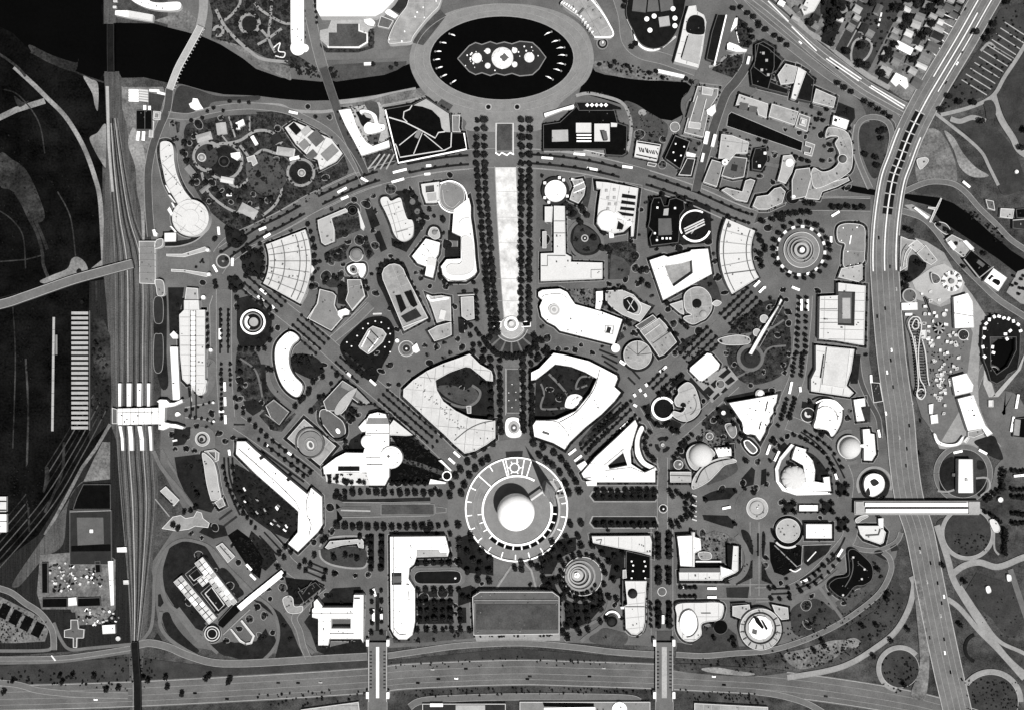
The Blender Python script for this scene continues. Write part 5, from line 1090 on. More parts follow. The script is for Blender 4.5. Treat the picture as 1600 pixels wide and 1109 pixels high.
# medians of the eastern avenue
R('avenue','road',24,'~230,740 225,850 215,950 200,1108 180,1250 120,1400 60,1560',1)
TR('190,755 178,1100',10,3,'small clipped tree in the left median of the eastern avenue')
TR('238,755 228,1100',10,3,'small clipped tree in the right median of the eastern avenue')
# east: water amusement area
B('lake_hall','pale quarter round hall with stepped arcs by the parkway','hall',7,'sp','830,370 880,390 920,395 880,430 900,450 880,480 865,520 870,560 825,590',('L','arc_step',6.5,8.5,'ow',1.2,'~895,430 860,480 845,560'),('L','arc_step',6.5,8.5,'grey',1.2,'~870,420 840,470 830,560'),vents=2)
B('box_pavilion','pale square box, upper left of the tilted pair','pavilion',7,'pale','880,430 930,390 975,430 925,470',vents=1)
B('box_pavilion','pale square box, lower right of the tilted pair','pavilion',7,'sp','930,475 985,425 1060,520 1020,550 975,525',vents=3)
G('lawn','ld','~885,500 930,490 990,560 900,650 850,650 830,600 870,590',3)
T('850,610 870,640 930,540 960,550 850,680 860,330 880,340',4.6,'dark tree by the parkway, near the tilted boxes')
G('concrete_yard','pale','900,650 1030,560 1100,540 1180,590 1230,660 1210,720 1130,760 1070,800 980,740 920,700',4)
wh = root('star_ride',src(1150,650),'round ride of white radiating cars on a pale yard','ride')
V,F = prism_data(loops('c 1150 650 66 40'),0,2); mesh('platform',V,F,wh,'ow')
for i in range(16):
    a = i*math.pi/8; strip_mesh('ride_car',[src(1150+40*math.cos(a),650+40*math.sin(a)),src(1150+62*math.cos(a),650+62*math.sin(a))],2.4,2,4.2,'white' if i % 2 else 'mid',wh)
V,F = prism_data(loops('c 1150 650 16 20'),2,6); mesh('hub',V,F,wh,'grey')
B('scaffold_ride','small dark smudged ride beside the star ride','ride',6,'mid','~1020,600 1060,610 1080,640 1060,665 1030,660',vents=5)
drum('merry_go_round','round grey roundabout roof on the amusement ground edge','ride',5,'mid',885,740,44,('P','rim',4.6,6,'pale','c 885 740 45 36|c 885 740 38 36'),vents=2)
B('booth_shed','white oblong booth beneath roundabout','booth',5,'white','r 885 808 100 46 -2',vents=1)
B('booth_shed','small white booth beneath the oblong one','booth',4,'white','r 880 858 46 18 0')
B('slab_booth','tall white slab building on the amusement ground','building',9,'white','1160,750 1250,725 1280,780 1288,940 1168,945',('L','roof_seam',8,10,'grey',1,'1165,850 1285,870'),vents=2)
wh = root('star_ride',src(1070,945),'small black star wheel ride on the amusement ground','ride')
V,F = prism_data(loops('c 1070 945 16 20'),0,5); mesh('hub',V,F,wh,'grey')
for i in range(14):
    a = i*math.pi/7; strip_mesh('arm',[src(1070+14*math.cos(a),945+14*math.sin(a)),src(1070+36*math.cos(a),945+36*math.sin(a))],1.8,2,4,'black' if i % 2 else 'pale',wh)
B('track_shed','dark narrow slanted track shed on amusement ground','shed',4,'char','975,755 990,748 1025,850 1015,860',wm='wd')
drum('round_booth','small pale round booth on amusement ground','booth',4,'ow',1102,858,14)
drum('dark_rotor','dark rough round ride below tall slab','ride',5,'dark',1222,985,34,vents=6)
# roller coaster: looping track on trestles
rc = root('roller_coaster',src(930,1050),'white looping roller coaster beside the parkway','roller coaster')
for s,z in (('~890,960 880,910 905,875 945,880 960,930 950,1000 940,1108 950,1250 975,1300 985,1350 960,1385 930,1360 940,1300 935,1200 925,1108 905,1000 890,960',9),('~900,930 920,890 940,900 940,940 915,950 900,930',12),('~930,1340 960,1320 985,1345 965,1375 940,1370 930,1340',7),('~915,990 930,1100 930,1220',6),('~960,1000 985,1100 1000,1250 1010,1300',6)):
    strip_mesh('track',polyline(s),1.6,z-.6,z,'ow',rc)
for i in range(26):
    y = 900+i*18; strip_mesh('trestle',[src(895+i*1.5,y),src(955+i*2.0,y+4)],.9,0,6,'mid',rc)
B('station_block','small white coaster station block by the parkway edge','pavilion',5,'ow','955,955 990,955 990,1010 960,1010',vents=1)
SH('900,1000 1250,1000 1250,1300 1000,1300',40,.8,1.8)
rg = random.Random(31)
for i in range(16):
    x = 1055+rg.uniform(-12,50); y = 1150+i*16; B('ride_booth','tiny pale booth in the row along the roller coaster','booth',3,rg.choice(('pale','grey','ow')),'r %g %g %g %g %g' % (x,y,rg.uniform(14,26),rg.uniform(10,16),rg.uniform(-30,30)),group='coaster booths')
# lakeside pavilions
B('weir','pale bent weir walkway across the lake','bridge',3,'co','1080,130 1088,135 1060,200 1020,285 1008,280 1040,205 1000,195 1002,186 1050,190')
B('boat_bar','thin white boathouse roof on the lake shore','boathouse',5,'white','910,195 925,188 1010,250 995,265')
G('quay','wp','850,175 900,170 1020,240 1010,290 900,215',2)
B('shore_house','grey lakeside house, northernmost on the lake road','pavilion',7,'sp','1110,390 1150,360 1250,410 1290,460 1220,500 1140,440',('B',9,'white','1120,410 1145,395 1180,440 1160,460'),('B',9,'white','1215,400 1240,395 1290,445 1270,460'),vents=4)
B('shore_hall','black lakeside hall with pale rim on the lake road','pavilion',9,'black','1225,510 1270,455 1400,560 1340,620 1320,625',('L','roof_rim',8,10,'pale',1.6,'1225,512 1320,630 1410,560'),('P','roof_panel',8,9.6,'mid','r 1330 540 50 24 38'),wm='wd',vents=2)
B('shore_arch','white arched lakeside hall with dark slot','pavilion',9,'white','1350,650 1410,570 1495,630 1440,715',('P','arch_slot',8,9.8,'char','1375,635 1400,610 1460,655 1440,680'),('L','arch_rib',8,10.2,'white',3,'~1390,655 1410,630 1450,640 1460,665'))
B('shore_hut','small dark oval terrace at the lake bend','terrace',3,'mid','~1040,300 1060,280 1110,290 1140,330 1120,360 1080,340',vents=2)
T('1060,300 1100,330 1130,350 1290,520 1210,560 1160,420 1340,480',3.6,'dark tree between lakeside pavilions')
SH('1180,190 1250,180 1420,310 1490,400 1440,420 1300,300',40,1,2.4)
B('park_shed','pale shed in the park right of the lake road','shed',6,'pale','1455,195 1540,200 1530,260 1450,250',vents=2); B('park_shed','dark shed with pale rim at the right edge above the lake','shed',6,'dark','1530,270 1620,260 1620,330 1530,320',('L','rim',5,7,'pale',1.6,'1530,270 1620,262'),wm='wd',vents=1)
B('park_shed','dark square shed beside pale shed in the park','shed',5,'black','1550,200 1620,195 1620,255 1555,255',wm='wd',vents=1); B('park_shed','grey small yard shed in park left of pale shed','shed',5,'mid','1360,140 1410,150 1420,210 1375,195',vents=1)
BUS('1235,48,40,14','white bus on the park road by the lake')
G('speckled_ground','wp','1490,720 1560,590 1640,560 1640,800 1580,790',2)
T('1530,620 1575,640 1545,670 1570,695 1520,680 1590,620 1560,730 1590,700',2.6,'small dark tree on the pale ground at the right edge')
# white fringed horseshoe arena round the pond
ar = B('horseshoe_arena','dark horseshoe arena with white fringed rim near the right edge','arena',8,'char','1340,950 1380,880 1450,860 1560,900 1580,940 1575,1108 1560,1200 1500,1230 1480,1260 1430,1290 1390,1270 1370,1200 1350,1150 1335,1050|1390,1000 1500,1000 1550,1000 1550,1080 1500,1180 1430,1230 1395,1180',wm='wd',vents=6)
for i,(x,y) in enumerate(((1350,945),(1360,915),(1380,890),(1410,872),(1440,870),(1470,880),(1500,885),(1530,900),(1560,920),(1480,980),(1510,960),(1400,1060),(1490,1010),(1405,1095),(1575,960),(1345,1000),(1340,1060),(1350,1120))): place_unit('rim_booth',src(x,y),7.2,5,4,2.2,i*.7,'white',ar)
G('arena_apron','co','1350,1200 1400,1290 1420,1360 1400,1372 1500,1260 1560,1200 1600,1108 1610,1000 1640,1000 1580,1200 1440,1370 1380,1372 1345,1290',3)
drum('fountain_ring','dark ringed basin with small white jet at arena foot','fountain',2,'black',1410,1215,34,('P','rim',1,3,'mid','c 1410 1215 40 30|c 1410 1215 33 30'),('D','jet','1408 1212 6',2,4,'white'))
rg = random.Random(12)
for p in rnd_in(loops('860,700 1030,690 1140,780 1150,950 1260,960 1270,1050 1220,1200 1180,1500 1060,1560 1010,1300 980,1000 900,900'),62,rg,4):
    m_ = rg.choice(('white','pale','ow','dark','grey','white')); B('ride_booth','small %s fair booth standing on the amusement ground' % {'ow': 'off white'}.get(m_,m_),'booth',rg.uniform(2.5,5),m_,[(p[0]+a*rg.uniform(1.2,3.4),p[1]+b*rg.uniform(1.2,3)) for a,b in ((-1,-1),(1,-1),(1,1),(-1,1))],group='amusement booths')
tile(3,0); HP = []
for s_,n_ in (('965,10 760,400',13),('1150,0 930,440',14),('1090,0 890,400',13),('880,20 700,440',13),('500,-20 440,160',6),('600,-10 560,110',4),('250,20 170,110',4),('1210,0 1160,90',3)):
    q = [float(v) for v in s_.replace(',',' ').split()]
    for k in range(n_):
        t = k/(n_-1); x,y = q[0]+(q[2]-q[0])*t+rg.uniform(-9,9),q[1]+(q[3]-q[1])*t+rg.uniform(-6,6); c = src(x,y)
        if any(abs(c[0]-(e.location.x+800)) < 10 and abs(c[1]-(554.5-e.location.y)) < 9 for e in sc.objects if e.get('category') in ('house','building')): continue
        m_ = rg.choice(('mid','grey','pale','dark','ow','sp')); HS('small closely packed %s roofed house in the north east streets' % {'mid': 'dark grey','dark': 'black','grey': 'grey','pale': 'light grey','ow': 'pale','sp': 'mottled'}[m_],'r %g %g %g %g %g' % (x,y,rg.uniform(34,52),rg.uniform(26,34),27+rg.uniform(-4,4)),m_,rg.uniform(5,7),2.4)
# ================================================================ third row
tile(0,2)
# white station bridge with platform canopies
st = B('station_bridge','bright white station bridge across the rail yard with paned roof','station',10,'white','735,335 990,330 990,432 735,438',*[('L','roof_rib',9,10.8,'pale',.8,'%d,336 %d,436' % (x,x)) for x in (765,815,865,900,945)],('L','roof_rib',9,10.9,'grey',.8,'735,362 990,356'))
B('bridge_head','grey stone landing at the marsh end of station bridge','station',7,'mid','700,330 733,340 733,430 700,430')
B('bridge_head','white forked entrance head at the fair end of station bridge','station',12,'white','980,290 1000,278 1040,280 1060,300 1090,298 1138,276 1142,296 1085,322 1030,330 1028,420 1070,430 1100,432 1150,450 1140,464 1060,452 1020,470 990,465 992,300')
G('entrance_ramp','asphalt','1030,330 1085,325 1150,300 1150,440 1080,430 1030,420',3)
B('ticket_hut','small white ticket hut inside the forked entrance','hut',4,'white','~1095,365 1110,355 1130,370 1110,384 1096,382')
for i,(x0,x1,w) in enumerate(((748,748,5),(806,804,7.5),(870,868,7),(928,924,5))):
    B('platform_canopy','white platform canopy north of station bridge, %s from left' % ('first','second','third','fourth')[i],'canopy',6,'white','%g,178 %g,178 %g,322 %g,322' % (x0-w*2,x0+w*2,x0+w*2-3,x0-w*2+1),group='platform canopies')
for i,(x0,x1,w) in enumerate(((750,764,5),(810,820,7),(872,886,7),(935,942,5))):
    B('platform_canopy','white platform canopy south of station bridge, %s from left' % ('first','second','third','fourth')[i],'canopy',6,'white','%g,445 %g,445 %g,520 %g,598 %g,598 %g,520' % (x0-w*2,x0+w*2,x1+w*2-2,x1+w*2,x1-w*2+4,x1-w*2),group='platform canopies')
R('approach_road','road',12,'~1130,310 1220,275 1290,230 1325,150 1325,60 1290,50',2)
R('approach_walk','wp',2.4,'~1155,330 1250,310 1330,298',3); R('approach_walk','wp',2.4,'~1155,390 1260,400 1330,418',3)
for x,y in ((1332,298),(1335,416)): drum('lamp_pylon','small white pylon on the station approach, %s' % ('upper' if y < 350 else 'lower'),'pylon',5,'white',x,y,8)
TR('1170,345 1210,340 1260,315 1310,300',5,2.6,'small tree along the upper station approach')
TR('1190,385 1250,395 1300,405 1330,425',5,2.6,'small tree along the lower station approach')
TR('1385,60 1390,400',12,2.8,'small tree in the left row of the western avenue near station')
TR('1440,60 1445,190',5,3,'small tree in the right row of the western avenue near station')
TR('~1500,50 1510,180 1470,300 1510,350 1560,400 1600,450',9,3.8,'dark tree in the curved row right of western avenue')
TR('~1400,700 1410,760 1440,850 1490,940 1560,1030 1600,1080',12,3,'small tree in the left row of the lower western avenue')
TR('~1455,700 1465,760 1500,860 1545,930 1600,1000',9,3,'small tree in the right row of the lower western avenue')
BUS('1408,198,88,14 1410,290,88,14 1412,402,88,14 1388,352,0,8','white bus on the western avenue near the station')
BUS('1437,608,80,9','white bus stopped on the western avenue by the white slab hall')
for k in range(3): R('median','ld',3,'~%d,640 %d,760 %d,880 %d,1000' % (1400+k*26,1410+k*26,1445+k*30,1500+k*36),2)
for k in range(3): R('median','ld',2.6,'%d,435 %d,435' % (1460,1530),2)
# lower left: black lot, pale path
B('reservoir','black square walled reservoir beside the rail yard','reservoir',3,'black','520,808 690,808 692,965 455,965 480,890',wm='wd',par=.6)
tile(0,2)
B('walled_lot','dark walled lot with grey centre below the black reservoir','reservoir',4,'dark','435,970 695,970 698,1310 435,1310',('P','inner_deck',3,4.6,'mid','480,1015 645,1015 650,1180 485,1190'),('P','deck_bar',3,4.8,'black','445,1195 690,1185 690,1225 445,1228'),('L','wall_line',3,5,'wp',1.4,'436,980 694,972'),('U','mast',4,'573,1100',5,'white'),wm='walk')
B('stand','small white banded stand at the left edge','stand',5,'ow','-60,885 38,885 38,980 -60,980',('L','band',4,5.6,'black',1.6,'-60,915 38,915'),('L','band',4,5.6,'black',1.6,'-60,970 38,970'))
B('stand','white banded stand below the small one at the left edge','stand',5,'white','-60,995 40,995 40,1108 -60,1108',('L','band',4,5.6,'mid',1.4,'-60,1040 40,1040'))
G('scrub','marsh_pale','~270,720 300,700 310,760 290,830 270,860 265,790',2); G('scrub','marsh','~160,700 260,640 280,760 250,900 190,960 160,850',2)
SH('560,0 680,0 690,400 560,400',70,1,3); SH('60,700 280,690 260,960 60,1000',50,.8,2)
# garden east of the rail yard
R('perimeter_walk','road',6,'~960,600 1000,690 1060,770 1130,850 1180,920 1220,960',2); R('perimeter_walk','road',4,'~1010,590 1060,680 1100,740 1150,830',2)
drum('round_fountain','grey ringed fountain on the terrace by the station','fountain',2,'pale',1265,525,46,('P','ring',1,2.8,'dark','c 1262 525 30 30|c 1262 525 22 30'),('P','ring',1,3.2,'dark','c 1258 530 12 24'))
G('terrace','walk','~1190,460 1290,450 1340,490 1345,570 1330,600 1260,600 1200,560',2)
B('triangle_canopy','dark triangle canopy framed in grey below the ringed fountain','canopy',5,'wp','1275,600 1340,590 1370,610 1365,660 1340,670 1300,640|1300,605 1345,605 1345,650')
G('lawn','ld','1090,460 1190,450 1190,500 1150,560 1080,570',2)
B('strip_hut','tiny white strip on dark lawn by the station','hut',3,'white','r 1092 535 30 12 -10')
B('bent_hall','long pale bent hall going south from the ringed fountain','hall',9,'pale','~1265,610 1330,660 1355,730 1365,800 1380,880 1370,900 1325,910 1310,880 1290,800 1275,700',vents=4)
G('lawn','ld','1090,640 1250,620 1275,720 1310,900 1340,950 1320,985 1230,960 1150,850 1110,760',2)
B('small_block','grey small block with dark bars beside bent hall end','pavilion',4,'wp','1340,920 1390,890 1410,940 1370,960',vents=1)
B('tilted_hut','pale tilted hut with teeth beside rail yard','hut',5,'pale','1000,850 1035,820 1120,905 1085,945 1060,910',('L','tooth',0,5.4,'black',1.8,'1005,865 1030,885'),('L','tooth',0,5.4,'black',1.8,'1030,890 1055,910'),('L','tooth',0,5.4,'black',1.8,'1055,915 1080,935'),vents=1)
B('paved_cross','pale paved cross terrace south of bent hall','terrace',.8,'wp','1010,1085 1080,1010 1130,1000 1160,1020 1210,1010 1230,975 1260,985 1270,1020 1310,1050 1300,1080 1220,1070 1180,1090 1100,1100',par=.2)
T('1090,1060 1120,1080 1200,970 1230,950 1160,980 1230,860 1240,880',4,'dark tree beside paved cross terrace')
R('terrace_edge','dark',3,'1370,1030 1450,970',3); R('terrace_edge','dark',3,'1400,1070 1480,1010',3); R('walk','wp',2,'970,900 1060,1010',3)
tile(1,2)
# gardens of the left sector
G('garden','ld','~190,60 240,0 330,0 400,40 420,100 350,150 250,110 210,90',2); SH('~190,60 240,0 330,0 400,40 420,100 350,150 250,110',30,1.2,2.6)
T('250,20 290,30 320,20 280,60 330,50 420,140 415,100 360,170 100,100 80,90 250,320 280,290 300,270 330,240 340,220',4,'dark tree in the gardens right of the white quarter arc')
R('garden_path','road',8,'~70,0 70,120 100,210 180,290 240,340',2); R('garden_path','road',10,'430,160 330,270 240,380 160,490',2)
G('lawn','ld','-80,290 0,280 40,310 30,350 -20,380 -60,350',2); G('lawn','ld','30,60 60,60 65,230 40,240',2)
B('court_pavilion','small square pavilion with pale rim amid dark beds','pavilion',5,'mid','60,320 110,280 205,355 145,435 90,390',('L','rim',4,6,'wp',1.5,'60,320 110,280 205,355 145,435 60,370'),vents=3)
G('garden','bed','20,380 60,340 150,440 240,360 250,370 160,480 100,470',2)
B('ridge_roof_hall','grey hall with pale fish shaped roof ridge between two avenues','hall',8,'mid','420,290 540,160 620,210 710,300 640,300 600,270 560,340 530,370 500,350 440,350',('P','ridge_roof',7,9.6,'pale','~490,350 520,290 580,230 630,210 600,270 550,340 510,375'),('P','wing_roof',7,9,'wp','630,215 710,295 690,310 620,260'),('P','roof_step',7,8.8,'grey','540,165 615,210 580,225 530,200'),vents=4)
B('keyhole_hall','grey teardrop hall with dark rim and small white dish','hall',8,'mid','~400,350 440,340 500,380 545,420 560,480 540,515 500,520 470,500 430,450 400,410',('L','dark_rim',6,9.4,'black',2,'~400,390 420,450 470,510 520,522 565,490 570,440'),('P','dish',7,10,'white','e 512 475 12 18 -30'),vents=2)
G('garden','bed','380,290 430,250 440,290 350,370 330,350',2); G('garden','bed','550,350 600,320 640,330 600,390 560,420',2)
T('400,270 430,260 350,350 600,340 620,360 590,380 610,400 560,540 660,300 510,130',4,'dark tree round the teardrop hall')
B('target_court','pale square court with ringed oval pavilion in middle','pavilion',2,'sp','300,400 500,570 400,690 195,520',('P','oval_rim',1,6,'mid','e 335 550 92 96|e 335 550 84 88'),('P','oval_roof',1,5,'grey','e 340 555 76 78'),('P','oval_ring',4,6.6,'wp','e 340 560 42 46|e 340 560 36 40'),('P','eye',4,7,'ow','e 340 562 22 28 -20'),('P','pupil',4,7.4,'mid','e 342 562 12 18 -20'),vents=3)
R('avenue','asphalt',22,'~-120,420 0,500 150,610 300,720 420,830',1)
for k in (-1,0,1):
    R('median','ld',2.8,'%d,%d %d,%d' % (60+k*30,560-k*34,330+k*30,760-k*34),2)
TR('0,440 60,500 150,570 250,650 340,735',10,3.2,'small tree in upper row of the slab hall avenue')
TR('20,530 120,605 230,690 300,760',8,3.2,'small tree in lower row of the slab hall avenue')
BUS('212,615,35,7 70,560,38,5','small white van on the slab hall avenue')
# cross-plan white hall left of theme centre
B('cross_hall','bright white cross shaped hall with domed rotundas left of theme centre','hall',15,'white','690,400 710,370 760,358 810,370 830,430 832,580 832,760 805,815 715,815 690,735 560,738 425,745 420,700 500,640 560,610 670,612 680,580 685,480',('P','apse_step',14,15.8,'grey','700,395 825,395 828,432 690,432'),('D','dome','700 540 44',14,7,'white'),('L','roof_seam',14,16,'mid',1,'690,685 832,685'),('L','roof_seam',14,16,'grey',1,'690,490 832,490'),('L','roof_seam',14,16,'grey',.8,'685,640 780,640'),('P','roof_slot',14,15.2,'char','512,695 648,695 648,725 512,725'),vents=4)
rt = drum('domed_rotunda','white ringed rotunda on the right arm of cross shaped hall','rotunda',18,'white',845,640,70,('P','ring',17,19,'ow','c 842 640 56 44|c 842 640 53 44'),('D','cap','838 638 44',17,4,'white'),('P','finial',18,23,'mid','r 828 635 14 14 30'))
G('forecourt','ow','425,700 700,742 720,815 560,815 440,790',2)
TR('460,690 465,790',5,3,'small tree in the left column of white forecourt'); TR('510,690 510,790',5,3,'small tree in the second column of white forecourt')
T('555,790 580,790 600,795 655,790 680,795 570,800',3.4,'dark tree at the lower edge of white forecourt')
B('side_wing','white triangular wing beside cross shaped hall top','hall',8,'white','640,450 685,400 690,480 660,480'); B('side_wing','white triangular wing along the diagonal avenue','hall',8,'ow','835,440 860,405 980,500 940,505 835,500',vents=1)
G('dark_garden','black','840,505 960,510 1130,640 1180,690 1170,760 1080,810 840,805 835,720 900,690 910,600',2); G('dark_garden','ld','590,530 650,490 690,500 660,610 560,605',2)
SH('850,515 960,515 1130,640 1170,750 1080,800 850,800 920,700 920,600',150,1.2,2.6)
R('garden_path','lm',7,'920,660 1000,680 1100,715 1170,740',3)
TR('850,800 1060,800',6,4,'dark tree along the lower rim of the black garden')
B('corner_wing','white thorn shaped wing at the tip of black garden, upper','pavilion',6,'white','1140,660 1160,655 1225,720 1215,728 1170,685'); B('corner_wing','white thorn shaped wing at the tip of black garden, lower','pavilion',6,'white','1090,775 1190,795 1185,805 1080,808')
drum('ring_pool','dark ring pool with white rim at the tip of black garden','pool',2,'char',1193,755,28,('P','rim',1,2.8,'white','c 1193 755 30 30|c 1193 755 24 30'))
# slab hall lower left
B('slab_hall','long bright white angular slab hall beside western avenue','hall',14,'white','-120,540 -65,540 0,600 200,770 320,870 345,830 410,885 415,1060 385,1108 262,1230 225,1200 200,1180 260,1108 265,980 245,960 0,745 -125,620',('L','roof_seam',13,15,'mid',1,'340,840 315,910 318,1000 345,1060 330,1130'),('L','roof_seam',13,14.8,'grey',1,'-110,585 0,680 130,800 250,920 270,970'),vents=10)
for x,y in ((38,640),(208,775)): place_unit('roof_tooth',src(x,y),13.2,8,5,2,.6,'dark',bpy.data.objects['slab_hall'])
G('car_park','ld','-130,680 -20,740 240,970 255,1000 250,1100 200,1150 100,1108 -40,1010 -150,850',2)
SH('-130,680 -20,740 240,970 250,1090 200,1140 -40,1010 -150,850',170,.9,2.4)
rg = random.Random(77)
for i,p in enumerate(rnd_in(loops('-130,700 -20,760 230,980 240,1080 200,1130 -40,1000 -140,850'),40,rg,3)):
    CARS.append((p,rg.uniform(30,60),'small parked car in the dark lot behind white slab hall','cars behind slab hall'))
# left avenue with long pools
G('avenue_lawn','ld','500,900 600,905 1090,890 1090,912 560,925',2)
R('avenue_border','wp',1.3,'540,920 1090,925',3); R('avenue_border','wp',1.3,'540,1015 1090,1005',3)
B('long_pool','grey stepped pool at the left end of the left avenue','pool',1,'mid','540,950 720,950 720,1000 540,1005 500,965',('L','cascade',.6,1.8,'co',2.4,'530,970 715,975'),wm='walk',par=.3)
B('long_pool','long grey reflecting pool leading to the theme centre','pool',1,'lm','780,930 1115,930 1115,1000 780,1000',wm='wp',par=.3)
B('long_pool','small grey pool with thorn end near the ring','pool',1,'mid','1120,945 1190,955 1190,985 1120,990',wm='wp',par=.3)
G('cascade_edge','black','~500,930 530,960 520,990 540,1020 510,1040 505,990',3)
TR('510,860 560,858 620,860 680,858 730,856 780,856 830,858 880,858 940,860 990,860 1050,860 1100,860 1150,862',14,4.8,'round dark tree in the top row of the left pool avenue')
TR('500,885 560,890',3,4,'dark tree at the left end of pool avenue')
TR('510,1065 560,1068 620,1070 680,1070 730,1070 780,1070 830,1072 880,1070 940,1070 990,1070 1050,1068 1100,1066 1150,1064 1190,1060',15,4.8,'round dark tree in the bottom row of the left pool avenue')
TR('410,940 412,1100',5,3.6,'dark tree in front of the slab hall head')
# theme plaza ring trees left
T('1480,555 1425,580 1450,645 1365,625 1415,670 1325,665 1370,710 1280,715 1335,755 1250,755 1305,810 1225,815 1285,865 1215,875 1265,1065',5.2,'round dark tree in the left arc round the theme centre')
# arc hall left of mall
B('crescent_hall','large white crescent hall left of the lower mall','hall',15,'sw','922,215 980,160 1070,100 1170,55 1270,20 1335,-5 1370,30 1400,60 1470,100 1480,130 1480,165 1440,160 1390,120 1340,80 1310,75 1210,110 1120,160 1130,220 1170,290 1250,350 1340,395 1495,410 1495,520 1440,560 1370,600 1305,615 1240,560 1180,500 1080,410 990,325 920,260',('L','roof_seam',14,16,'mid',1,'~1490,410 1400,430 1320,470 1240,535'),('L','roof_seam',14,16,'grey',.8,'1065,110 1095,170'),vents=14)
bx = bpy.data.objects['crescent_hall']; rg = random.Random(4)
for i in range(34):
    t = i/33; x = 1010+(1290-1010)*t+rg.uniform(-22,22); y = 190+(470-190)*t+rg.uniform(-14,14)
    if x > 1130 and y < 300: continue
    place_unit('roof_vent',src(x,y),14.2,2,1.1,1,.8,'mid',bx)
G('court_lawn','ld','1125,165 1210,115 1310,80 1345,90 1400,150 1480,175 1490,405 1340,390 1250,345 1170,280',2)
G('court_lawn','lm','~1130,200 1230,190 1300,220 1350,200 1390,250 1360,300 1290,310 1200,270',3)
R('court_path','walk',4,'~1160,270 1230,310 1310,325 1380,290 1400,230 1350,190',4)
SH('1220,110 1310,85 1340,130 1300,210 1240,190',24,1.6,3)
B('step_terrace','small pale steps inside the left crescent court','terrace',.9,'wp','1315,320 1345,318 1345,365 1320,365',par=.2)
TR('1420,30 1425,190',4,5,'dark tree in the left column beside the lower mall'); TR('1470,30 1472,400',8,4.8,'dark tree in the second column beside the lower mall'); TR('1525,40 1532,480',11,4.8,'dark tree in the inner left column of the lower mall')
full()
# lower mall, statue plaza and pools
pz = B('statue_plaza','white stepped statue plaza closing the long lagoon','monument',3,'co','~783,503 790,497 800,494 810,497 816,505 818,515 808,526 797,529 786,524 781,514',('P','ring_step',2.6,4.4,'white','c 799 506 11 36|c 799 506 8 36'),('P','pedestal',2.6,9,'ow','c 799 506 4 20'))
for r_ in (16,21,26): strip_mesh('arc_step',polyline('k 799 508 %d 15 165' % r_),1.6,0,1.6+r_*.02,'co',pz)
for s,l in (('765,502 783,503 783,511 765,510','left'),('815,503 829,502 829,510 815,511','right')): B('plaza_wing','black stepped wing at the %s of the statue plaza' % l,'terrace',3,'black',s,('L','edge',2,3.8,'white',1,s),wm='wall_pale')
for k in range(6):
    a0 = 20+k*24; G('fan_bed','lawn','a 799 512 22 40 %g %g' % (a0,a0+19),2)
TR('k 799 512 46 25 155',15,4.6,'dark tree in the half round row below statue plaza')
T('766,528 762,540 772,548 757,549 834,525 846,533 838,545 850,550 856,546 842,557',4.6,'dark tree in the clump beside statue plaza')
B('mall_pool','long dark pool with small jets in the lower mall','pool',1,'lm','791,576 813,576 813,645 791,645',('L','rim',.5,1.8,'co',1.2,'790,648 790,575 814,575 814,648'),('U','jet',1,'795,613 795,625 806,612 806,624 800,600 800,636',1.2,'white'),wm='co',par=.3)
B('mall_fountain','white scalloped fountain at the lower end of the mall','fountain',2.2,'white','~790,658 796,652 808,652 816,658 816,672 812,682 797,683 790,676',('P','basin',1,2.8,'pale','e 803 667 9 10'),('P','inner_basin',1,3.2,'mid','e 803 668 5 6'),('D','jet','803 667 2.5',2,4,'white'))
TR('817,560 818,670',11,4.6,'dark tree in the inner right column of the lower mall'); TR('830,556 832,672',10,4.6,'dark tree in the outer right column of the lower mall')
T('840,562 848,572 856,556',4.4,'dark tree at the top right of lower mall')
# theme centre
G('theme_pavement','walk','c 807 793 108 60',1)
tc = root('theme_basin',(807,794),'round white walled basin with radial walls around the great white sphere','basin')
V,F = prism_data(loops('c 807 794 79 72'),-.2,1.2); mesh('deck',V,F,tc,'grey')
strip_mesh('outer_wall',polyline('k 807 794 79.5 -222 48'),2.2,0,3.0,'white',tc); strip_mesh('outer_wall',polyline('k 807 797 79.5 48 136'),2.2,0,2.8,'white',tc)
strip_mesh('inner_wall',polyline('k 808 797 54 -15 300'),3.0,0,4.0,'white',tc)
V,F = prism_data(loops('c 808 797 53 64'),0,1.9); mesh('inner_floor',V,F,tc,'grey')
for i in range(22):
    a = math.radians(-204+i*16.4); r0,r1 = (54,80) if i in (4,6,8) else ((70,79) if i % 2 else (71,79))
    if 9 <= i <= 10: continue
    strip_mesh('radial_wall',[(807+r0*math.cos(a),795+r0*math.sin(a)),(807+r1*math.cos(a),795+r1*math.sin(a))],1.6,0,2.4,'white',tc)
for i in range(14):
    a = math.radians(5+i*13); strip_mesh('radial_wall',[(808+54*math.cos(a),797+54*math.sin(a)),(808+62*math.cos(a),797+62*math.sin(a))],1.4,0,2.6,'white',tc)
    V,F = prism_data(loops('a 808 797 56.5 62 %g %g' % (5+i*13-11.5,5+i*13-1.5)),0,1.5); 
    if i < 11: mesh('dark_pool',V,F,tc,'black')  # black ring segments between the inner radial walls
for a0,a1,r_ in ((140,220,68),(150,205,62)): strip_mesh('terrace_step',polyline('k 807 795 %g %g %g' % (r_,a0,a1)),1.2,0,1.9,'wp',tc)
V,F = prism_data(loops('791,722 819,722 816,740 796,742'),0,1.5); mesh('star_panel',V,F,tc,'grey')
strip_mesh('star_ring',polyline('k 804 730 7 0 360'),1.6,0,2.2,'white',tc); strip_mesh('panel_wall',polyline('790,718 795,742'),1.6,0,2.5,'white',tc); strip_mesh('panel_wall',polyline('819,718 815,742'),1.6,0,2.5,'white',tc)
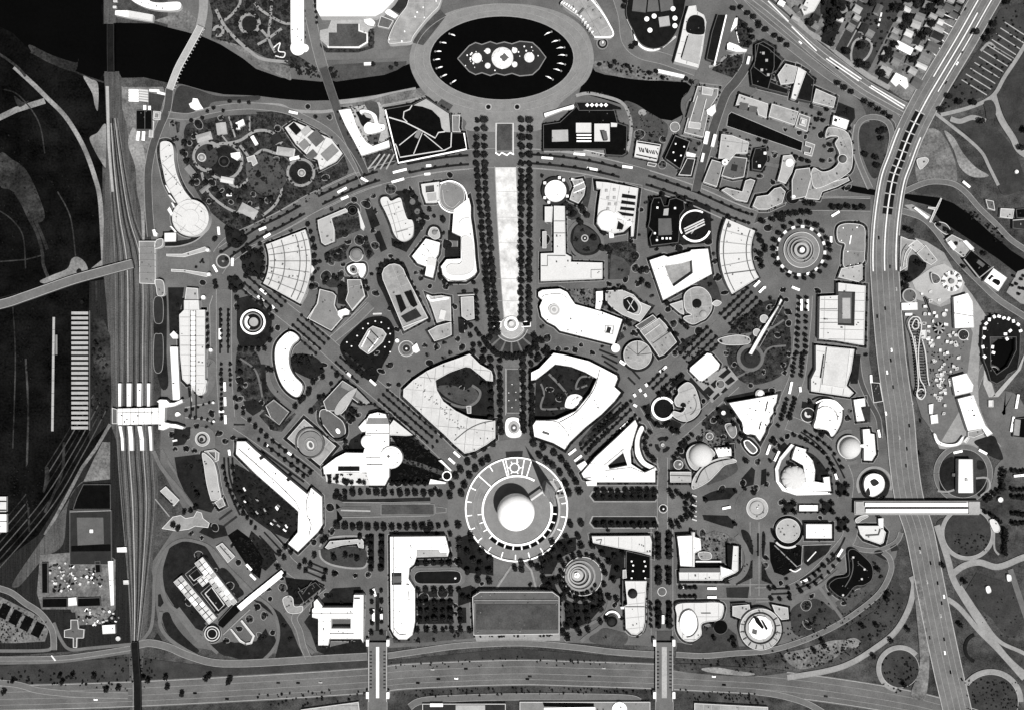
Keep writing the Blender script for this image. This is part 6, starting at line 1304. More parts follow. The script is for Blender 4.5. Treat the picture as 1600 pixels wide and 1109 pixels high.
for a in range(6): strip_mesh('star_spoke',[(804+8*math.cos(a*1.047),730+8*math.sin(a*1.047)),(804+11*math.cos(a*1.047),730+11*math.sin(a*1.047))],1.5,0,2,'white',tc)
V,F = prism_data(loops('790,705 817,704 816,713 791,714'),-.1,1.0); o = mesh('dark_bed',V,F,None,'dark'); o['kind'] = 'structure'
# great sphere
def sphere(name,c,r,z,m,parent,n=64,k=32):
    kk = (H-z)/H; V = [((c[0]-800)*kk,(554.5-c[1])*kk,z+r)]; F = []
    for j in range(1,k):
        a = math.pi*j/k
        for i in range(n): V.append((V[0][0]+r*math.sin(a)*math.cos(2*math.pi*i/n),V[0][1]+r*math.sin(a)*math.sin(2*math.pi*i/n),z+r*math.cos(a)))
    V.append((V[0][0],V[0][1],z-r))
    for i in range(n): F.append((0,1+i,1+(i+1) % n)); F.append((len(V)-1,1+(k-2)*n+(i+1) % n,1+(k-2)*n+i))
    for j in range(k-2):
        for i in range(n): F.append((1+j*n+i,1+(j+1)*n+i,1+(j+1)*n+(i+1) % n,1+j*n+(i+1) % n))
    return mesh(name,V,F,parent,m,True)
sp = root('great_sphere',(806,800),'giant smooth white sphere at the centre of the round basin','sphere')
sphere('shell',(806,799.5),28.7,32,'white',sp)
for i in range(8):
    a = i*math.pi/4+.2; x,y = 805.5+9*math.cos(a),795+9*math.sin(a); V,F = prism_data(loops('c %g %g 1.4 12' % (x,y)),.5,8); mesh('pillar',V,F,sp,'wall_pale')
# spire (three sided obelisk)
tr = root('spire',(857,760),'tall slender white three sided spire beside the sphere','spire')
bx_,by_ = W((857,762))[:2]; V = [(bx_+11*math.cos(a),by_+11*math.sin(a),0) for a in (1.9,1.9+2.094,1.9+4.189)] + [(bx_+.4*math.cos(a),by_+.4*math.sin(a),186) for a in (1.9,1.9+2.094,1.9+4.189)]
mesh('shaft',V,[(0,1,4,3),(1,2,5,4),(2,0,3,5),(3,4,5)],tr,'white')
V,F = prism_data(loops('c 857 762 14 6'),-.1,3); mesh('plinth',V,F,tr,'pale')
rp = root('sphere_bridge',(842,772),'white bridge joining the sphere to the spire','bridge')
strip_mesh('deck',[W((848,767.5))[0:2],W((826,778))[0:2]] and [(848,768),(828,782)],3.2,17,19.5,'ow',rp)
strip_mesh('pylon',[(846,768),(848,767)],4,0,17,'wall_pale',rp)
hl = root('spiral_ramp',(868,800),'thin white spiral ramp curving round the sphere','ramp')
pts = polyline('k 808 797 66 -22 40'); l,r = ribbon_pts(pts,3.2); n = len(pts); V = []; F = []
for i in range(n):
    z = 15*(1-i/(n-1))+2; V += [W(l[i],z),W(r[i],z)]
for i in range(n-1): F.append((2*i,2*i+1,2*i+3,2*i+2))
hl.name = 'spiral_ramp'; mesh('ramp_deck',V,F,hl,'pale')
for i in range(0,n,4):
    z = 15*(1-i/(n-1))+2; strip_mesh('ramp_pier',[pts[i],(pts[i][0]+1.2,pts[i][1]+.6)],1.2,0,z-.3,'wall_pale',hl)
T('875,763 878,770 884,750 872,770',1.8,'tiny shrub like tree beside the spire')
B('gate_terrace','white speckled terrace at the right rim of basin near the spire','terrace',1.6,'white','864,747 878,752 884,775 872,778 866,765',vents=4)
tile(2,2)
TR('~60,30 90,110 125,240 130,330',1,4,'dark tree near the lower mall right')
T('135,555 195,575 170,625 260,610 215,660 305,650 255,690 345,695 300,735 370,745 335,800 395,790 355,860 420,850 365,1055 430,1050',5.2,'round dark tree in the right arc round the theme centre')
B('crescent_hall','large white crescent hall right of the lower mall','hall',15,'white','120,110 170,85 240,10 260,-10 320,0 480,40 570,85 655,130 660,150 640,200 680,235 640,290 560,370 460,450 360,545 330,590 260,550 140,510 130,440 150,410 280,405 400,350 490,240 532,150 460,110 370,75 270,60 210,110 150,155 120,160',('L','roof_seam',14,16,'mid',1,'~150,408 270,415 320,450 360,510'),('L','roof_seam',14,16,'mid',.9,'~550,90 520,200 470,280 400,360 300,420'),('P','roof_vent',14,15.8,'mid','r 212 488 44 14 18'),vents=6)
G('court_lawn','ld','150,160 215,115 270,65 370,80 460,115 540,145 520,180 470,270 400,340 290,390 140,400',2)
R('court_path','walk',3.5,'~230,120 290,180 340,240 370,290',4); R('court_path','walk',3,'~510,140 430,140 400,210 470,190',4); R('court_path','walk',3,'~180,180 200,240 180,320 210,340 350,330',4)
B('court_fountain','small white curled fountain in the right crescent court','fountain',3,'white','~330,320 350,260 400,245 440,265 430,300 400,330 360,335',('D','dome','395 295 24',2.6,4,'white'))
SH('170,180 260,80 380,90 520,150 460,260 300,380 180,380',60,1.2,2.8)
TR('70,30 75,470',11,4.6,'dark tree between lower mall and right crescent, inner'); TR('120,200 130,500',7,4.6,'dark tree between lower mall and right crescent, outer')
B('triangle_hall','white triangular hall with dark triangular court, right of theme centre','hall',15,'white','770,405 785,440 760,520 740,600 745,680 830,735 895,705 895,795 530,795 450,770 435,740 470,700 520,640 650,520|600,690 695,610 722,690 610,712',('P','court_floor',-.1,2,'dark','600,690 695,610 722,690 610,712'),('L','court_rim',14,16,'ow',2,'578,690 700,590 738,705 585,725 575,695'),('P','lobe',14,16.5,'white','~480,690 530,680 565,710 560,760 500,775'),('L','roof_seam',14,16,'mid',1,'450,770 530,765'),('L','roof_seam',14,16,'grey',.9,'740,700 820,735'),vents=3)
B('curved_wing','thin white curved wing hugging the small circus, right of triangle','hall',11,'white','~805,445 825,460 800,520 800,590 830,660 895,700 895,722 820,690 775,630 768,560 778,500')
B('link_block','small white blocks at the ring tip of triangle hall, upper','pavilion',9,'white','405,690 455,660 475,690 430,725'); B('link_block','small white blocks at the ring tip of triangle hall, lower','pavilion',9,'white','460,790 530,785 530,818 470,818')
BUS('700,440,-42,16','white bus beside the tip of the triangle hall')
for k in range(4): R('median','ld',3,'%d,%d %d,%d' % (690-k*6,250+k*44,510-k*18,420+k*44),2)
TR('740,290 560,460',10,3,'small tree in the median by right crescent'); TR('620,375 520,470',6,3,'small tree in the lower median by right crescent'); TR('600,470 480,590',7,3,'small tree in the outer median by triangle hall')
BUS('690,48,35,10 942,90,-38,14 838,188,60,5 800,220,60,5 765,252,60,5 832,250,60,5 768,315,30,6','white bus on the crossing right of crescent')
for k in range(3): R('median','ld',3,'%d,%d %d,%d' % (575+k*-15,40+k*-35,660,95-k*40),2)
R('median','ld',3.2,'725,140 770,185',2); R('median','ld',3,'750,95 800,150',2)
# hook pavilions
B('hook_hall','pale round hall curling into a hook with dark notch','hall',10,'pale','~1015,280 1040,240 1040,210 1095,170 1140,200 1170,280 1175,350 1130,400 1070,415 1010,385 1010,350 1060,360 1080,330 1030,320',('D','hook_notch','1070 315 18',9.4,1,'char'),('L','roof_seam',9,10.8,'grey',.8,'k 1080 310 74 -40 60'),vents=5)
drum('ring_garden','dark round garden framed by white ring left of hook hall','garden',3,'char',945,335,68,('P','ring',0,6,'white','a 945 335 60 74 20 330'),wm='wall_pale')
SH('c 945 335 54',26,1,2.2); T('920,250 950,215 980,250 830,340 850,390 910,435 960,440 1000,470 1030,480 980,420 1020,170 1040,150 1060,130',4.2,'dark tree round the hook hall and ring garden')
G('lawn','ld','900,260 950,215 1000,270 960,270',2); G('lawn','ld','985,185 1050,120 1090,160 1040,195 1010,200',2); G('lawn','ld','825,320 860,300 870,390 910,430 890,450 830,360',2); G('lawn','ld','975,420 1000,400 1060,430 1040,480 990,470',2)
B('cube_hall','bright white squarish hall with rounded corners above grid garden','hall',11,'white','1115,80 1220,-10 1245,-5 1300,60 1290,90 1190,165 1170,160 1110,100',vents=2)
G('grid_garden','wp','1110,125 1180,165 1300,90 1350,70 1415,150 1250,300',2)
for s in ('1120,140 1240,270 1225,285 1108,155','1195,225 1230,195 1265,230 1235,260','1240,185 1275,155 1295,180 1265,210','1290,135 1350,85 1370,105 1320,150','1330,170 1370,135 1395,160 1350,190','1255,270 1290,235 1300,250 1262,285','1305,235 1335,200 1350,215 1320,240'): G('grid_bed','ld',s,3)
drum('grid_pool','small round pool in the middle of grid garden','pool',1.4,'walk',1303,182,27,('P','rim',.8,2,'pale','c 1303 182 29 30|c 1303 182 24 30'))
drum('round_garden','large dark round garden drum with grey rim above grid garden','garden',3,'dark',1490,20,66,('P','rim',0,4,'walk','c 1490 20 86 48|c 1490 20 66 48'),('D','mound','1490 15 40',2.4,4,'leaf_light'),wm='walk')
# triangle star hall
tile(2,2)
B('star_hall','bright white triangular hall with notched star corner','hall',14,'white','1357,300 1500,275 1660,246 1652,296 1632,330 1634,360 1612,390 1610,420 1588,450 1582,480 1550,538 1522,500 1482,492 1446,458 1438,420',('L','roof_mark',13,15,'char',1.3,'1560,415 1545,465'),('L','roof_mark',13,15,'char',1.3,'1600,290 1585,350'),('P','roof_lobe',13,15,'white','c 1475 465 30 24'),vents=10)
G('lawn','ld','1330,265 1600,210 1640,200 1640,225 1400,295 1320,290',2); G('lawn','ld','1275,330 1340,310 1400,370 1390,390 1290,390',2)
drum('round_kiosk','white round kiosk above star hall','kiosk',6,'pale',1550,245,28,('D','cap','1550 240 20',5.5,4,'white')); drum('round_kiosk','small white kiosk left of the star hall','kiosk',5,'white',1322,362,14)
T('1290,345 1380,360 1290,400 1310,420 1420,415 1430,500 1450,510 1380,430',4,'dark tree left of star hall')
B('bubble_hall','small grey scalloped pavilion below star hall','pavilion',5,'grey','~1330,440 1360,425 1395,440 1405,490 1380,520 1350,490',('D','dome','1365 460 20',4.6,3,'wp'),vents=1)
B('boat_pavilion','small grey boat shaped pavilion with white rim','pavilion',4,'walk','~1450,540 1480,535 1530,585 1520,610 1495,610 1460,570',('L','rim',3,5,'white',1.2,'~1450,540 1480,535 1530,585 1520,610 1495,612 1460,575 1450,540'),vents=1)
# small circus
G('circus','asphalt','c 942 565 82 40',1)
for a0 in (20,115,225): G('circus_bed','ld','a 942 560 26 50 %g %g' % (a0,a0+70 if a0 != 225 else a0+90),2)
drum('circus_urn','small pale urn in the middle of small circus','monument',4,'pale',942,562,10)
TR('~860,480 830,520 830,570 850,620 880,650',6,4,'dark tree left of small circus'); TR('~1120,500 1090,530 1060,560 1050,590 1030,620 1010,640',7,3.6,'dark tree right of small circus')
R('cross_walk','asphalt',16,'940,640 940,1108',1); R('cross_walk','asphalt',14,'1020,520 1200,360 1400,180',1); R('cross_walk','asphalt',12,'860,480 780,340',1)
# round shell hall lower right
B('dome_hall','pale domed hall with fringed arm and shaded ring','hall',9,'pale','~1090,620 1120,570 1180,555 1240,580 1270,620 1230,650 1180,690 1150,720 1110,690',('D','dome','1180 625 74',8,14,'ow'))
B('fringe_arm','white toothed arm right of the domed hall','pavilion',7,'white','1265,580 1370,575 1372,630 1290,640',('U','tooth',7,'1280,585 1305,583 1330,580 1355,578',3,'grey'))
B('crescent_terrace','pale crescent terrace curving below the domed hall','terrace',7,'pale','~1390,650 1400,670 1330,690 1280,740 1230,790 1160,830 1125,835 1130,780 1170,720 1230,670 1320,640',('L','dark_rim',6,8.2,'black',1.2,'~1150,800 1190,720 1270,670 1380,645'),vents=2)
G('lawn','lm','~1330,695 1390,670 1410,720 1340,770 1260,800 1220,810 1290,745',2)
B('flat_hall','pale flat hall with lines left of the crescent terrace','hall',7,'pale','988,730 1120,730 1120,795 990,795',('L','roof_seam',6,7.8,'mid',.8,'990,752 1120,756'),vents=2)
G('garden','bed','990,660 1050,640 1085,690 1080,720 990,720',2); G('garden','bed_pale','1170,500 1230,460 1330,540 1290,580 1220,560',2)
drum('ring_kiosk','small grey ringed kiosk left of domed hall','kiosk',4,'walk',1040,685,30,('D','cap','1048 680 10',3.6,3,'ow')); drum('ring_kiosk','small grey ringed kiosk above domed hall','kiosk',4,'walk',1235,508,24,('D','cap','1232 508 9',3.6,3,'pale'))
SH('1170,470 1240,450 1340,540 1290,580 1220,560',26,.9,2)
# right avenue
G('avenue_bed','wp','480,880 500,850 900,850 915,880 900,920 510,920',2); G('avenue_bed','ld','492,882 508,858 896,858 906,880 894,912 516,912',3)
G('avenue_bed','wp','480,1050 500,1005 900,1005 920,1050 900,1085 510,1085',2); G('avenue_bed','ld','492,1050 508,1012 896,1012 908,1050 894,1078 516,1078',3)
TR('530,850 890,852',9,4.8,'round dark tree in the top row of the right avenue'); TR('525,885 890,888',9,3.4,'small tree in the second row of the right avenue'); TR('530,1055 890,1060',9,4.8,'round dark tree in the bottom row of the right avenue')
T('985,850 1030,855 1060,880 1085,890 1000,880 990,1040 1030,1045 1060,1025 1090,1010 1000,1065 1040,1065 1110,880 1130,910 1085,930 1130,960 1085,970 1120,1000 1460,660 1350,570',4,'dark tree at the gate of small urn circle')
drum('urn_circle','small dark round basin with white jet in the right avenue','fountain',1.6,'walk',945,960,28,('P','basin',1,2,'char','c 945 960 20 28'),('D','jet','945 960 7',1.6,4,'white'))
for y in (880,910,940,975,1005,1030): B('flag_block','short white post in the column right of urn circle, %s' % ('first','second','third','fourth','fifth','sixth')[[880,910,940,975,1005,1030].index(y)],'post',4,'ow','r 1140 %d 30 8 20' % y)
G('star_bed','ld','1190,885 1240,860 1330,830 1390,830 1400,860 1360,900 1195,915',2); G('star_bed','ld','1190,1000 1350,1005 1395,1050 1380,1085 1290,1060 1200,1030',2); G('star_bed','ld','1420,790 1500,700 1520,720 1510,810 1440,830',2); G('star_bed','ld','1560,720 1590,710 1590,800 1555,815',2)
T('1395,850 1390,1050 1450,830 1210,905 1505,860',3.4,'small tree on the star shaped beds')
BUS('1338,953,-12,13','white bus on the right avenue near pale disc')
drum('pale_disc','large pale paved disc fountain in the right avenue','fountain',1.6,'pale',1533,958,68,('P','ring',1,2.2,'wp','c 1533 958 46 40|c 1533 958 42 40'),('D','jet','1533 955 5',1.4,3,'white'),vents=3)
G('circus','asphalt','c 1533 958 140 48',1)
tile(3,2)
# east gardens
B('scallop_hall','white scalloped shell hall with small ringed garden','hall',12,'white','~320,310 360,285 410,290 460,330 462,400 440,460 400,510 370,470 290,455 300,400',('L','shell_rib',11,14,'white',2,'~300,300 350,280 420,290 470,340'),('L','roof_seam',11,13.4,'grey',1,'~310,340 360,320 420,350 440,410'),vents=4)
drum('ring_garden','small dark round garden with pale swirl left of scalloped hall','garden',2,'dark',250,375,46,('P','swirl',1,3,'ow','a 252 368 10 24 40 220')); G('lawn','ld','215,290 320,310 300,350 210,330',2)
T('310,465 340,480 370,490 330,500 300,470 390,500',3.6,'dark tree at the foot of scalloped hall')
B('corner_el','white L shaped block beside the parkway service road','pavilion',8,'white','535,280 605,270 610,320 580,325 605,410 555,415',vents=1); G('forecourt','lawn','585,325 640,320 640,420 605,415',2)
B('dome_link','white cross block linked to grey dome','pavilion',9,'white','592,465 635,462 640,490 665,495 675,620 650,660 600,658 600,580 560,575 560,560 598,558',vents=2)
drum('grey_dome','large pale dome linked to white cross block','dome',6,'pale',508,575,74,('D','dome','512 580 66',5.5,14,'ow'))
R('ring_walk','walk',6,'k 508 575 100 60 280',2)
B('stepped_terrace','dark stepped garden between service road and parkway','terrace',2,'dark','640,170 700,175 720,290 660,300',vents=8); R('service_road','road_dark',8,'~560,0 580,160 640,300 690,400 700,520',1)
G('lawn','ld','510,0 580,0 560,180 515,180',2); BUS('640,150,88,12 690,490,78,12','white bus on the service road by parkway')
# umbrella hall
B('umbrella_hall','white hall hugging a ribbed round tent in walled triangle','hall',9,'white','175,570 240,590 235,610 280,660 295,720 290,790 350,800 345,765 385,760 388,800 395,850 200,860 130,850 110,830 240,790 220,690 150,650 160,610',vents=3)
um = drum('umbrella_tent','ribbed pale round tent like an open umbrella','tent',5,'pale',162,768,76,('D','ribbed_roof','162 768 78',5,8,'ow',10))
B('triangle_wall','white bent wall around the ribbed tent','wall',5,'white','145,555 165,565 85,660 65,720 70,790 120,845 200,858 395,855 395,872 180,878 90,850 50,790 45,710 75,640')
G('lawn','ld','~215,600 280,620 340,680 385,760 345,765 345,800 295,790 295,700 250,640',2); T('180,585 130,680 150,690 200,690 185,680 215,835 240,820 380,830 380,850',3.4,'dark tree by the ribbed tent')
R('ring_avenue','asphalt',22,'~120,420 220,460 330,530 410,610 460,700 490,790 480,900',1)
for s in ('~205,480 290,540 370,620','~215,520 290,570 350,615','~400,620 440,690 480,770','~370,640 410,710 440,770','~240,480 330,535 390,590'): R('median','ld',2.6,s,2)
TR('~160,500 230,525 310,580 370,640 410,720',9,3,'small tree in the inner median of curved eastern avenue'); TR('~230,480 330,540 410,610 460,700',8,3,'small tree in the outer median of curved eastern avenue')
BUS('52,630,-65,17 138,205,-78,19 198,215,84,8 422,758,72,9 0,590,-70,16','white bus on the curved eastern avenue')
TR('165,0 150,130',6,3,'small tree in left median at the top of curved eastern avenue'); TR('212,0 205,130',6,3,'small tree in right median at the top of curved eastern avenue'); TR('115,280 80,400',6,3.4,'small tree in left median below bus stop of eastern avenue'); TR('165,275 130,390',6,3.4,'small tree in right median below bus stop of eastern avenue'); T('30,520 70,570 60,440 20,540 10,660 40,600 85,530',3,'small tree left of the ribbed tent')
B('swirl_rotunda','white round rotunda with dark swirl court by the parkway','rotunda',8,'white','~600,800 615,760 660,740 710,755 730,800 715,850 660,885 620,870 605,840',('P','court',7,8.4,'dark','~640,790 670,775 695,800 660,820'),('P','court',7,8.3,'dark','~610,860 630,830 640,870 620,880'),vents=2); G('lawn','ld','~570,800 590,750 650,715 720,730 760,800 740,880 680,890 600,885',2); R('ring_walk','wp',4,'k 665 808 106 150 380',2)
for x,y,l in ((130,950,'left'),(368,950,'right')):
    G('square_bed','ld','%d,%d %d,%d %d,%d %d,%d' % (x-32,y-32,x+32,y-32,x+32,y+32,x-32,y+32),2); T('%d,%d %d,%d %d,%d %d,%d' % (x-28,y-26,x+28,y-26,x-26,y+28,x+28,y+28),4,'dark tree at a corner of the %s square bed in avenue' % l)
for x,y,l in ((462,840,'upper'),(462,1060,'lower')):
    G('square_bed','ld','%d,%d %d,%d %d,%d %d,%d' % (x-30,y-36,x+30,y-36,x+30,y+36,x-30,y+36),2); T('%d,%d %d,%d %d,%d %d,%d' % (x-24,y-28,x+24,y-28,x-24,y+28,x+24,y+28),4,'dark tree at a corner of the %s square bed by bridge' % l)
B('fountain_block','white long block between two square beds in the right avenue','pavilion',3,'white','195,938 312,938 312,976 195,976')
fb = root('foot_bridge',src(930,955),'wide white twin roofed footbridge over the eastern parkway','bridge')
strip_mesh('deck',[src(540,955),src(1320,955)],22,7,8.4,'pale',fb); strip_mesh('roof',[src(608,936),src(1250,936)],6,11,12,'white',fb); strip_mesh('roof',[src(612,974),src(1250,974)],6,11,11.9,'white',fb)
strip_mesh('valley_gutter',[src(610,955),src(1250,955)],3.2,8.3,9.4,'char',fb); strip_mesh('parapet',[src(540,912),src(1320,912)],1,8.3,9.6,'wd',fb); strip_mesh('parapet',[src(540,996),src(1320,996)],1,8.3,9.6,'co',fb)  # dark strip laid in the gap between the twin roofs
for x in (560,700,830,960,1090,1220,1300): strip_mesh('pier',[src(x,920),src(x,990)],2,-.2,7,'wall_pale',fb)
for x,w in ((572,30),(1290,44)): V,F = prism_data(loops('r %d 955 %d 76' % (x,w*1.6)),0,10); mesh('bridge_head',V,F,fb,'co')
B('stair_wing','pale curved stair wing at the left end of wide footbridge','stair',4,'pale','~545,1030 580,1005 620,1000 625,1012 590,1030 560,1050')
B('edge_strip','white strip wall right of the speckled pavilion','wall',6,'white','690,1022 722,1020 722,1160 695,1160')
# roundel east of parkway
R('ring_road','road',8,'k 1220 740 168 -180 180',3); G('roundel_lawn','lawn','c 1220 740 148 56',2)
B('roundel_block','white tall rectangle block in the roundel east of parkway','building',12,'white','1192,652 1280,652 1283,862 1190,862',('P','roof_unit',11,14,'pale','r 1242 780 16 20'),('P','link',0,4,'mid','1150,740 1192,738 1192,760 1150,758'),vents=1)
G('lawn','ld','~1070,700 1100,660 1160,640 1170,740 1160,850 1080,850',3); G('lawn','ld','~1300,780 1340,770 1370,800 1350,860 1310,880',3); G('lawn','ld','~1310,660 1350,670 1350,710 1310,710',3); R('curved_walk','wp',3,'~1060,850 1120,855 1170,840',4); R('curved_walk','wp',3,'~1300,770 1370,770 1385,830 1330,880',4)
BUS('1182,604,-12,14 1338,604,28,14','white bus on the roundel road east of parkway')
B('arc_stand','white arc stand above the roundel','stand',5,'white','~1035,495 1050,495 1070,535 1120,555 1180,550 1215,510 1225,515 1200,560 1130,575 1060,555'); B('arc_hut','small white hut right of the arc stand','hut',4,'ow','1220,540 1245,510 1260,520 1240,552')
B('slant_hall','long white slanted hall on the amusement ground','hall',9,'white','1185,275 1285,250 1310,320 1360,440 1405,490 1370,510 1340,460 1250,475 1225,400',vents=4); B('block_hall','white square hall above long slanted hall','hall',9,'white','1150,140 1240,115 1285,190 1278,230 1170,255',vents=2)
B('lean_to','grey lean-to below the slanted hall','shed',4,'wp','1250,480 1340,462 1350,490 1290,515 1250,510',vents=1); G('lawn','ld','~1290,545 1340,520 1410,505 1440,560 1470,640 1450,655 1390,630 1340,590',4)
B('toilet_hut','small white square hut left of slanted hall','hut',4,'white','1015,378 1060,370 1065,425 1020,432'); B('toilet_hut','small white L hut above the square one','hut',4,'white','1005,310 1035,305 1030,370 1008,368')
SH('1060,0 1160,0 1140,180 1060,300',40,.8,1.8); SH('960,0 1040,0 1040,260 960,260',40,.8,2)
B('ticket_square','small white square booth at arena foot','booth',3,'ow','r 1394 304 30 42 0')
R('plaza_road','asphalt',40,'~1330,60 1330,200 1370,320 1430,480 1500,560',1); R('plaza_road','asphalt',36,'~1400,330 1500,300 1560,420 1560,600',1); G('plaza','asphalt','1320,500 1640,450 1640,720 1480,720 1400,900 1330,900 1400,800 1420,700 1470,640',1)
BUS('1552,290,-80,22 1522,432,-80,24','long white trailer bus on the right edge plaza'); B('black_shed','black shed with pale roof at the right edge plaza','shed',5,'black','1540,400 1620,390 1620,520 1530,510',('P','roof_panel',4,5.6,'wp','1545,400 1580,405 1570,505 1535,500'),wm='wd')
TR('~1460,720 1450,780 1460,830 1420,850 1350,900',9,4,'dark tree in the curved row right of roundel'); TR('1520,720 1600,725',4,3.6,'dark tree in first row at right edge'); TR('1520,840 1600,842',4,3.6,'dark tree in second row at right edge'); TR('1525,885 1600,890',4,3.6,'dark tree in third row at right edge'); TR('1525,990 1600,995',4,3.6,'dark tree in fourth row at right edge'); TR('1525,1050 1600,1052',4,3.6,'dark tree in fifth row at right edge')
for y in (725,840,888,992,1050): R('tree_strip','ld',5,'1515,%d 1640,%d' % (y,y),2)
BUS('1565,752,-6,17','long white bus by the tree rows at the right edge'); drum('white_kiosk','white round kiosk right of the footbridge end','kiosk',4,'white',1455,905,16)
T('1350,905 1380,890 1350,980 1390,1000 1440,1040 1470,1090 1420,1020',3.6,'dark tree at the right end of footbridge'); B('scatter_hut','white crumpled canopy near the footbridge end','canopy',4,'ow','~1385,1035 1420,1030 1450,1080 1440,1108 1410,1100',vents=1)
G('oval_lawn','lawn','~1060,1040 1140,1010 1290,1020 1370,1050 1390,1108 1340,1200 1240,1220 1120,1180 1060,1108',2)
# ================================================================ bottom row
tile(0,3)
G('yard','dirt','250,140 640,110 720,170 720,480 640,570 480,580 440,480 260,480 230,380',3)
B('strip_shed','thin white strip shed beside the rail yard, long one','shed',5,'white','672,180 705,178 710,455 690,458',('L','joint',4,5.4,'mid',.8,'675,300 708,298'))
B('yard_hut','small white hut by the rail yard above strip shed','hut',4,'white','728,95 788,92 790,125 730,125'); B('yard_hut','tiny white hut beside the railway line','hut',4,'ow','768,300 800,298 802,325 770,325'); B('yard_hut','white square hut at the foot of storage yard','hut',5,'white','636,580 715,575 718,630 640,634',vents=1); B('yard_hut','white hut between two black sheds in yard','hut',4,'white','425,410 475,405 480,455 425,460')
B('black_shed','black long shed left of white hut in storage yard','shed',4,'black','262,412 420,408 420,468 262,470',wm='wd'); B('black_shed','black long shed right of white hut in storage yard','shed',4,'black','482,410 625,405 628,460 482,465',wm='wd'); B('black_shed','black tall shed on the left side of storage yard','shed',4,'black','258,190 298,188 298,380 260,380',wm='wd'); B('black_shed','black small shed inside storage yard','shed',4,'black','590,180 625,178 628,250 595,255',wm='wd')
rg = random.Random(8); cr = 0
for sp_,n_ in (('310,190 590,190 640,280 640,350 320,370 310,280',95),('480,480 640,470 745,490 745,560 620,580 490,570',46)):
    for p in rnd_in(loops(sp_),n_,rng=rg,margin=.5):
        o = root('crate_stack',p,'pale or dark heap of stored crates in the storage yard','crate stack','crates in storage yard'); place_unit('crate',p,.9,rg.uniform(1.6,5),rg.uniform(1.6,4),rg.uniform(1,3),rg.uniform(0,1.6),rg.choice(('white','pale','grey','char','ow','dark')),o)
drum('tank','small white round tank near the railway','tank',4,'ow',735,663,14)
G('lawn','ld','395,500 470,500 480,600 520,605 520,650 400,655',3); B('grey_cross','grey cross shaped low building below the storage yard','building',4,'mid','440,545 485,545 490,600 525,605 520,660 480,660 478,720 455,718 455,660 400,655 400,610 440,600',vents=2)
for i in range(4): G('stock_pen','black','%d,%d %d,%d %d,%d %d,%d' % (20+i*70,440+i*38,70+i*70,465+i*38,30+i*70,545+i*38,-20+i*70,520+i*38),3)
G('stock_yard','dirt','0,400 60,430 200,500 290,560 300,620 280,680 100,690 0,690',2)
SH('0,560 120,590 180,660 80,690 0,690',50,.8,1.8); SH('0,400 300,560 290,680 180,660 0,560',60,.8,1.8)
bridge('rail_viaduct','dark railway viaduct running off the bottom edge','~838,690 842,760 848,850 855,960 862,1400',11,6,'char','dark',0)
R('kerb_mark','lp',2.2,'320,768 345,800',4)
SH('700,780 980,770 960,960 740,1000',60,1,2); SH('0,860 700,860 800,990 0,930',60,1,2.6)
T('380,890 395,930 90,920 35,990 670,975 595,890 460,890 930,920 1050,960 1040,900 900,900 745,960 1310,890 1290,910 1440,910 1430,930 1140,1000',4,'dark tree on the grassy verge above the southern parkway')
G('loop_lawn','ld','~1010,250 1040,120 1120,65 1200,55 1280,90 1340,180 1400,270 1480,330 1520,380 1470,420 1200,600 1080,450 1020,340',2)
G('loop_lawn','ld','~1010,520 1050,500 1080,560 1130,630 1200,700 1240,740 1210,750 1120,710 1040,620',2); G('loop_lawn','ld','985,390 1000,385 1020,440 1000,465 985,460',2); G('loop_lawn','ld','955,670 980,630 1010,675',2)
G('loop_lawn','ld','~1110,470 1180,420 1230,520 1290,590 1270,640 1200,600',2); G('loop_lawn','ld','~1310,720 1400,680 1480,690 1600,680 1700,640 1720,720 1660,780 1560,800 1420,770',2); G('loop_lawn','ld','~1370,240 1410,230 1490,330 1490,400 1440,350',2)
R('lot_road','walk',12,'1100,480 1160,560 1230,650 1280,700',3)
# ramp bridge and paned hall
ph = root('paned_hall',src(1300,350),'pale hall of many paned roof squares on the loop lawn','hall')
def panes(cx,cy,nu,nv,du,dv,ang,z):
    a = math.radians(ang); u = (math.cos(a),math.sin(a)); v = (-math.sin(a),math.cos(a))
    L = [(cx+u[0]*i+v[0]*j,cy+u[1]*i+v[1]*j) for i,j in ((-4,-4),(nu*du,-4),(nu*du,nv*dv),(-4,nv*dv))]
    body(ph,[[src(*p) for p in L]] if area([src(*p) for p in L]) > 0 else [[src(*p) for p in reversed(L)]],0,z,'dark','wall_pale')
    for i in range(nu):
        for j in range(nv):
            q = [(cx+u[0]*(i*du+s)+v[0]*(j*dv+t),cy+u[1]*(i*du+s)+v[1]*(j*dv+t)) for s,t in ((0,0),(du-5,0),(du-5,dv-5),(0,dv-5))]
            V,F = prism_data(loops([src(*p) for p in q]),z-1,z+.5); mesh('roof_pane',V,F,ph,rg.choice(('white','ow','ow','pale')))
panes(1262,160,10,2,34,30,52,9); panes(1130,275,10,2,34,30,50,9); panes(1235,300,3,2,30,24,-40,7); panes(1330,250,7,1,34,30,52,9.6)
B('paned_court','white rimmed dark court beside paned hall','pavilion',3,'char','1275,380 1320,340 1400,455 1360,490',('L','rim',2,4,'ow',1.6,'1278,382 1320,342 1398,452 1362,488 1278,382'),vents=3,wm='wd'); B('paned_court','small white rimmed open court left of paned hall','pavilion',3,'char','1180,265 1230,225 1260,270 1210,305',('L','rim',2,4,'ow',1.2,'1180,268 1208,302 1258,270'),wm='wd')
B('dark_wedge','black slanted shed at the corner of paned hall','shed',5,'black','1360,555 1465,440 1490,460 1500,490 1390,600 1355,580',wm='wd')
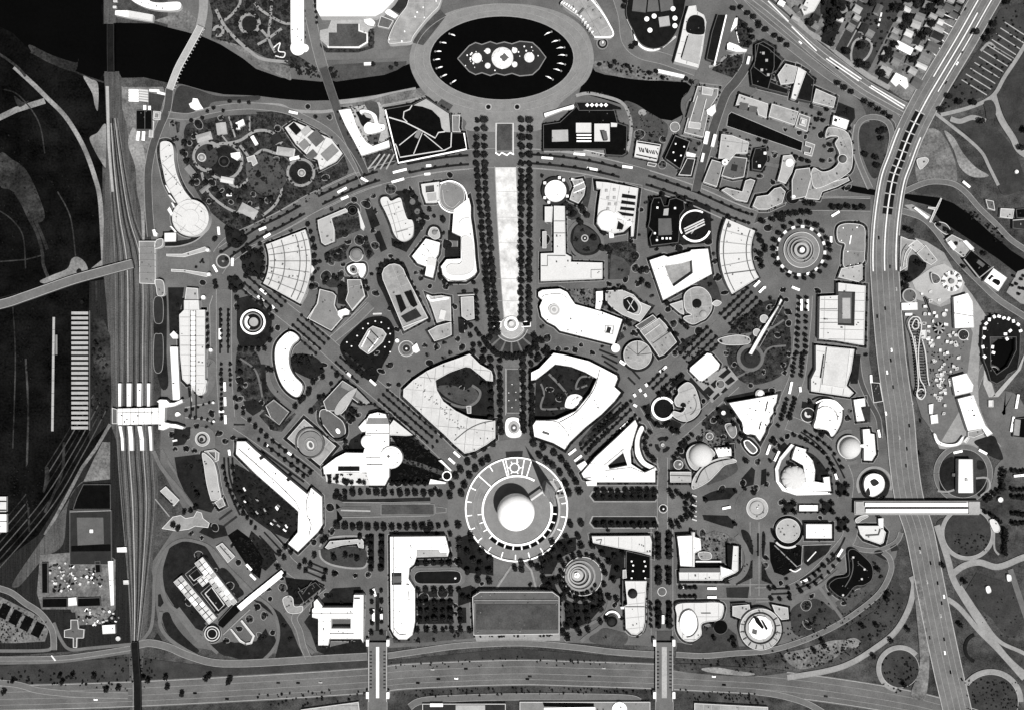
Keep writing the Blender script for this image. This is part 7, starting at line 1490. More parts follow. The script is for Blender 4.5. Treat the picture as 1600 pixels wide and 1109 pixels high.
drum('rim_rotunda','dark rotunda with double white rims at the ramp end','rotunda',6,'char',1322,632,44,('P','rim',5,7.4,'ow','c 1322 632 48 40|c 1322 632 42 40'),('P','rim',5,7,'ow','c 1322 632 32 36|c 1322 632 27 36'),wm='wd')
bridge('ramp_bridge','bright white straight ramp bridge to the slab hall avenue','1490,475 1560,415 1660,335 1765,250',9,6,'white','white',0)
B('u_wall','white U shaped wall by the ramp bridge','wall',3,'ow','1435,605 1442,600 1500,670 1530,690 1560,685 1575,650 1500,555 1508,545 1588,645 1570,695 1535,702 1495,685')
R('ramp_line','wp',1.6,'1390,640 1500,535 1560,480',4)
B('striped_hut','pale striped hut on the ramp loop','hut',4,'pale','1345,90 1385,65 1465,150 1420,190',('L','stripe',3,4.6,'dark',1,'1370,85 1440,165'),vents=2); G('dark_court','black','1420,20 1480,-20 1560,40 1640,160 1620,290 1560,240 1480,120',3); G('dark_court','ld','1240,0 1330,40 1420,20 1400,-40 1300,-60',2)
BUS('1555,215,48,12 1580,275,45,12','white bus in the black court by ramp bridge'); SH('1440,-30 1640,140 1620,280 1540,230',70,.9,2.2)
tile(1,3)
G('lawn','ld','-30,-10 100,100 130,170 60,240 0,200 -60,80',2); SH('-30,-10 100,100 130,170 60,240 0,200 -60,80',60,.9,2.2)
R('avenue','asphalt',22,'~20,-20 150,130 200,200 300,270 420,300',1); 
for k in range(3): R('median','ld',2.6,'%d,%d %d,%d' % (20+k*30,20-k*22,130+k*34,140-k*20),2); R('median','ld',2.6,'%d,%d %d,%d' % (300+k*18,240-k*26,420+k*14,290-k*28),2)
T('150,130 180,155 220,120 185,90 145,215 180,260 275,210 310,180 345,200 315,235 440,240 430,285 490,255 340,-10',3.8,'dark tree on the crossing at the foot of slab hall')
G('dark_court','char','180,280 250,290 380,300 430,330 300,450 240,450 200,380',2); B('zigzag_hall','dark hall with zigzag pale rim beside the ramp bridge','hall',5,'char','260,370 370,310 410,350 300,440',('L','rim',4,6,'mid',1.2,'265,345 290,385 345,310 365,345'),wm='wd',vents=4); SH('180,290 420,330 300,450 200,400',40,1,2.4)
B('looped_terrace','pale looped terrace below the zigzag hall','terrace',2,'wp','~165,420 200,395 230,410 240,460 290,460 280,500 200,500',vents=3)
G('loop_lawn','ld','-20,420 60,440 150,500 220,600 260,700 290,760 270,790 120,780 140,700 150,620 110,520',2); G('loop_lawn','ld','-300,700 0,680 60,600 80,640 70,760 40,790 -200,770',2); G('loop_lawn','ld','340,620 300,560 360,480 390,440 480,350 650,340 670,400 610,460 440,470 400,600 390,700 440,720 660,670 690,690 690,760 450,770 380,740',2)
B('capsule_hall','pale low hall with hedged oval lawn near the white ell hall','hall',6,'pale','430,95 460,55 660,40 672,60 670,100 640,95 630,70 540,80 450,105',vents=3); G('oval_lawn','lawn','~400,110 450,100 560,90 680,110 690,200 620,215 480,200 410,160',2); R('oval_walk','wp',3,'~395,90 420,60 480,30 640,25 690,60 690,200 620,225 480,205 410,165 395,110',3); T('490,155 630,160 440,35 420,50 650,25 700,35 370,140 690,60 560,140',4.2,'dark tree on the oval lawn')
TR('720,30 720,220',5,4.6,'dark tree in left column of the lower left avenue'); TR('785,30 785,220',5,4.6,'dark tree in right column of the lower left avenue'); TR('725,370 725,620',5,3.6,'dark tree in left column by the blocky hall'); TR('785,360 785,620',5,3.6,'dark tree in right column by the blocky hall')
for x in (720,785): R('median','ld',8,'%d,10 %d,225' % (x,x),2)
R('median','ld',6,'757,380 757,640',2); BUS('733,515,90,19 783,510,90,19 740,372,74,12','white bus parked by the blocky hall')
B('blocky_hall','bright white blocky hall with grey inner court in the south west','hall',14,'white','380,415 415,460 410,470 605,470 610,390 670,390 668,690 655,665 455,665 450,705 388,705 388,540 350,530 350,480 362,470 360,435|470,540 590,540 590,600 470,600',('P','court_floor',-.1,2.2,'mid','470,540 590,540 590,600 470,600'),('L','roof_seam',13,15,'grey',.8,'350,505 605,505'),('L','roof_seam',13,15,'grey',.8,'418,540 418,705'),('L','roof_seam',13,15,'grey',.8,'460,632 610,632'),('L','roof_bar',13,15.4,'black',1.6,'612,412 648,412'),vents=5)
B('ell_hall','very long bright white hall with rounded south end and L wing','hall',15,'white','835,28 1180,25 1190,60 1205,120 1195,150 1000,155 985,200 955,225 950,290 990,350 990,560 975,640 940,668 890,668 860,640 840,600',('L','roof_seam',14,16,'mid',1,'858,30 858,630'),('P','roof_well',14,15.2,'dark','845,252 908,252 908,328 845,328'),('P','well_roof',14,15.6,'mid','850,275 905,272 905,312 850,315'),('P','wing_step',14,15.6,'pale','1000,108 1140,110 1150,130 1190,128 1190,152 1000,152'),('L','roof_seam',14,16,'mid',1,'~862,600 890,635 940,635'),('P','roof_slot',14,15.4,'char','950,370 956,365 956,435 952,438'),vents=14)
G('garden','ld','1000,170 1220,165 1225,200 1000,205',2); G('pool_apron','walk','940,270 990,220 1280,215 1310,250 1300,310 1260,345 990,345',2)
B('court_pool','dark capsule pool with pale rim and white jet beside ell hall','pool',1.2,'char','~985,280 1010,245 1100,240 1250,240 1278,265 1278,295 1250,320 1100,322 1010,318',('L','rim',.8,1.8,'wp',.8,'~985,280 1010,245 1130,240 1250,240 1278,280 1250,320 1130,322 1010,318 985,280'),('D','jet','1242 284 8',1,4,'white'),wm='wp',par=.3)
TR('1010,190 1210,188',5,4.4,'dark tree above capsule pool'); TR('1010,358 1215,358',5,4.4,'dark tree below capsule pool')
G('garden','ld','1005,370 1225,365 1228,400 1008,405',2); G('bosque','ld','1010,420 1225,418 1228,570 1015,572',2)
for y in (435,488,542): TR('1022,%d 1215,%d' % (y,y),5,4.6,'dark tree in the %s row of the square grove' % {435: 'top',488: 'middle',542: 'bottom'}[y])
TR('1010,602 1330,605',7,4.2,'dark tree in the row beneath the square grove'); G('lawn','lm','990,620 1350,615 1360,660 1000,690 860,690 850,660',2)
G('lawn','ld','1260,470 1310,470 1312,565 1260,565',2); G('lawn','ld','1260,355 1340,330 1400,380 1350,430 1260,460',2); T('1275,490 1275,545 1290,400 1330,410 1265,355',4.4,'dark tree beside the assembly hall, left')
G('garden','ld','1255,40 1330,10 1400,90 1480,160 1480,270 1310,250 1255,200',2); T('1270,50 1320,120 1350,60 1360,170 1410,115 1400,200 1460,160 1270,190 1320,240 1385,295 1455,235 1460,300 1270,100 1340,15 1390,245',5,'dark tree in the grove below left of theme centre')
TR('1210,10 1210,140',3,3.6,'dark tree at right end of the ell wing')
# assembly hall (long dark building) and plaza
full()
B('assembly_hall','long dark grey assembly hall with pale cornices in the south','hall',14,'mid','738,932 750,924 863,924 874,932 874,990 740,992',('P','roof_deck',13,14.6,'lm','744,944 872,944 872,983 744,983'),('L','cornice',13,15.4,'wp',1.2,'741,937 872,937'),('L','cornice',13,15,'wp',1,'741,941 740,990'),('P','pavilion_block',0,13,'pale','744,926 766,925 768,936 745,938'),('P','pavilion_block',0,13,'pale','848,925 866,926 868,938 850,937'),wm='wall_pale')
bpy.data.objects['assembly_hall']['label'] = 'long dark roofed assembly hall with pale cornice rim in the south'
strip_mesh('shadow_gap',[(768,930),(848,930)],3,0,6,'char',bpy.data.objects['assembly_hall'])  # dark strip between the end blocks; shadow put into its colour
G('fan_plaza','walk','780,905 800,892 840,892 838,925 770,925',2); G('forecourt','wp','742,992 875,990 875,1000 745,1004',2)
for s in ('775,920 795,890 805,875','838,920 830,890 815,875'): R('plaza_path','wp',3,s,3)
R('axis_walk','wp',8,'806,872 808,890',3)
tile(2,3)
G('garden','ld','170,100 260,60 310,40 400,30 400,110 300,160 250,260 180,260',2); G('garden','ld','500,60 700,110 700,280 600,300 620,200 560,140',2)
G('garden','ld','330,420 500,370 570,380 560,470 480,560 380,605 330,570',2); G('garden','ld','180,280 260,270 310,350 330,410 280,420 200,370',2)
drum('spiral_mound','pale stepped spiral mound with white star peak and ring hedge','monument',3,'walk',440,275,122,('P','step',2,5,'wp','c 425 272 96 48|c 425 272 84 48'),('P','step',2,6.4,'pale','c 418 272 74 44|c 418 272 62 44'),('P','step',2,8,'pale','c 412 270 52 40|c 412 270 44 40'),('P','peak_base',2,9,'pale','c 408 268 36 36'),('P','star_peak',2,13,'white','c 405 268 18 5'),('P','star_mark',12,13.4,'dark','r 402 265 6 18 40'))
TR('k 440 275 140 20 350',20,4,'dark tree in the ring round the spiral mound'); TR('k 425 275 104 30 190',10,3.2,'small dark tree on the inner ring of spiral mound'); R('mound_path','walk',5,'k 430 275 160 -80 200',3)
T('430,80 410,20 370,70 330,110 300,160 260,120 220,140 200,190 190,230 180,160 250,60 60,190 120,190 20,220 60,230 160,215 200,290 270,300 230,330 300,410 340,30 300,80 240,170 320,400 500,80 560,130',4.8,'dark tree in grove below right of theme centre')
T('345,460 400,455 460,450 510,420 560,430 350,500 410,500 465,500 510,480 550,470 360,545 420,550 470,545 340,580 400,590 520,385 550,390',4.8,'dark tree in the quincunx grove below spiral mound'); T('320,620 345,645 420,620 470,600 550,550 590,530 600,400 650,410 640,150 690,130 600,180 630,290 660,230',4.4,'dark tree around the small heart pond')
R('grove_walk','walk',5,'~310,440 315,560 350,600 400,610 470,580 560,530 600,460 610,380',3); R('grove_walk','walk',6,'~430,680 480,640 540,600 580,560',3); G('lawn','lm','~490,680 500,640 570,600 640,610 720,640 700,700 600,705',2)
drum('heart_pond','dark heart shaped pond tent with white fringe','pond',3,'char',622,555,38,('L','fringe',2,4.4,'white',2.6,'k 625 540 46 -150 -10'),('D','tent','620 555 26',2.4,5,'dark'),wm='wd')
B('wedge_slab','white wedge shaped slab hall right of the grove','hall',11,'ow','498,25 860,22 872,60 868,145 800,125 560,78 505,65',('L','roof_mark',10,12,'mid',1,'525,50 560,45 550,75'),vents=5); B('lamp_court','black court with curled white lamps below the wedge slab','court',3,'black','712,115 862,150 862,290 690,292 690,265 710,260',('U','lamp',3,'745,180 755,205 825,180 832,210 745,285 830,285 752,240 820,240',2.4,'white'),wm='wd')
B('entry_post','grey strip post left of black lamp court','pavilion',5,'pale','690,235 712,232 715,285 690,288')
B('apse_long_hall','pale long hall with round dark dome and rounded south end','hall',11,'ow','705,305 840,305 835,345 828,460 828,560 815,610 780,640 745,635 710,600 705,480 700,460 720,450',('D','dome','752 382 30',11,8,'dark'),('L','roof_seam',10,12,'mid',.8,'705,465 828,465'),('L','side_wall',0,11.8,'mid',1.2,'690,300 690,460'),vents=4); B('apse_hall_wing','small white spur on the left of the long pale hall','pavilion',6,'white','675,465 720,460 722,478 680,480')
R('edge_walk','wp',1.5,'~832,350 838,460 832,580 800,640 740,645 700,610',3)
R('avenue','asphalt',34,'935,-20 935,640',1)
for x,y0,y1 in ((910,0,160),(978,0,160),(912,215,320),(975,215,320),(910,430,590),(978,430,590)): TR('%d,%d %d,%d' % (x,y0+15,x,y1-15),4 if y1-y0 > 120 else 3,4.6,'dark tree in the lower right avenue, %s %s bed' % ('left' if x < 940 else 'right',{0: 'upper',215: 'middle',430: 'lower'}[y0]),'lr avenue %d %d' % (x,y0))
for y0,y1 in ((0,165),(210,325),(430,595)): G('avenue_bed','ld','892,%d 930,%d 930,%d 892,%d' % (y0,y0,y1,y1),2); G('avenue_bed','ld','960,%d 995,%d 995,%d 960,%d' % (y0,y0,y1,y1),2)
TR('865,440 865,580',5,3,'small tree left of the lower right avenue'); BUS('940,540,90,13','white bus at the foot of lower right avenue'); drum('avenue_ring','small grey ring planter in the lower right avenue','planter',1,'mid',935,370,28)
B('ridge_hall','bright white hall with ridge bar and grey garden court','hall',13,'white','1030,25 1120,20 1120,0 1140,0 1140,30 1175,40 1180,110 1140,130 1138,215 1050,210 1040,100',('L','ridge',12,15,'ow',2.6,'1130,0 1130,215'),vents=2)
G('garden','bed_pale','1145,40 1260,-10 1340,10 1400,60 1360,110 1310,180 1140,175',2); SH('1200,0 1340,10 1400,60 1360,110 1310,170 1160,170',40,.9,2)
B('garden_pavilion','grey ringed garden pavilion right of the ridge hall','pavilion',4,'wp','~1160,130 1200,120 1240,130 1240,165 1180,170',vents=2); B('bracket_hall','pale bracket shaped hall round the garden court','hall',10,'ow','1042,250 1300,250 1300,210 1370,235 1380,85 1412,88 1410,240 1390,255 1320,285 1310,300 1045,300',('P','roof_step',9,11,'mid','1045,222 1300,222 1300,250 1045,250'),('P','shade_wall',0,9,'char','1340,75 1375,85 1368,225 1345,210'),('B',12,'white','1300,215 1370,235 1390,250 1320,280 1302,270'),vents=4); B('bar_wall','white bar wall with black strip above bracket hall','wall',6,'white','1145,178 1305,178 1305,188 1145,188',('L','strip',0,5,'black',2.4,'1145,202 1330,205'))  # dark block beside the bracket arm: the arm's shade put into colour
R('half_ring','walk',9,'~1400,20 1450,90 1470,170 1440,260 1360,320',3)
R('cross_avenue','asphalt',22,'1025,370 1600,370',1); G('median','ld','1035,330 1150,330 1150,352 1035,352',2); G('median','ld','1035,388 1150,388 1150,408 1035,408',2); G('median','dark','1335,345 1480,340 1470,410 1340,405',2); BUS('1062,340,0,9 1244,347,0,14 1244,402,0,14','white bus on the cross avenue by bracket hall')
TR('1050,340 1140,340',4,3,'small tree on upper median of cross avenue'); TR('1045,398 1140,398',4,3,'small tree on lower median of cross avenue')
B('key_hall','pale key shaped hall with ringed oval end','hall',11,'ow','~1030,450 1180,440 1310,445 1312,520 1280,550 1210,560 1180,580 1180,640 1130,680 1070,670 1030,610 1028,520',('L','oval_rim',10,12,'mid',1,'~1040,560 1060,500 1110,480 1150,520 1160,590 1130,640 1090,655'),('P','oval_roof',10,12.6,'white','e 1100 565 52 78'),('L','roof_mark',10,12,'mid',.8,'1180,505 1240,505'),vents=3); drum('dark_pool','black round pool beside key shaped hall','pool',1,'black',1300,590,46,wm='mid',par=.3); G('lawn','lawn','1190,590 1250,590 1300,640 1350,600 1400,640 1420,740 1030,750 1030,690 1120,700 1190,650',2); T('1050,630 1065,645 1255,655 1375,660 1380,700 1070,655 1250,570',3.8,'dark tree on the lawn by key hall')
drum('gear_hall','pale gear shaped ring hall with dark slashed white core','hall',11,'pale',1550,605,130,('P','ring_gap',10,11.5,'dark','c 1548 598 100 40|c 1548 598 91 40'),('P','core',10,13,'white','c 1548 595 74 11'),('P','core_slash',12,13.4,'char','1505,525 1535,530 1572,592 1560,604 1520,562'),('P','core_slash',12,13.4,'char','1550,545 1565,548 1596,600 1584,612'),('P','core_slash',12,13.4,'mid','1500,600 1530,610 1525,640 1495,630'),*[('L','roof_rib',10,12,'mid',.9,'%g,%g %g,%g' % (1550+100*math.cos(a_),605+100*math.sin(a_),1550+128*math.cos(a_),605+128*math.sin(a_))) for a_ in (-.6,-.2,.2,.6,1,1.4,1.8,2.2,2.6,3,3.4)],vents=14); B('gear_annex','pale stepped annex right of the gear hall','pavilion',7,'pale','1620,450 1720,470 1725,540 1680,545 1640,500',vents=2); B('gear_annex','pale stepped annex left of the gear hall','pavilion',7,'pale','1375,460 1480,450 1490,520 1430,540 1375,520',vents=2); B('dark_annex','black strip annex above the gear hall','pavilion',6,'black','1365,445 1460,440 1480,455 1375,470',wm='wd')
# parkway overpasses
for xs,l in ((590,'left'),(1038,'right')):
    full(); w = 30 if xs < 800 else 28
    fb = root('parkway_overpass',(xs,1050),'wide pale overpass with post rails across the southern parkway, %s one' % l,'bridge')
    strip_mesh('deck',[(xs,1003),(xs,1096)],w,5,6.4,'walk',fb); strip_mesh('centre_lane',[(xs,1010),(xs,1090)],5 if xs < 800 else 8,6.3,6.7,'lp' if xs < 800 else 'co',fb)
    for sx in (-1,1):
        strip_mesh('parapet',[(xs+sx*(w/2-1),1003),(xs+sx*(w/2-1),1096)],1.4,6.3,7.8,'co',fb)
        for k in range(11): strip_mesh('rail_post',[(xs+sx*(w/2-6),1018+k*5.6),(xs+sx*(w/2-2.5),1018+k*5.6)],1.4,6.3,7.4,'dark',fb)
        for y in (1004,1086): V,F = prism_data(loops('r %g %g 4 10' % (xs+sx*(w/2+1),y)),0,11); mesh('pylon',V,F,fb,'white')
    for y in (1024,1050,1076): strip_mesh('pier',[(xs-w/2+2,y),(xs+w/2-2,y)],2,-.2,5,'wd',fb)
    R('avenue','road_dark',w-2,'%g,985 %g,1004' % (xs,xs),3); R('avenue','road',w,'%g,1095 %g,1180' % (xs,xs),3)
tile(2,3)
# bottom strip buildings
full()
B('roadside_block','white low block with black hedge below the parkway, left','building',5,'grey','812,1096 1016,1096 1016,1125 812,1125',('P','roof_panel',4,6,'black','848,1097 928,1099 928,1104 850,1103'),('P','roof_panel',4,6,'white','850,1105 930,1104 930,1110 850,1110'),vents=4); drum('roadside_drum','white twin drum building at the bottom edge','building',6,'white',968,1108,12); B('roadside_block','pale wide block at the bottom right of overpass','building',5,'sp','1085,1098 1200,1104 1200,1130 1085,1130',vents=3)
B('roadside_block','pale block at the bottom left of the overpass','building',4,'sp','470,1108 560,1096 565,1140 470,1140',vents=1); B('roadside_block','dark roofed ornate block at the bottom edge','building',5,'dark','660,1099 790,1099 790,1130 660,1130',('P','roof_panel',4,6,'white','r 682 1101 20 5'),('P','roof_panel',4,6,'pale','r 735 1106 46 10'),vents=4)
SH('400,1082 570,1072 575,1090 480,1104 400,1104',40,1,2.6); SH('615,1078 800,1072 1020,1074 1020,1084 800,1084 640,1090',80,1,2.4); SH('1060,1075 1180,1082 1200,1100 1080,1094',50,1,2.4); SH('606,1032 800,1022 1022,1036 1022,1040 800,1040 606,1044',60,.9,2); SH('1060,1030 1300,1004 1380,985 1330,1030 1200,1050 1060,1045',90,.9,2.4)
tile(3,3)
# south east of the fair
drum('ring_temple','pale ringed round temple with dark collar','rotunda',8,'pale',125,-10,76,('P','collar',7,8.6,'black','a 125 -10 80 96 0 180'),('P','collar',0,6,'ow','a 125 0 90 102 60 140'),vents=9); B('temple_slab','bright white oblong slab hall with dark rim in the south east','hall',13,'white','238,-50 398,-50 398,38 238,38')
G('dark_garden','black','10,60 200,80 220,100 220,180 200,215 100,270 40,250 15,180',2); R('garden_wall','wp',1.6,'40,80 180,215 210,200 215,80 395,75',4); SH('10,60 200,80 220,180 100,270 20,200',60,.9,2); G('dark_garden','ld','225,80 395,80 370,130 250,210 225,190',2); R('garden_wall','lp',1.6,'300,120 245,180',4); R('garden_wall','lp',2,'~135,230 170,245 205,225',4)
R('ring_avenue','asphalt',22,'~-80,390 100,380 220,330 330,240 420,140 500,40 520,-60',1)
for s in ('~175,350 260,320 340,260','~200,300 280,250 340,205','~390,170 450,90 480,30','~370,200 420,160','20,385 130,380','20,350 130,350'): R('median','ld',3,s,2)
TR('~180,330 260,290 340,210 400,140',8,3,'small tree in the inner row of the south east avenue'); TR('~200,360 300,310 380,240 440,170',7,3,'small tree in outer row of the south east avenue'); T('5,345 40,345 120,345 15,410 70,412 130,408 130,380',3.2,'small tree at the left end of south east avenue')
BUS('445,125,-58,14 222,300,-24,11','white bus on the south east avenue'); R('kerb_walk','walk',6,'~0,420 120,420 240,370 330,330 440,240',2); R('lot_walk','walk',5,'320,340 400,450 470,545',2)
B('boot_hall','black boot shaped hall with pale inner line','hall',7,'black','~500,120 540,105 600,150 650,210 650,290 600,330 540,340 470,410 380,340 420,290 500,270 505,200',('L','inner_line',6,8,'mid',1.4,'~525,150 530,220 515,280 480,340'),('L','inner_line',6,8,'mid',1,'560,190 620,240'),('U','roof_lamp',6.6,'530,155 583,290 466,390 600,230',3,'ow'),wm='wd',vents=8)
G('lawn','lm','560,110 690,140 760,200 750,270 640,370 480,520 420,440 480,400 600,340 655,290 660,210',1)
R('loop_road','walk',7,'~520,90 600,110 700,110 800,60 830,0',2); G('lawn','ld','~660,130 700,110 760,150 750,180',2); B('sail_hall','white angular sail hall by the loop road under footbridge','pavilion',7,'ow','560,-40 700,-40 735,0 720,65 700,75 600,40 575,10',('L','inner',6,8,'mid',2,'610,20 690,15 700,-20'),vents=2); G('lawn','dark','760,90 800,70 820,110 770,120',2)
SH('60,620 300,500 470,560 200,700',60,.8,2); SH('80,760 300,720 600,640 560,760 300,840 100,860',110,.8,2.2); SH('480,560 760,320 860,420 700,650 560,700',70,.8,2); SH('690,780 940,780 920,960 800,1000 700,940',60,.8,2.2); SH('1220,900 1560,900 1560,1109 1220,1109',110,.8,2); SH('1140,0 1370,0 1370,140 1180,140',50,.8,2)
T('650,765 760,670 670,575 580,580 735,415 680,225 1190,570 740,380 280,730 345,700 330,670 840,945 1080,200 1215,300 860,600',4,'dark tree on the south east meadows')
B('gravel_hut','white small hut on the right meadow','hut',3.5,'white','~1358,345 1380,335 1392,370 1368,380'); B('gravel_hut','white small hut at the meadow road fork','hut',3.5,'white','~1490,265 1515,270 1518,300 1495,305')
R('tree_walk','wp',3,'~1410,0 1412,100 1440,140',4); TR('1470,0 1465,130',7,3.6,'dark tree in the row at the south right plaza'); R('meadow_track','road',9,'1510,230 1560,380 1620,560',2)
G('field','lawn','1220,380 1300,250 1500,330 1560,560 1540,640 1420,560',1)
CAR('945,120,75 1010,190,75 1055,315,80 1095,400,80 1005,655,80 1095,665,80 1075,520,80 1135,870,80 1205,915,60 1100,750,80 1085,195,70 945,100,80 990,310,80 1080,440,80','car on the eastern parkway near the ramps')
tile(3,2)
CAR('765,35,80 742,110,80 780,200,80 880,440,80 820,515,80 865,585,80 940,610,80 735,365,80 860,690,80 950,410,80 900,300,80','car on the eastern parkway beside the amusement ground')
tile(3,1)
CAR('730,820,85 680,870,85 770,1080,85 760,560,88 690,380,85 800,700,85','car on the parkway north of the footbridge'); tile(3,0); CAR('1265,205,-58 1210,330,-58 1180,400,-58 1110,520,-58 1230,60,-58 885,970,-70 840,1000,-72 430,430,34 200,270,42','car on parkway and boulevard near the overpass')
full(); CAR('435,1066,3 466,1066,3 501,1065,3 653,1066,3 685,1060,2 713,1059,2 828,1056,2 824,1060,2 943,1043,2 921,1056,2 1131,1069,4 1115,1056,4 1290,1087,10 728,1044,2 676,1045,2 305,1082,3 355,1091,3 150,1092,3','car on the southern parkway')
# ---------------------------------------------------------------- kerbed beds round the fair's buildings: planting, plus edge shadow put into the colour
FAIR = raw('262,165 560,160 760,190 1060,190 1200,70 1340,160 1362,300 1350,640 1390,800 1380,900 1240,1000 960,1000 500,1015 290,1000 300,800 255,700 258,450')
rb = random.Random(55)
for L,h,cat in BLD:
    c = cen(L)
    if cat not in ('hall','pavilion','theatre','rotunda','building','house') or abs(area(L[0])) < 160 or not inside(c,[FAIR]): continue
    d = rb.uniform(2.5,4.6); P = [[(p[0]+(800-p[0])*0,p[1]) for p in inset(L[0],-d)]]
    z = lz(1); o = mesh('foundation_bed',*prism_data(P,-.2,z),None,rb.choice(('lawn_dark','lawn_dark','bed','lawn'))); o['kind'] = 'structure'
    if rb.random() < .6:
        q = inset(L[0],-d-.9); z = lz(1); o = strip_mesh('kerb',q+[q[0]],1.0,-.1,z+.1,'walk_pale'); o['kind'] = 'structure'
    e = inset(L[0],-d*.55); n = len(e)
    for i in range(n):
        a,b = e[i-1],e[i]; l = math.hypot(b[0]-a[0],b[1]-a[1])
        for k in range(int(l/4.5)):
            if rb.random() < .85: t = rb.random(); SHRUBS.append((a[0]+(b[0]-a[0])*t,a[1]+(b[1]-a[1])*t,rb.uniform(.8,2.6)))
# free corners of the blocks: kerbed planting beds with small trees
BB = [(L,min(p[0] for p in L[0])-9,max(p[0] for p in L[0])+9,min(p[1] for p in L[0])-9,max(p[1] for p in L[0])+9) for L,h,c in BLD]
RB = []
for q,w in RIB:
    if len(q) > 1: RB.append((q,w,min(p[0] for p in q)-w,max(p[0] for p in q)+w,min(p[1] for p in q)-w,max(p[1] for p in q)+w))
def pdist(p,q):
    m = 1e9
    for a,b in zip(q,q[1:]):
        d = (b[0]-a[0],b[1]-a[1]); l = d[0]*d[0]+d[1]*d[1] or 1; t = max(0,min(1,((p[0]-a[0])*d[0]+(p[1]-a[1])*d[1])/l)); m = min(m,math.hypot(p[0]-a[0]-d[0]*t,p[1]-a[1]-d[1]*t))
    return m
def free(p,r):
    if math.hypot(p[0]-807,p[1]-794) < 112+r or 738-r < p[0] < 842+r and p[1] < 700 or 518 < p[0] < 1210 and 766 < p[1] < 826 or math.hypot(p[0]-1252,p[1]-392) < 62: return False
    if abs(p[1]-(425+(p[0]-370)*.866)) < 24 and p[0] < 720 or abs(p[1]-(455+(1185-p[0])*.964)) < 26 and p[0] > 890: return False
    for L,x0,x1,y0,y1 in BB:
        if x0 < p[0] < x1 and y0 < p[1] < y1 and (inside(p,L[:1]) or pdist(p,L[0]+L[0][:1]) < r+1.5): return False
    for q,w,x0,x1,y0,y1 in RB:
        if x0-r < p[0] < x1+r and y0-r < p[1] < y1+r and pdist(p,q) < w/2+r+.8: return False
    return all(math.hypot(p[0]-b[0][0],p[1]-b[0][1]) > r+8 for b in BUSES)
put = []
for i in range(5200):
    p = (rb.uniform(262,1390),rb.uniform(165,1005)); r = rb.choice((9,7,5.5,4.5,3.6))
    if not inside(p,[FAIR]) or any(math.hypot(p[0]-o[0],p[1]-o[1]) < r+o[2]+2.2 for o in put) or not free(p,r): continue
    put.append((p[0],p[1],r)); a0 = rb.uniform(0,3.14); k = rb.uniform(.55,1)
    q = catmull([(p[0]+r*math.cos(t)*math.cos(a0)*rb.uniform(.85,1.1)-r*k*math.sin(t)*math.sin(a0),p[1]+r*math.cos(t)*math.sin(a0)+r*k*math.sin(t)*math.cos(a0)*rb.uniform(.85,1.1)) for t in [j*1.047 for j in range(6)]],True,4)
    z = lz(1); o = mesh('planting_bed',*prism_data(loops(q),-.2,z+.1),None,rb.choice(('lawn_dark','bed','lawn','lawn_dark','lawn_mid'))); o['kind'] = 'structure'
    if r > 4: o = strip_mesh('kerb',q+q[:1],.9,-.1,z+.2,'walk_pale'); o['kind'] = 'structure'
    for j in range(int(r*1.1)): t = rb.uniform(0,6.28); d = r*.75*math.sqrt(rb.random()); SHRUBS.append((p[0]+d*math.cos(t),p[1]+d*math.sin(t)*k,rb.uniform(1,2.9)))
# ---------------------------------------------------------------- trees, shrubs, vehicles from the lists above
def crown_data(rng,nq,q=.34):
    V,F = [],[]
    lobes = [(Vector((rng.uniform(-.38,.38),rng.uniform(-.38,.38),rng.uniform(-.25,.35))),rng.uniform(.5,.72)) for _ in range(6)] + [(Vector((0,0,0)),.78)]
    for i in range(nq):
        c,rr = rng.choice(lobes); d = Vector((rng.gauss(0,1),rng.gauss(0,1),rng.gauss(.25,1))).normalized()
        p = c + d*rr*rng.uniform(.72,1.05); n = (d+Vector((rng.gauss(0,.5),rng.gauss(0,.5),rng.gauss(0,.5)))).normalized()
        u = n.orthogonal().normalized(); v = n.cross(u); s = q*rng.uniform(.6,1.2); b = len(V)
        V += [p+u*s*.6,p+v*s*.5,p-u*s*.6,p-v*s*.5]; F.append((b,b+1,b+2,b+3))
    return V,F
def trunk_data():
    V,F = [],[]
    for j,(z,r) in enumerate(((0,.09),(.5,.07),(1.0,.05),(1.45,.03))):
        V += [Vector((r*math.cos(a*math.pi/3),r*math.sin(a*math.pi/3),z)) for a in range(6)]
    for j in range(3):
        for i in range(6): F.append((j*6+i,j*6+(i+1) % 6,j*6+6+(i+1) % 6,j*6+6+i))
    for a in (0.4,2.4,4.5):                   # limbs
        b = len(V); d = Vector((math.cos(a),math.sin(a),.7)).normalized(); s = Vector((-math.sin(a),math.cos(a),0))*.03
        p = Vector((0,0,.8)); V += [p+s,p-s,p+d*.75,p+Vector((0,0,.07))]; F += [(b,b+1,b+2),(b+1,b+3,b+2),(b+3,b,b+2)]
    return V,F
rng = random.Random(5); CR = []; TK = bpy.data.meshes.new('trunk'); v,f = trunk_data(); TK.from_pydata(v,[],f); TK.materials.append(M['bark'])
for k in range(6):
    me = bpy.data.meshes.new('crown'); v,f = crown_data(rng,330); v = [x+Vector((0,0,1.5)) for x in v]
    me.from_pydata(v,[],f); me.materials.append(M['leaf_light' if k % 3 == 2 else 'leaf']); CR.append(me)
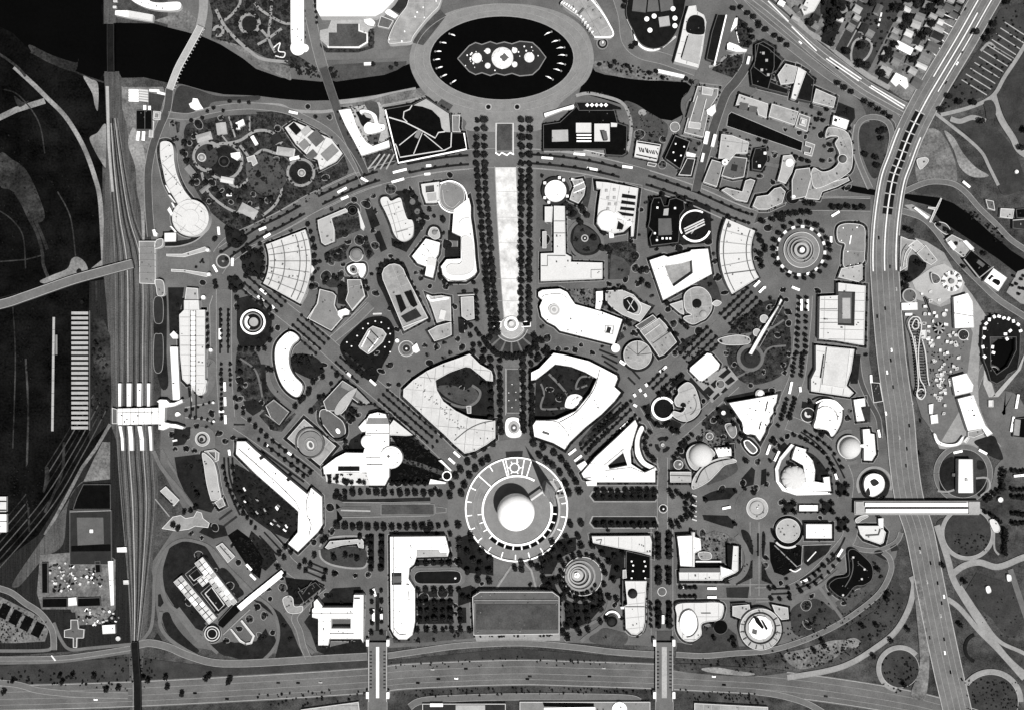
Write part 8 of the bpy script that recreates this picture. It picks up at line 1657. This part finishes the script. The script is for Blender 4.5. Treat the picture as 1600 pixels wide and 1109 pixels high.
def ordinals(items):                            # items: (key, x, y, label); rows of look-alikes are told apart by their place in the row
    by = {}
    for it in items: by.setdefault(it[3],[]).append(it)
    out = {}
    for lab,v in by.items():
        if len(v) == 1: out[v[0][0]] = (lab,None); continue
        dx = max(i[1] for i in v)-min(i[1] for i in v); dy = max(i[2] for i in v)-min(i[2] for i in v)
        v.sort(key=(lambda i: i[1]) if dx >= dy else (lambda i: i[2]))
        for n,it in enumerate(v):
            k = n+1; sf = 'th' if 10 < k % 100 < 14 else {1: 'st',2: 'nd',3: 'rd'}.get(k % 10,'th')
            out[it[0]] = ('%s, %d%s from the %s' % (lab,k,sf,'left' if dx >= dy else 'top'),lab)
    return out
od = ordinals([(i,t[0],t[1],t[3]) for i,t in enumerate(TREES)])
TREES = [(t[0],t[1],t[2])+od[i] for i,t in enumerate(TREES)]
od = ordinals([(i,t[0][0],t[0][1],t[3]) for i,t in enumerate(BUSES)]); BUSES = [t[:3]+od[i] for i,t in enumerate(BUSES)]
od = ordinals([(i,t[0][0],t[0][1],t[2]) for i,t in enumerate(CARS)]); CARS = [t[:2]+od[i] for i,t in enumerate(CARS)]
tops = [o for o in sc.objects if o.parent is None and o.get('category')]
od = ordinals([(o.name,o.location.x,-o.location.y,o['label']) for o in tops])
for o in tops:
    o['label'] = od[o.name][0]
    if od[o.name][1] and not o.get('group'): o['group'] = od[o.name][1]
TREES = [t[:2]+(t[2]*(1.13 if t[2] > 2.9 else 1.05),)+t[3:] for t in TREES]; TREES.sort(key=lambda t: -t[2])
for i,(x,y,r,label,group) in enumerate(TREES[:298]):
    o = root('leafy_tree',(x,y),label,'tree',group)
    o.scale = (r,r,r*.95); o.rotation_euler = (0,0,rng.uniform(0,6.28))
    for nm,me in (('crown',CR[i % 6]),('trunk',TK)):
        c = bpy.data.objects.new(nm,me); col.objects.link(c); c.parent = o
def mass(name,lst,nq,label,cat,q,z=1.5):
    V,F = [],[]; base = [crown_data(rng,nq,q) for _ in range(8)]
    for x,y,r in lst:
        w = W((x,y)); cv,cf = rng.choice(base); b = len(V); a = rng.uniform(0,6.28); ca,sa = math.cos(a),math.sin(a)
        V += [(w[0]+r*(p.x*ca-p.y*sa),w[1]+r*(p.x*sa+p.y*ca),r*max(.05,p.z+z)*.95) for p in cv]; F += [tuple(b+i for i in g) for g in cf]
    o = mesh(name,V,F,None,'leaf'); tag(o,label,cat); o['kind'] = 'stuff'
if len(TREES) > 298: mass('small_trees',[t[:3] for t in TREES[298:]],120,'small dark trees scattered along the avenues, gardens and banks','small trees',.5)
if SHRUBS: mass('shrubs',SHRUBS,20,'dark garden shrubs and planting between the pavilions','shrubs',.8,.8)
def bus_mesh():
    bm = bmesh.new(); bmesh.ops.create_cube(bm,size=1)
    for v in bm.verts: v.co = Vector((v.co.x,v.co.y,v.co.z*.82+.59))
    bmesh.ops.bevel(bm,geom=[e for e in bm.edges if all(v.co.z > .9 for v in e.verts)],offset=.07,segments=2,affect='EDGES')
    me = bpy.data.meshes.new('bus_body'); bm.to_mesh(me); bm.free(); me.materials.append(M['white']); return me
def box_me(name,m,sx,sy,sz,dx=0,dy=0,dz=0):
    me = bpy.data.meshes.new(name); V = [(x*sx/2+dx,y*sy/2+dy,z*sz/2+dz) for z in (-1,1) for x,y in ((-1,-1),(1,-1),(1,1),(-1,1))]
    me.from_pydata(V,[],[(0,3,2,1),(4,5,6,7),(0,1,5,4),(1,2,6,5),(2,3,7,6),(3,0,4,7)]); me.materials.append(M[m]); return me
BM = bus_mesh(); WB = box_me('window_band','glass',.96,1.02,.28,0,0,.72); WS = box_me('windscreen','glass',.03,.86,.34,.5,0,.7)
WH = [box_me('wheel','black',.09,.12,.3,sx*.3,sy*.46,.15) for sx in (-1,1) for sy in (-1,1)]
RH = box_me('roof_hatch','grey',.12,.4,.06,.1,0,1.02)
for p,ang,ln,label,group in BUSES:
    o = root('bus',p,label,'bus',group); o.location.z = .35; o.scale = (ln,3.6,3.2); o.rotation_euler = (0,0,-math.radians(ang))
    for me in (BM,WB,WS,RH,*WH):
        c = bpy.data.objects.new(me.name,me); col.objects.link(c); c.parent = o
def car_mesh(m):
    me = bpy.data.meshes.new('car_body'); pr = [(-2.3,.4),(-2.3,1.0),(-1.3,1.1),(-.8,1.65),(.7,1.65),(1.2,1.1),(2.3,.95),(2.3,.4)]
    V = [(x,s*(.9 if z < 1.2 else .72),z) for s in (-1,1) for x,z in pr]; n = len(pr)
    F = [tuple(range(n)),tuple(reversed(range(n,2*n)))]+[(i,(i+1) % n,n+(i+1) % n,n+i) for i in range(n)]
    me.from_pydata(V,[],F); me.materials.append(M[m]); return me
CM = [car_mesh(m) for m in ('black','white','dark','char','pale','black')]
for i,(p,ang,label,group) in enumerate(CARS):
    o = bpy.data.objects.new('car',CM[i % 6]); col.objects.link(o); w = W(p,0); o.location = (w[0],w[1],.45); o.rotation_euler = (0,0,-math.radians(ang)); o.scale = (1.25,1.35,1.2)
    tag(o,label,'car',group)
